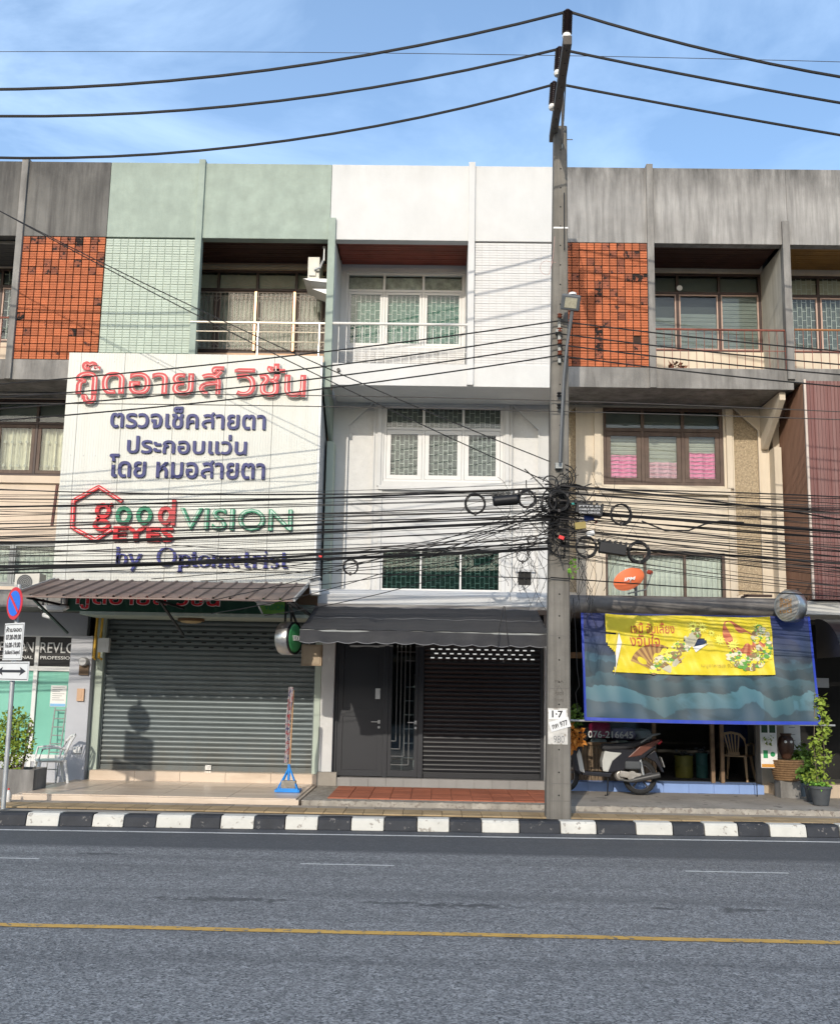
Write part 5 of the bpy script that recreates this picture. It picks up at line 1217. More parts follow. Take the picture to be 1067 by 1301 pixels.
# floodlight street lamp on the pole
sl = thing('street_lamp', (1.83, PY-.1, 5.1), 'grey LED street lamp on a bracket pipe clamped to the pole', 'street lamp')
pts = [at(711, 588, 14.6), at(713, 540, 14.6), at(716, 480, 14.6), at(720, 440, 14.6), at(726, 400, 14.55), at(727, 392, 14.5)]
part('pipe', MB().tube(pts, [.020]*4+[.028, .024], 10), mat('dark_lamp_pipe', (.10, .105, .11), .5), sl, smooth=True)
hc = at(725, 383, 14.45)
hd = part('head', MB().box(hc.x-.135, hc.x+.135, hc.y-.03, hc.y+.05, hc.z-.125, hc.z+.10).xf(Matrix.Translation(hc) @ Matrix.Rotation(rad(6), 4, 'Y') @ Matrix.Rotation(rad(28), 4, 'X') @ Matrix.Translation(-hc)), mat('dark_lamp_case', (.09, .10, .11), .5), sl, bevel=.02)
part('lens', MB().box(hc.x-.085, hc.x+.085, hc.y-.036, hc.y-.031, hc.z-.085, hc.z+.06).xf(Matrix.Translation(hc) @ Matrix.Rotation(rad(6), 4, 'Y') @ Matrix.Rotation(rad(28), 4, 'X') @ Matrix.Translation(-hc)), mat('lamp_lens', (.35, .33, .25), .3, .2, 30), hd)
part('clamp', MB().box(pts[0].x-.05, pts[0].x+.05, PY-.10, PY-.001, pts[0].z-.06, pts[0].z+.02).box(pts[0].x-.04, pts[0].x+.04, PY-.12, PY-.001, 7.0, 7.04), irong, sl)
part('cap', MB().lathe((hc.x+.03, hc.y+.03, hc.z+.11), [(.06, 0), (.055, .03), (.02, .045)], 12), plastw, sl, smooth=True)
# faint wire loop beside the tiles
o = part('wire_loop', MB().tube([(1.68, PY+.0, at(700, 300, PY).z), (1.66, PY, at(698, 325, PY).z)]+[(at(690+8*math.cos(a_)*1.0+4, 340+9*math.sin(a_), PY).x, PY, at(690, 340+9*math.sin(a_), PY).z) for a_ in [rad(60+30*k) for k in range(9)]]+[(1.7, PY, at(700, 333, PY).z)], .004, 4), mat('pink_wire', (.42, .27, .25), .7))
tag(o, 'thin pinkish wire looping out from the upper shaft of the pole', 'wire')

# ================================================================ CABLES
def cable_pts(P, x_lo, x_hi, Y, n=26, bow=None):
    """smooth curve through measured points (x,z); quadratic carried on past both ends"""
    q = [at(px, py, Y) for px, py in P]; q = [(p.x, p.z) for p in q]
    if len(q) == 2:
        (xa, za), (xb, zb) = q; f = lambda x: za+(zb-za)*(x-xa)/(xb-xa)+(bow or 0)*(x-xa)*(x-xb)
    else:
        (xa, za), (xb, zb), (xc, zc) = q
        def f(x): return za*(x-xb)*(x-xc)/((xa-xb)*(xa-xc))+zb*(x-xa)*(x-xc)/((xb-xa)*(xb-xc))+zc*(x-xa)*(x-xb)/((xc-xa)*(xc-xb))
    return [(x_lo+(x_hi-x_lo)*i/n, Y, f(x_lo+(x_hi-x_lo)*i/n)) for i in range(n+1)]
def cable(P, lo, hi, Y, r, label, group, m=rubber, name='power_cable', n=26, bow=None, cat='cable'):
    o = part(name, MB().tube(cable_pts(P, lo, hi, Y, n, bow), r, 5), m, smooth=True); return tag(o, label, cat, group)
HVg = 'thick overhead power cables at the pole top'; ord_ = ('uppermost', 'middle', 'lowest')
for i, (L3, R3) in enumerate(((((0, 113), (350, 87), (713, 16)), ((729, 16), (880, 58), (1067, 97))), (((0, 147), (350, 128), (704, 63)), ((722, 64), (880, 96), (1067, 130))), (((0, 200), (350, 180), (699, 108)), ((720, 108), (880, 138), (1067, 171))))):
    yy = HVY[i]
    x_ = at(*L3[2], yy).x; ci = at((720, 711, 704)[i]+1, L3[2][1], yy).x; cable(L3, -15, ci, yy, .020, f'{ord_[i]} thick black power cable crossing the sky left of the pole top', HVg)
    x_ = at(*R3[0], yy).x; cable(R3, ci, 15, yy, .020, f'{ord_[i]} thick black power cable crossing the sky right of the pole top', HVg)
cable(((0, 65), (500, 67), (1067, 78)), -18, 18, 19.5, .007, 'hair-thin wire crossing the sky behind the upper power cables', None, m=rubber2, name='sky_wire')
LVg = 'bare wires on the four brown spools of the pole'; nth = ('first', 'second', 'third', 'fourth')
for i, (a, b, c_) in enumerate(((488, 451, 408), (505, 470, 423), (519, 484, 438), (534, 498, 452))):
    cable(((0, a), (350, b+3), (706, c_)), -15, 1.74, PY-.1, .011, f'{nth[i]} wire from the top of the brown spools, running left', LVg)
for i, (a, b) in enumerate(((408, 446), (424, 463), (438, 476), (452, 491))):
    cable(((712, a), (1067, b)), 1.74, 15, PY-.1, .011, f'{nth[i]} wire from the top of the brown spools, running right', LVg, bow=.006)
cable(((0, 501), (500, 504), (1067, 523)), -15, 15, PY-.06, .007, 'thin level wire just under the balcony slabs, upper of two', 'thin level wires under the balcony slabs', name='thin_wire', m=rubber2)
cable(((0, 512), (500, 518), (1067, 533)), -15, 15, PY-.06, .007, 'thin level wire just under the balcony slabs, lower of two', 'thin level wires under the balcony slabs', name='thin_wire', m=rubber2)
cable(((0, 268), (240, 387), (700, 587)), -11, 1.6, PY-.05, .008, 'slanting drop wire from the pole up to the left, upper of two', 'slanting drop wires', name='drop_wire')
cable(((0, 268), (240, 395), (700, 614)), -11, 1.6, PY-.07, .008, 'slanting drop wire from the pole up to the left, lower of two', 'slanting drop wires', name='drop_wire')
# heavy bundles with labels of their own
BG = 'thick cable bundles between the storeys'
cable(((0, 644), (350, 635), (700, 620)), -15, 1.6, PY-.10, .014, 'thick bundle crossing the billboard logo, top one left of the pole', BG, name='cable_bundle')
cable(((0, 690), (350, 679), (700, 660)), -15, 1.6, PY-.13, .018, 'thick bundle crossing the red EYES lettering towards the pole', BG, name='cable_bundle')
cable(((0, 720), (230, 716), (700, 697)), -15, 1.6, PY-.11, .024, 'thickest sagging bundle just above the brown awning, left of the pole', BG, name='cable_bundle')
cable(((0, 725), (350, 708), (700, 690)), -15, 1.6, PY-.14, .014, 'slimmer bundle lying on the thickest one above the brown awning', BG, name='cable_bundle')
cable(((720, 650), (900, 663), (1067, 676)), 1.75, 15, PY-.12, .020, 'thick bundle passing the upper black splice box, right of the pole', BG, name='cable_bundle')
cable(((720, 694), (900, 704), (1067, 716)), 1.75, 15, PY-.12, .018, 'thick bundle passing the lower black splice box, right of the pole', BG, name='cable_bundle')
cable(((720, 618), (900, 636), (1067, 660)), 1.75, 15, PY-.14, .012, 'topmost dark bundle leaving the pole to the right', BG, name='cable_bundle')
rs = random.Random(11)
yl_ = True
gl_, lbl = 'thin telecom cables strung left of the pole', 'thin black telecom cable in the crowded band left of the pole'
for i in range(38):
    yl = 620+106*((i+.5)/38)**.9+rs.uniform(-5, 5); yp = 618+80*((i+.5)/38)+rs.uniform(-12, 10); ym = (yl+yp)/2+rs.uniform(-2, 9)
    cable(((0, yl), (350, ym), (698, yp)), -15, 1.62, PY-rs.uniform(.04, .22), rs.choice((.004, .004, .005, .006, .009)), lbl.replace('in the', 'in the '+('upper', 'middle', 'lower')[min(2, int((i+.5)/(38 if yl_ else 52)*3))]+' part of the'), gl_, rs.choice((rubber, rubber, rubber2)), 'telecom_cable')
yl_ = False
gl_, lbl = 'thin telecom cables strung right of the pole', 'thin black telecom cable in the crowded band right of the pole'
for i in range(52):
    yp = 614+88*((i+.5)/52)+rs.uniform(-8, 8); yr = 632+118*((i+.5)/52)**1.05+rs.uniform(-6, 6); ym = (yr+yp)/2+rs.uniform(-3, 5)
    cable(((716, yp), (890, ym), (1067, yr)), 1.72, 15, PY-rs.uniform(.04, .22), rs.choice((.004, .004, .005, .006, .009)), lbl.replace('in the', 'in the '+('upper', 'middle', 'lower')[min(2, int((i+.5)/(38 if yl_ else 52)*3))]+' part of the'), gl_, rs.choice((rubber, rubber, rubber2)), 'telecom_cable')
cable(((690, 733), (900, 748), (1067, 758)), 1.6, 15, PY-.05, .009, 'lone low wire passing the orange dish, right of the pole', None, name='telecom_cable')
cable(((0, 728), (450, 729), (692, 735)), -15, 1.6, PY-.05, .007, 'lone low wire above the charcoal awning, left of the pole', None, name='telecom_cable')
# short cable crossings that wander between the bundles
for i in range(12):
    x0_ = rs.uniform(380, 560); y0_ = rs.uniform(690, 740); y1_ = rs.uniform(632, 690)
    cable(((x0_, y0_), ((x0_+700)/2, (y0_+y1_)/2+rs.uniform(2, 10)), (700, y1_)), at(x0_-200, 700, 14.7).x, 1.6, PY-rs.uniform(.05, .2), .006, 'thin stray cable slanting up across the white wall to the pole', 'stray cables slanting to the pole', rubber, 'stray_cable', 12)
p_ = [at(x, y, PY-.2) for x, y in ((815, 662), (830, 668), (845, 674), (875, 674), (895, 666), (915, 662), (945, 664))]
o = tag(part('stray_cable', MB().tube(p_, .011, 6), rubber, smooth=True), 'loose wavy cable hanging below the right-hand cables', 'cable')
# coils
def coil(px, py, r, label, Y=PY-.22, t=.016, tilt=0, rpx=1336/14.6):
    c = at(px, py, Y); R_ = r/rpx; mb = MB()
    for k in range(4):
        rr = R_*(1+rs.uniform(-.06, .06)); ox, oz = rs.uniform(-.012, .012), rs.uniform(-.012, .012)
        mb.tube([(c.x+ox+rr*math.cos(rad(a))*.98, c.y+k*.012, c.z+oz+rr*math.sin(rad(a))) for a in range(0, 361, 15)], t*.6, 6, False)
    o = thing('cable_coil', tuple(c), label, 'cable coil', 'coiled spare cable on the wires')
    part('loops', mb, rubber, o, smooth=True)
    tb = MB()
    for a in (35, 150, 270):
        q = Vector((c.x+R_*math.cos(rad(a)), c.y+.012, c.z+R_*math.sin(rad(a)))); tb.box(q.x-.014, q.x+.014, q.y-.025, q.y+.04, q.z-.022, q.z+.022)
    part('ties', tb, rubber2, o)
coil(604, 640, 12.5, 'black cable coil left of the black splice sleeve'); coil(670, 634, 11, 'black cable coil between the splice sleeve and the pole')
coil(710, 636, 13, 'black cable coil hanging on the face of the pole'); coil(789, 653, 13, 'black cable coil right of the rectangular splice box')
coil(745, 695, 13, 'black cable coil left of the lower ribbed splice box'); coil(812, 701, 13, 'thick black cable coil above the orange dish', t=.024)
coil(445, 720, 9, 'small cable coil at the lowest wire over the white awning slab', t=.01); coil(676, 686, 5.5, 'tiny cable loop left of the pole beneath the bundles', t=.007)
coil(664, 706, 8, 'loose thin cable loop over the square wall vent', t=.006); coil(697, 640, 9, 'cable coil at the left edge of the pole', t=.012)
def splice(px0, py0, px1, py1, label, txt=None, rib=False):
    Y = PY-.3; a, b = at(px0, py0, Y), at(px1, py1, Y); o = thing('splice_box', ((a.x+b.x)/2, Y, min(a.z, b.z)), label, 'splice box', 'black fibre splice boxes')
    d = b-a; h = .085
    mb = MB()
    if rib or txt: mb.obox(a, b, .14, .15, (0, 0, 1))
    else: mb.tube([a, a+d*.06, b-d*.06, b], [.05, .075, .075, .05], 14)
    body = part('body', mb, blackp, o, bevel=.01, smooth=not (rib or txt))
    cl_ = MB(); n = 5
    for k in range(n+1):
        p = a+d*(k/n); cl_.box(p.x-.012, p.x+.012, Y-.05, Y+.05, p.z+.06, p.z+.115)
    part('latches', cl_, blackp, o)
    if txt:
        mb = MB()
        for k, s_ in enumerate(txt):
            q = fit(text_mb(s_, .01, .02), a.x+.04, b.x-.04, (a.z+b.z)/2+.03-k*.045, (a.z+b.z)/2+.055-k*.045, Y-.0765, .002); mb.merge(q)
        part('lettering', mb, mat('dull_white_print', (.45, .45, .45), .6), body)
splice(626, 637, 659, 634, 'black cylindrical splice sleeve on the cables left of the pole')
splice(731, 645, 765, 651, 'rectangular black splice box with white print, right of the pole', ('FTTX 01', 'CABLE SPLICE', 'CALL CENTER'))
splice(761, 695, 795, 700, 'lower ribbed black splice box right of the pole', None, True)
# hardware heap on the pole: clamps, hooks, connectors
def tangle(cx, cz, rx, rz, n, r, seg=14, Y=PY-.12, dy=.12, seed=3, drop=0):
    q = random.Random(seed); mb = MB()
    for _ in range(n):
        x, z = cx+q.uniform(-rx, rx), cz+q.uniform(-rz, rz); a = q.uniform(0, 6.28); c = q.uniform(-.9, .9); pts = []; st = q.uniform(.025, .055)
        y = Y+q.uniform(-dy, dy)
        for k in range(seg):
            pts.append((x, y, z)); a += c*.40+q.uniform(-.12, .12); x += st*math.cos(a); z += st*math.sin(a)-drop*st; y += q.uniform(-.012, .012)
        mb.tube(pts, r*q.uniform(.7, 1.4), 4, False)
    return mb
pc = at(709, 650, PY)
o = tag(part('wire_tangle', tangle(pc.x, pc.z, .12, .34, 85, .0075, 12, PY-.08, .06, 3), rubber), 'dense knot of black cables and clamps wrapped round the pole', 'wire tangle', kind='stuff')
pc2 = at(670, 680, PY)
tag(part('wire_tangle', tangle(pc2.x, pc2.z, .38, .36, 26, .003, 20, PY-.12, .1, 5), rubber), 'sprawl of thin loose wires left of the pole over the white wall', 'wire tangle', kind='stuff')
pc3 = at(765, 680, PY)
tag(part('wire_tangle', tangle(pc3.x, pc3.z, .3, .32, 18, .003, 18, PY-.12, .1, 9), rubber), 'sprawl of thin loose wires and loops right of the pole', 'wire tangle', kind='stuff')
# hanging drops beside the pole
dr_ = MB(); q = random.Random(21)
for k in range(26):
    x = q.choice((q.uniform(640, 690), q.uniform(728, 765), q.uniform(728, 750))); y0_ = q.uniform(690, 720); y1_ = q.uniform(755, 800) if x > 700 else q.uniform(740, 775)
    pts = []; ph = q.uniform(0, 6)
    for i in range(14):
        t = i/13; pts.append(at(x+q.uniform(-1, 1)+9*math.sin(ph+t*4)*(1-abs(2*t-1)*.3), y0_+(y1_-y0_)*t, PY-.05+.02*k/10))
    dr_.tube(pts, .0035, 4, False)
tag(part('hanging_wires', dr_, rubber), 'thin loose wires dangling beside the pole below the bundles', 'wires', kind='stuff')
# long drops in front of the blue tarp and beside the awning
for pts_, lb in ((((728, 760), (731, 800), (733, 850), (736, 872), (731, 880), (734, 905)), 'black wire hanging straight down right of the pole'), (((640, 770), (634, 800), (632, 826), (640, 842), (648, 834), (645, 815), (641, 770)), 'thin wire loop dangling over the black shutter')):
    tag(part('hanging_wire', MB().tube([at(a, b, 14.95) for a, b in pts_], .005, 5), rubber, smooth=True), lb, 'wire')
# small colourful bits
for (px, py, m_, lb, sz) in ((713, 683, mat('red_tag', (.6, .03, .03), .5), 'small red plastic tag among the cables on the pole', .035), (757, 664, MATS['red_tag'], 'small red cable marker right of the rectangular splice box', .02),
                         (407, 707, MATS['red_tag'], 'small red marker on the thick bundle at the billboard edge', .02), (728, 640, mat('teal_tag', (.02, .25, .22), .5), 'small teal clip on the pole cables', .02), (737, 668, mat('ochre_box', (.28, .22, .07), .6), 'ochre junction box behind the cables right of the pole', .07), (748, 658, mat('blue_box', (.03, .06, .22), .5), 'dark blue junction box behind the splice boxes', .06), (750, 678, plastw, 'white junction box behind the splice boxes', .05)):
    c = at(px, py, PY-.18); tag(part('cable_tag', MB().box(-sz*1.1, sz*1.1, -sz*.5, sz*.5, -sz*.7, sz*.7).xf(Matrix.Translation(c) @ Matrix.Rotation(rad((px*37+py*11) % 50-25), 4, 'Y')), m_, bevel=.004), lb, 'tag')
# creeper sprig on the pole
def leaves(center, rx, ry, rz, n, sz, seed, shape=None):
    q = random.Random(seed); mb = MB()
    for _ in range(n):
        while True:
            u = Vector((q.uniform(-1, 1), q.uniform(-1, 1), q.uniform(-1, 1)))
            if u.length < 1: break
        if shape: u = shape(u, q)
        c = Vector(center)+Vector((u.x*rx, u.y*ry, u.z*rz)); s = sz*q.uniform(.4, 1.45)
        a = Vector((q.uniform(-1, 1), q.uniform(-1, 1), q.uniform(-.9, .5))).normalized(); b = a.cross(Vector((q.uniform(-1, 1), q.uniform(-1, 1), q.uniform(-1, 1)))).normalized(); nrm = a.cross(b)
        mb.add([c, c+a*s*.5+b*s*.3+nrm*s*.07, c+a*s, c+a*s*.5-b*s*.3+nrm*s*.07, c+a*s*.5], [(0, 1, 4), (1, 2, 4), (2, 3, 4), (3, 0, 4)])
    return mb
c = at(727, 722, PY-.05); tag(part('creeper', leaves(c, .06, .05, .14, 26, .07, 4), mat('bright_leaf', (.16, .36, .04), .6, .3, 9)), 'sprig of bright green creeper on the right side of the pole', 'plant')

# ================================================================ STREET FURNITURE, LEFT SIDE
# ---- no-parking sign post
SY = 14.55; ang = rad(-42)
b_ = at(4, 1028, SY)
st = thing('sign_post', (b_.x, SY, .15), 'leaning grey sign post with round no-parking sign at the far left kerb', 'sign post')
top = at(24, 752, SY)
part('post', MB().tube([(b_.x, SY, .15), (top.x, SY, top.z+.1)], .033, 12), galv, st, smooth=True)
tdir = Vector((math.cos(ang), math.sin(ang), 0)); nrm = Vector((math.sin(ang), -math.cos(ang), 0))
def onsign(mb, c, off): 
    M_ = Matrix(((tdir.x, -nrm.x, 0, c.x+nrm.x*off), (tdir.y, -nrm.y, 0, c.y+nrm.y*off), (0, 0, 1, c.z), (0, 0, 0, 1))); return mb.xf(M_)
sb = mat('sign_blue', (.01, .13, .62), .4, .04, 5); sr = mat('sign_red', (.55, .02, .03), .4, .05, 5)
c = at(23, 767, SY-.05)
rs_ = part('round_sign', onsign(MB().lathe((0, 0, 0), [(.225, -.004), (.225, .004)], 36, (0, 1, 0)), c, .05), sr, st)
part('blue_face', onsign(MB().lathe((0, 0, 0), [(.175, -.002), (.175, .002)], 36, (0, 1, 0)), c, .057), sb, rs_)
mb = MB(); ribbon(mb, [(-.135, .125), (.135, -.125)], .042, -.001, .002); part('red_bar', onsign(mb, c, .062), sr, rs_)
def plate(name, r_, lines, arrow=False):
    cx = (r_[0]+r_[2])/2; cy = (r_[1]+r_[3])/2; c = at(cx, cy, SY-.05); hh = abs(at(cx, r_[1], SY).z-at(cx, r_[3], SY).z)/2; ww = (at(r_[2], cy, SY).x-at(r_[0], cy, SY).x)/2/.49
    o = part(name, onsign(MB().box(-ww, ww, -.003, .003, -hh, hh), c, .05), plastw, st)
    mb = MB()
    for a_ in (0,): ribbon(mb, [(-ww+.02, -hh+.02), (ww-.02, -hh+.02), (ww-.02, hh-.02), (-ww+.02, hh-.02)], .008, -.001, .001, True)
    if arrow:
        ribbon(mb, [(-ww*.6, 0), (ww*.6, 0)], .035, -.001, .001)
        for s in (-1, 1): mb.prism([(s*ww*.85, 0), (s*ww*.5, hh*.45), (s*ww*.58, 0), (s*ww*.5, -hh*.45)], -.001, .001)
    n = len(lines)
    for k, s_ in enumerate(lines):
        z1_ = hh-.05-k*(2*hh-.08)/n; q = fit(text_mb(s_, .01, .014), -ww*.78, ww*.78, z1_-(2*hh-.08)/n*.68, z1_, 0, .002); mb.merge(q)
    part('print', onsign(mb, c, .056), inkd, o)
plate('time_plate', (9, 792, 34, 839), ('ห้ามจอด', '07.00-09.00', '16.00-19.00', 'วันจันทร์-วันศุกร์'))
plate('arrow_plate', (-3, 841, 41, 865), (), True)
# ---- planter with shrub
pt = thing('planter', (-6.3, 16.3, .17), 'grey concrete planter box with a small green shrub at the left edge', 'planter')
a, b, c_, d = quadrect(-8, 978, 42, 1013, 16.0)
mb = MB().wall(a, b, .16, d, 16.0, 16.05).box(a, a+.05, 16.05, 16.5, .16, d).box(b-.05, b, 16.05, 16.5, .16, d).box(a, b, 16.5, 16.55, .16, d).box(a+.05, b-.05, 16.05, 16.5, d-.08, d-.05)
part('trough', mb, conc2, pt, bevel=.008)
sc_ = at(20, 940, 16.25)
part('foliage', leaves((sc_.x-.05, 16.3, sc_.z+.0), .30, .26, .50, 1500, .06, 8), leafy_, pt)
mb = MB(); q = random.Random(2)
for k in range(7): x = sc_.x+q.uniform(-.12, .12); mb.tube([(x, 16.3, d-.05), (x+q.uniform(-.1, .1), 16.3+q.uniform(-.1, .1), sc_.z+.25)], [.012, .006], 5)
part('stem', mb, bark, pt)
# ---- white plastic chair (monobloc)
def chair(loc, rz, m, label, s=1.0, group=None):
    t = thing('plastic_chair', loc, label, 'chair', group, rz=rz); t.scale = (s, s, s); W[t.name] = Vector((0, 0, 0))
    P = lambda n_, mb, **k: part(n_, mb, m, t, **k)
    P('seat', MB().prism([(-.21, .41), (.21, .41), (.23, .44), (-.23, .44)], -.22, .22), bevel=.012)
    for sx in (-1, 1):
        P('leg', MB().tube([(sx*.19, -.19, .42), (sx*.245, -.25, .0)], [.028, .020], 8), smooth=True)
        P('leg', MB().tube([(sx*.19, .19, .42), (sx*.235, .27, .0)], [.028, .020], 8), smooth=True)
    # bent back with a rounded top, open slots
    bk = lambda x, z: (x, .20+.16*(z-.43)/.42+.10*(x/.22)**2*-.6, z)
    mb = MB(); outl = [bk(-.20, .43), bk(-.215, .58), bk(-.20, .72), bk(-.14, .80), bk(0, .83), bk(.14, .80), bk(.20, .72), bk(.215, .58), bk(.20, .43)]
    mb.tube(outl, .022, 8)
    P('backrest', mb, smooth=True)
    mb = MB()
    for k in range(-2, 3): mb.obox(bk(k*.035, .46), bk(k*.062, .80), .022, .010, (0, 1, 0))
    mb.obox(bk(-.1, .47), bk(.1, .47), .05, .01, (0, 1, 0)); P('back_slat', mb)
    for sx in (-1, 1): P('armrest', MB().tube([(sx*.235, .18, .62), (sx*.255, .0, .64), (sx*.255, -.17, .62), (sx*.235, -.22, .43)], .018, 7), smooth=True)
    return t
c = at(56, 1001, Z=.17); chair((c.x+.03, c.y+.12, .165), rad(-62), plastw, 'white plastic garden chair beside the planter in front of the teal salon glass')
# ---- ladder-like rack leaning on the salon
a, b, c_, d = quadrect(64, 899, 78, 997, 18.0)
o = thing('steel_ladder_rack', ((a+b)/2, 18.0, .2), 'narrow grey steel ladder rack standing against the teal salon glass', 'rack')
for x in (a, b): part('rail', MB().tube([(x, 17.85, .165), (x, 18.1, d)], .011, 6), irong, o)
for k in range(8): z = .4+k*(d-.45)/7; y_ = 17.85+.25*(z-.165)/(d-.165); part('rung', MB().tube([(a, y_, z), (b, y_, z)], .010, 6), irong, o)
# poster on salon glass
a, b, c_, d = quadrect(64, 871, 84, 898, YG-.01)
o = thing('poster', ((a+b)/2, YG-.01, c_), 'white notice taped on the teal salon glass', 'poster')
part('sheet', MB().box(a, b, YG-.008, YG-.003, c_, d), paper, o)
part('blue_strip', MB().box(a+.005, b-.005, YG-.010, YG-.0085, c_+.005, c_+.05), mat('light_blue_print', (.2, .4, .62), .6), o)
mb = MB()
for k in range(7): mb.box(a+.03, b-.03-.04*(k % 3), YG-.010, YG-.0085, d-.04-k*.035, d-.032-k*.035)
part('print', mb, inkg, o)
# boxes on the pillar
for r_, nm, lb, m_, dp in (((98, 875, 107, 891), 'switch_box', 'small tan switch box on the grey salon pillar', mat('tan_plastic', (.5, .32, .2), .5), .04), ((93, 949, 103, 957), 'socket_box', 'small white socket box low on the grey salon pillar', plastw, .04), ((126, 811, 140, 829), 'junction_box', 'pale grey junction box beside the yellow pipes', mat('pale_grey_box', (.5, .5, .48), .5), .1)):
    a, b, c_, d = quadrect(*r_, YG-.34); tag(part(nm, MB().box(a, b, YG-.321-dp, YG-.321, c_, d).box(a+(b-a)*.3, b-(b-a)*.3, YG-.325-dp, YG-.321-dp, c_+(d-c_)*.3, d-(d-c_)*.3), m_, bevel=.006), lb, 'box')
a, b, c_, d = quadrect(101, 832, 113, 858, YG-.35)
o = thing('electricity_meter', ((a+b)/2, YG-.35, c_), 'round grey electricity meter on the salon pillar', 'meter')
part('base', MB().box(a, b, YG-.36, YG-.321, c_, c_+(d-c_)*.5), mat('brown_board3', (.12, .08, .05), .7), o); part('dial', MB().lathe(((a+b)/2, YG-.46, c_+(d-c_)*.66), [(.06, 0), (.075, .02), (.075, .13)], 18, (0, 1, 0)), mat('meter_grey', (.42, .42, .42), .3), o, smooth=True)
for k, (x0_, x1_) in enumerate(((120, 127), (124, 132))):
    p, q2 = at(x1_-3, 784, YG-.3), at(x0_+1, 838, YG-.3); tag(part('yellow_pipe', MB().tube([(p.x+k*.02, YG-.3, p.z), (p.x-.02+k*.02, YG-.3, q2.z+.03), (p.x+k*.05, YG-.27, q2.z)], .022, 8), skin_y, smooth=True), ('left' if k == 0 else 'right')+' one of two yellow conduits left of the grey-green shutter', 'pipe', 'yellow conduits')
c = at(10, 1018, Z=.17); o = thing('plastic_bottle', (c.x, c.y, .155), 'small clear drink bottle with red cap behind the sign post', 'bottle')
part('body', MB().lathe((c.x, c.y, .155), [(.03, 0), (.033, .02), (.033, .13), (.012, .17)], 12), mat('milky_bottle', (.6, .58, .55), .2), o, smooth=True); part('cap', MB().lathe((c.x, c.y, .325), [(.014, 0), (.014, .02)], 10), redb, o)

# ---- blue stand with furled flag banner
c = at(366, 1006, Z=.25)
o = thing('flag_stand', (c.x, c.y, .25), 'blue triangular steel flag stand with a furled banner on the marble forecourt', 'flag stand')
x, y = c.x, c.y
part('base_tray', MB().box(x-.19, x+.19, y-.14, y+.14, .25, .29).box(x-.15, x+.17, y-.15, y-.14, .25, .31), bluep, o, bevel=.004)
for p in ((x-.15, y-.1), (x+.15, y-.1), (x+.13, y+.1), (x-.13, y+.1)): part('strut', MB().tube([(p[0], p[1], .29), (x+.005, y, .62)], .013, 6), bluep, o)
part('socket', MB().tube([(x, y, .29), (x, y, .66)], .022, 8), bluep, o)
part('ballast', MB().box(x-.10, x+.12, y-.09, y+.03, .30, .42), edgec, o, bevel=.015)
part('mast', MB().tube([(x+.01, y, .6), (x+.025, y, 1.78)], .012, 8), mat('wood_mast', (.42, .24, .12), .5), o)
ttop = at(373, 873, c.y).z
bm = MB().sheet(lambda u, v: (x-.055+.07*u+.012*math.sin(v*9)-.03*(1-v), y-.02+.025*math.sin(u*7+v*5), .68+(ttop-.68)*v), 8, 20, .003)
def flagmat():
    m = D.materials.new('printed_flag_cloth'); m.use_nodes = True; nt = m.node_tree; b = nt.nodes['Principled BSDF']; nn, ll = nt.nodes.new, nt.links.new
    g = nn('ShaderNodeNewGeometry'); n = nn('ShaderNodeTexNoise'); n.inputs['Scale'].default_value = 14; n.inputs['Detail'].default_value = 3; ll(g.outputs['Position'], n.inputs['Vector'])
    r = nn('ShaderNodeValToRGB'); r.color_ramp.interpolation = 'CONSTANT'; e = r.color_ramp.elements; e[0].color = (.10, .09, .17, 1); e[1].position = .40; e[1].color = (.34, .31, .31, 1); k = e.new(.54); k.color = (.30, .05, .06, 1); k = e.new(.62); k.color = (.26, .22, .22, 1)
    ll(n.outputs[0], r.inputs[0]); ll(r.outputs[0], b.inputs['Base Color']); b.inputs['Roughness'].default_value = .7; return m
part('flag', bm, flagmat(), o, smooth=True)

# ================================================================ RIGHT SIDE: scooter, plants, shop contents
# ---- scooter (local frame: x forward-right along the shop, front wheel at -x)
rear = at(813, 1010, Z=.235)
sy = rear.y+.0
sc0 = thing('motor_scooter', (rear.x-.62, sy, .235), 'black and white motor scooter parked behind the utility pole', 'scooter')
W[sc0.name] = Vector((0, 0, 0)); blk = mat('gloss_black_body', (.018, .018, .022), .2, .1, 6, spec=.6); wht = mat('pearl_white_panel', (.46, .46, .43), .3, .04, 5, spec=.5); org_ = mat('copper_red_panel', (.13, .05, .035), .3, .1, 6)
def wheel(x):
    wl_ = part('wheel', MB().lathe((x, -.025, .275), [(.04, 0), (.04, .05)], 14, (0, 1, 0)), galv, sc0, smooth=True)
    prof = [(.205+.045+.045*math.sin(rad(a)), .045*math.cos(rad(a))*-1) for a in range(-90, 271, 30)]
    part('tyre', MB().lathe((x, 0, .275), [(.235+.04*math.cos(rad(a)), .045*math.sin(rad(a))) for a in range(0, 361, 30)], 30, (0, 1, 0), cap=False), tyre, wl_, smooth=True)
    mb = MB().lathe((x, 0, .275), [(.195, -.025), (.212, -.025), (.212, .025), (.195, .025), (.195, -.025)], 28, (0, 1, 0), cap=False)
    for k in range(5):
        a = rad(72*k+20); mb.obox((x+.03*math.cos(a), 0, .275+.03*math.sin(a)), (x+.2*math.cos(a), 0, .275+.2*math.sin(a)), .028, .02, (0, 1, 0))
    part('rim', mb, mat('dark_alloy', (.10, .10, .11), .35, metal=.6), wl_, smooth=False)
wheel(.62); wheel(-.62)
def side(name, poly, hw, m, bev=.015, yo=0, **k): return part(name, MB().prism(poly, -hw+yo, hw+yo), m, sc0, bevel=bev, **k)
side('floorboard', [(-.33, .30), (.12, .27), (.16, .34), (-.28, .36)], .15, blk)
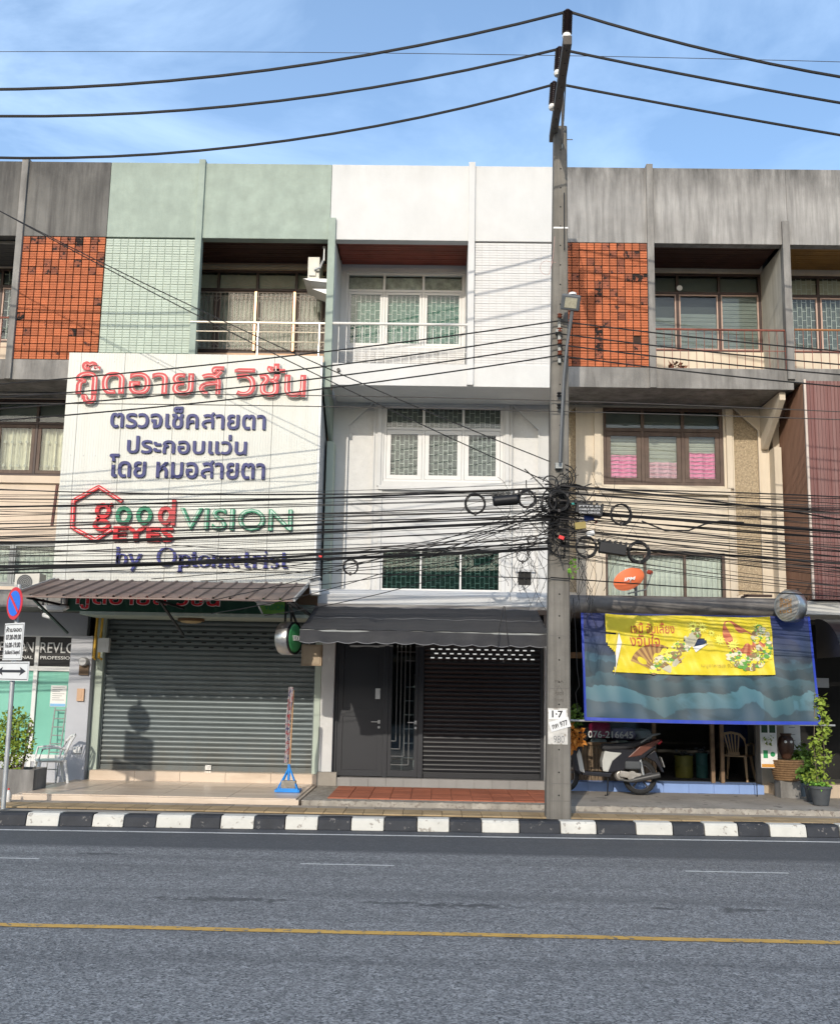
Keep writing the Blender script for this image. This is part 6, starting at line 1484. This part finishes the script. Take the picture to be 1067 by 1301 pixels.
side('leg_shield', [(-.46, .36), (-.36, .30), (-.30, .36), (-.34, .62), (-.30, .80), (-.36, .92), (-.46, .80), (-.50, .60)], .19, blk, .03)
side('shield_panel', [(-.37, .36), (-.28, .33), (-.33, .60), (-.37, .74), (-.42, .62)], .195, wht, .02)
side('front_fender', [(-.86, .46), (-.72, .575), (-.56, .575), (-.42, .44), (-.47, .42), (-.60, .52), (-.74, .51)], .06, blk, .02)
part('fork', MB().tube([(-.62, .075, .275), (-.47, .075, .70)], .02, 8).tube([(-.62, -.075, .275), (-.47, -.075, .70)], .02, 8), galv, sc0, smooth=True)
side('headset', [(-.56, .86), (-.42, .80), (-.33, .93), (-.40, 1.02), (-.55, 1.0)], .10, blk, .03)
part('handlebar', MB().tube([(-.30, -.33, 1.03), (-.38, -.2, 1.02), (-.43, 0, .98), (-.38, .2, 1.02), (-.30, .33, 1.03)], .014, 8).tube([(-.25, -.33, 1.03), (-.33, -.27, 1.03)], .022, 8), blackp, sc0, smooth=True)
part('mirror', MB().tube([(-.36, -.22, 1.02), (-.34, -.26, 1.16)], .007, 6).lathe((-.34, -.27, 1.20), [(.045, -.01), (.05, 0), (.045, .012)], 14, (1, .2, 0)), blackp, sc0, smooth=True)
part('front_light', MB().prism([(-.585, .70), (-.50, .62), (-.47, .80), (-.55, .84)], -.10, .10), plastw, sc0, bevel=.02)
side('body_panel', [(.00, .36), (.14, .34), (.34, .38), (.52, .48), (.66, .58), (.88, .76), (.84, .78), (.55, .72), (.10, .70), (.02, .55)], .13, blk, .03)
side('side_panel', [(.01, .36), (.10, .35), (.17, .52), (.34, .66), (.04, .68), (.00, .52)], .135, wht, .02)
side('tail_panel', [(.40, .58), (.62, .62), (.95, .86), (.90, .88), (.60, .76)], .137, org_, .012)
side('tail_light', [(.88, .84), (.96, .87), (.97, .83), (.91, .79)], .09, sr, .008)
mb = MB().prism([(-.0, .70), (.05, .68), (.35, .70), (.60, .76), (.80, .84), (.72, .88), (.45, .82), (.20, .79), (.02, .79)], -.12, .12); part('seat', mb, mat('black_vinyl_seat', (.02, .02, .022), .5, .2, 14), sc0, bevel=.03)
part('grab_rail', MB().tube([(.62, -.12, .82), (.80, -.13, .93), (.95, 0, .96), (.80, .13, .93), (.62, .12, .82)], .012, 7), irong, sc0, smooth=True)
side('rear_fender', [(.70, .60), (.86, .52), (.97, .36), (1.00, .36), (.92, .56), (.86, .70)], .05, blk, .01)
part('number_plate', MB().prismx([(-.09, 0), (.09, 0), (.09, .16), (-.09, .16)], -.004, .004).xf(Matrix.Translation((1.0, 0, .44)) @ Matrix.Rotation(rad(-18), 4, 'Y')), mat('dull_plate', (.32, .32, .31), .5), sc0)
eng = part('engine', MB().lathe((.30, -.10, .30), [(.07, 0), (.09, .03), (.09, .14), (.07, .17)], 16, (0, 1, 0)).obox((.28, -.08, .33), (.62, -.09, .29), .10, .14, (0, 1, 0)), mat('cast_alloy', (.34, .32, .29), .45, .2, 14, metal=.7), sc0, bevel=.012)
for k in range(5): part('fin', MB().lathe((.47+.0*k, -.165-.008*k, .30), [(.08-.01*k, 0), (.08-.01*k, .004)], 14, (0, 1, 0)), MATS['cast_alloy'], eng)
part('air_filter', MB().box(.36, .62, -.17, -.06, .40, .53), mat('dark_filter', (.06, .065, .07), .6), sc0, bevel=.03)
part('exhaust', MB().tube([(.28, -.13, .24), (.42, -.16, .22), (.50, -.17, .24), (.90, -.18, .33)], [.018, .02, .045, .045], 12), mat('exhaust_black', (.05, .05, .05), .4), sc0, smooth=True)
part('shock', MB().tube([(.66, -.10, .30), (.60, -.10, .60)], .022, 8), galv, sc0, smooth=True)
part('side_stand', MB().tube([(.10, -.10, .28), (.06, -.24, .005), (.02, -.26, .005)], .010, 6), blackp, sc0)
# fruit-and-leaf load on the scooter's front
c = at(726, 938, 17.0)
o = tag(part('basket_of_greens', leaves((c.x, 17.0, c.z+.02), .18, .16, .20, 260, .10, 12), leafo), 'bundle of orange and green leaves in the scooter basket beside the pole', 'plants')
tag(part('basket_of_greens', leaves((c.x+.02, 17.05, c.z+.30), .16, .14, .22, 200, .10, 13), leaf), 'bundle of dark green leaves above the orange ones beside the pole', 'plants')
# rags / parcels behind the shop glass
def lump(name, px0, py0, px1, py1, Y, m, label, cat, seed=1):
    a, b, c_, d = quadrect(px0, py0, px1, py1, Y); q = random.Random(seed); mb = MB()
    cx, cz, rx, rz, dy = (a+b)/2, (c_+d)/2, (b-a)/2, (d-c_)/2, .18
    nu, nv = 14, 8; vs = []; 
    for j in range(nv+1):
        for i in range(nu):
            t = 6.283*i/nu; p = math.pi*j/nv; r = 1+q.uniform(-.09, .09)
            sg = lambda v, e=.6: math.copysign(abs(v)**e, v)
            vs.append((cx+rx*r*sg(math.cos(t))*sg(math.sin(p)), Y+dy*r*sg(math.sin(t))*sg(math.sin(p)), cz+rz*r*sg(math.cos(p))))
    mb.add(vs, [(j*nu+i, j*nu+(i+1) % nu, (j+1)*nu+(i+1) % nu, (j+1)*nu+i) for j in range(nv) for i in range(nu)])
    return tag(part(name, mb, m, smooth=True), label, cat)
a, b, c_, d = quadrect(735, 955, 828, 962, 18.6)
o = thing('display_shelf', (a, 18.6, .4), 'brown shelf behind the restaurant glass holding folded linens', 'shelf')
part('top', MB().box(2.25, 3.66, 18.35, 19.0, .93, .97), frameb, o)
for x in (2.3, 3.6): part('leg', MB().box(x-.02, x+.02, 18.4, 18.44, .36, .93), frameb, o)
lump('bag', 748, 917, 775, 938, 18.42, mat('crimson_cloth', (.62, .03, .12), .7), 'crimson cloth bag on top of the heap behind the glass', 'bag', 1)
lump('bag', 775, 925, 808, 940, 18.46, mat('lilac_cloth', (.42, .33, .52), .7), 'lilac cloth bundle right of the crimson bag', 'bag', 2)
lump('bag', 803, 926, 826, 940, 18.46, mat('grey_cloth', (.5, .5, .5), .7), 'grey cloth bundle at the right of the heap behind the glass', 'bag', 3)
lump('bag', 750, 938, 771, 951, 18.45, mat('silver_plastic', (.65, .65, .65), .3, .2, 14, .6, 30), 'silvery plastic parcel under the crimson bag', 'bag', 4)
lump('bag', 772, 940, 800, 956, 18.45, mat('beige_plastic_bag', (.66, .63, .54), .4, .2, 10, .6, 30), 'beige plastic parcel on the shelf behind the scooter seat', 'bag', 5)
lump('bag', 748, 950, 772, 958, 18.55, mat('rose_cloth', (.40, .17, .15), .7), 'rose folded cloth at the left end of the shelf', 'bag', 6)
lump('bag', 800, 944, 828, 956, 18.6, mat('dark_green_cloth', (.03, .09, .05), .7), 'dark green folded cloth at the right end of the shelf', 'bag', 7)
# barrels
for r_, m_, lb in (((857, 960, 880, 989), mat('olive_drum', (.20, .19, .04), .5), 'olive yellow plastic drum in the dark restaurant doorway'), ((884, 957, 899, 989), mat('teal_drum', (.04, .13, .12), .5), 'dark teal drum right of the olive one')):
    a, b, c_, d = quadrect(*r_, 19.3); cx = (a+b)/2; r = (b-a)/2
    o = thing('plastic_drum', (cx, 19.3, .36), lb, 'drum', 'drums in the restaurant'); part('body', MB().lathe((cx, 19.3, .36), [(r*.92, 0), (r, .05), (r, (d-.36)*.5), (r*1.04, (d-.36)*.52), (r, (d-.36)*.55), (r*.98, d-.40)], 22), m_, o, smooth=True)
    part('rim', MB().lathe((cx, 19.3, d-.045), [(r*1.03, 0), (r*1.03, .04), (r*.95, .045)], 22), m_, o)
    part('contents', leaves((cx, 19.3, d+.03), r*.8, r*.8, .09, 40, .08, 5), greycur, o)
chair((at(937, 993, 18.9).x, 18.9, .36), rad(150), beigepl, 'beige plastic chair inside the restaurant doorway')
a, b, c_, d = quadrect(912, 917, 950, 965, 19.6); 
lump('shirt', 915, 915, 948, 950, 19.7, mat('navy_shirt', (.03, .05, .13), .8), 'dark blue shirt hanging in the restaurant doorway', 'shirt', 9)
# hanging posters at right
def boardthing(name, px, Y, label, cat, m, deco):
    a, b, c_, d = quadrect(*px, Y); o = thing(name, ((a+b)/2, Y, c_), label, cat); part('panel', MB().box(a, b, Y, Y+.015, c_, d), m, o, bevel=.003); deco(o, a, b, c_, d, Y); return o
def deco1(o, a, b, c_, d, Y):
    h = d-c_; w_ = b-a
    part('print', MB().box(a+.02, a+w_*.45, Y-.003, Y-.001, d-.28*h, d-.03*h).box(a+w_*.55, b-.02, Y-.003, Y-.001, d-.28*h, d-.03*h), mat('print_green_dark', (.03, .07, .03), .6), o)
    mb = leaves(((a+b)/2, Y-.006, c_+h*.58), w_*.3, .001, h*.12, 30, .05, 3); part('print', mb, leafy_, o)
    part('print', MB().box(a+.04, a+w_*.42, Y-.003, Y-.001, c_+h*.2, c_+h*.36).lathe((a+w_*.72, Y-.003, c_+h*.28), [(.04, 0), (.04, .002)], 12, (0, 1, 0)), mat('print_green', (.03, .28, .10), .6), o)
    part('print', MB().box(a+.01, b-.01, Y-.003, Y-.001, c_+.01, c_+h*.08), mat('print_orange', (.6, .28, .05), .6), o)
o = boardthing('hanging_poster', (966, 914, 987, 976), 17.4, 'white and green scroll poster standing by the potted plants', 'poster', paper, deco1)
part('leg', MB().box(o.location.x-.21, o.location.x-.20, 17.42, 17.44, .235, 1.5), blackp, o)
def deco2(o, a, b, c_, d, Y):
    mb = MB(); h = d-c_
    for k, f_ in enumerate((.85, .66, .5)): mb.box((a+b)/2-.05, (a+b)/2+.05, Y-.003, Y-.001, c_+h*f_, c_+h*f_+.012)
    part('print', mb, inkg, o)
    part('print', MB().box(b-.09, b-.04, Y-.003, Y-.001, c_+.05, c_+.075), MATS['print_green'], o)
boardthing('notice_board', (996, 918, 1017, 965), 17.9, 'plain white notice board behind the brown jar', 'board', mat('board_grey_white', (.5, .5, .48), .6), deco2)
# brown jar with round eyes on a basket
c = at(999, 964, 17.5); r = .115
o = thing('clay_jar', (c.x, 17.5, c.z), 'dark brown clay jar with two round white marks on a wicker basket', 'jar')
part('body', MB().lathe((c.x, 17.5, c.z), [(r*.6, 0), (r*.95, .10), (r*1.15, .22), (r*1.0, .32), (r*.7, .36), (r*.8, .40)], 22), mat('brown_glaze_jar', (.06, .03, .02), .3, .2, 7), o, smooth=True)
part('mark', MB().lathe((c.x-.045, 17.5-r*1.08, c.z+.27), [(.02, -.012), (.02, .03)], 12, (0, 1, 0)).lathe((c.x+.045, 17.5-r*1.08, c.z+.27), [(.02, -.012), (.02, .03)], 12, (0, 1, 0)), paper, o)
o = thing('wicker_basket', (c.x, 17.5, .5), 'low wicker basket carrying the brown jar', 'basket')
mb = MB(); zb = c.z-.34
for k in range(9): mb.lathe((c.x, 17.5, zb+k*.036), [(.20+.008*k, 0), (.215+.008*k, .018), (.20+.008*k, .034)], 22)
part('weave', mb, mat('wicker', (.20, .12, .06), .8, .3, 20), o)
part('base', MB().box(c.x-.16, c.x+.16, 17.35, 17.65, .225, zb), conc2, o)
# cinder blocks
for (px, py, lb) in ((983, 990, 'grey hollow block lying on the left under the croton'), (1003, 1003, 'grey hollow block with two round holes, lower one')):
    c = at(px, py+8, Z=.235); a, b = c.x-.19, c.x+.19; zb_ = .23 if py > 995 else .23
    hh = .15 if py > 995 else .19
    mb = MB().wall(a, b, zb_, zb_+hh, c.y, c.y+.15, [(a+.05, a+.15, zb_+.04, zb_+hh-.04), (b-.15, b-.05, zb_+.04, zb_+hh-.04)]); mb.box(a+.01, b-.01, c.y+.12, c.y+.148, zb_+.01, zb_+hh-.01)
    tag(part('hollow_block', mb, mat('block_grey', (.34, .31, .27), .95, .15, 9, .6, 40), bevel=.006), lb, 'block', 'hollow blocks by the plants')
# croton + pots
def pot(px, py, r, h, m, label, fol, seed, fm=leaf, stems=3, z0=.235):
    c = at(px, py, Z=z0); o = thing('potted_plant', (c.x, c.y, z0), label, 'potted plant', 'potted plants at the right of the restaurant')
    part('pot', MB().lathe((c.x, c.y, z0), [(r*.72, 0), (r, h*.9), (r*1.12, h*.9), (r*1.12, h), (r*.95, h), (r*.93, h*.9)], 20), m, o, smooth=True)
    part('soil', MB().lathe((c.x, c.y, z0+h*.86), [(r*.94, 0), (r*.9, .01)], 16), bark, o)
    for (dx, dz, rx, rz, n, s_) in fol: part('foliage', leaves((c.x+dx, c.y, z0+h+dz), rx, rx, rz, n, s_, seed), fm, o); seed += 1
    mb = MB(); q = random.Random(seed)
    for k in range(stems): mb.tube([(c.x+q.uniform(-.03, .03), c.y, z0+h*.86), (c.x+fol[0][0]+q.uniform(-.05, .05), c.y, z0+h+fol[0][1])], [.009, .005], 5)
    part('stem', mb, bark, o); return c
pot(1003, 1000, .10, .24, offw, 'orange leaved croton in a pale pot beside the hollow blocks', [(-.02, .22, .26, .20, 380, .12)], 31, leafo)
pot(1017, 1012, .12, .22, mat('blue_grey_pot', (.13, .16, .18), .6), 'bushy green plant in a blue-grey pot, between croton and vine', [(.02, .28, .17, .34, 420, .10)], 41)
pot(1032, 1018, .11, .22, potg, 'green plant in a black pot just left of the vine pot', [(-.02, .20, .18, .16, 260, .09)], 51)
c = at(1043, 1023, Z=.235); z0 = .235
o = thing('potted_plant', (c.x, c.y, z0), 'tall yellow-green climbing vine in a dark pot at the right edge', 'potted plant', 'potted plants at the right of the restaurant')
part('pot', MB().lathe((c.x, c.y, z0), [(.11, 0), (.155, .24), (.17, .24), (.17, .28), (.15, .28)], 22), potg, o, smooth=True)
part('foliage', leaves((c.x-.02, c.y, z0+.30), .15, .14, .05, 160, .07, 61), mat('lime_leaf', (.16, .34, .05), .6, .25, 9), o)
q = random.Random(5); path = [at(x, y, c.y) for x, y in ((1043, 1000), (1038, 985), (1046, 965), (1036, 945), (1048, 930), (1044, 905), (1040, 885))]
def lerp_path(t): k = min(int(t*(len(path)-1)), len(path)-2); f_ = t*(len(path)-1)-k; return path[k]*(1-f_)+path[k+1]*f_
mb = MB()
for k in range(560):
    t = q.random()**.85; p = lerp_path(t); wd_ = .06+.13*(1-t)*abs(math.sin(t*14)); 
    leafs = leaves((p.x+q.uniform(-1, 1)*wd_, p.y+q.uniform(-1, 1)*wd_, p.z+q.uniform(-.05, .05)), .01, .01, .01, 1, .075, 100+k); mb.merge(leafs)
part('foliage', mb, leafy_, o)
part('stem', MB().tube([(c.x, c.y, z0+.25)]+path, .008, 5).tube([(c.x+.04, c.y, z0+.25), (c.x+.09, c.y, 1.0), (c.x+.02, c.y, 1.7)], .006, 5).tube([(c.x-.03, c.y+.02, z0+.25), (c.x-.07, c.y, 1.1), (c.x-.02, c.y, 1.9)], .006, 5), mat('green_cane', (.16, .13, .08), .8), o)
# stepping stones / pale slippers by the step, door mat
c = at(965, 1006, Z=.235)
o = thing('stepping_block', (c.x, c.y, .235), 'pale rounded blocks stacked beside the blue step', 'block')
for dx, dz, wd_ in ((-.14, 0, .125), (.13, 0, .125), (0, .05, .11)): part('block', MB().box(c.x+dx-wd_, c.x+dx+wd_, c.y-.09, c.y+.09, .235+dz, .28+dz), mat('cream_block', (.55, .49, .40), .8), o, bevel=.018)
part('under_tray', MB().box(c.x-.3, c.x+.3, c.y-.11, c.y+.11, .226, .234), blackp, o)
c = at(935, 1007, Z=.235); tag(part('door_mat', MB().box(c.x-.27, c.x+.27, c.y-.1, c.y+.1, .226, .24), mat('brown_mat', (.16, .09, .05), .95, .2, 20, .6, 80)), 'thin brown door mat before the blue step', 'mat')
# ladder in the hall behind the glass door
o = thing('step_ladder', (-.45, 19.4, .36), 'grey aluminium ladder leaning in the dark hall behind the glass door', 'ladder')
for x in (-.56, -.34): part('rail', MB().obox((x, 19.2, .36), (x+.03*(1 if x > -.45 else -1)*-1, 19.8, 2.1), .03, .02), steel, o)
for k in range(6): z = .6+k*.25; part('rung', MB().box(-.55, -.35, 19.2+.6*(z-.36)/1.74-.03, 19.2+.6*(z-.36)/1.74+.03, z, z+.02), steel, o)
# clutter on the ledges
c = at(965, 753, 17.0)
o = thing('steel_bracket', (c.x, 17.0, 3.40), 'rusty steel bracket frame on the grey ledge by the round sign', 'bracket')
part('bar', MB().box(c.x-.25, c.x+.2, 17.0, 17.04, 3.40, 3.44).box(c.x-.22, c.x-.19, 17.0, 17.3, 3.40, 3.43).box(c.x+.5, c.x+.95, 17.0, 17.04, 3.40, 3.44).box(c.x+.6, c.x+.63, 17, 17.03, 3.44, 3.55), mat('rusty_steel', (.07, .045, .035), .8), o)
c = at(864, 465, Y0+.05)
tag(part('balcony_plant', leaves((c.x, Y0+.2, BT+.07), .12, .06, .07, 40, .11, 17), mat('dry_leaf', (.22, .10, .06), .7)), 'small dry reddish plant on the balcony edge behind the railing', 'plant')
c = at(863, 366, YW)
tag(part('wall_clock', MB().lathe((c.x, YW-.02, c.z), [(.05, 0), (.05, .02)], 18, (0, 1, 0)), plastw), 'small round white disc between the upper right balcony windows', 'disc')
o = tag(part('steel_strut', MB().obox(at(73, 616, 17.2), at(66, 668, 17.2), .04, .04), mat('rust_strut', (.12, .05, .04), .7)), 'short rusty strut beside the lower left edge of the billboard', 'strut')
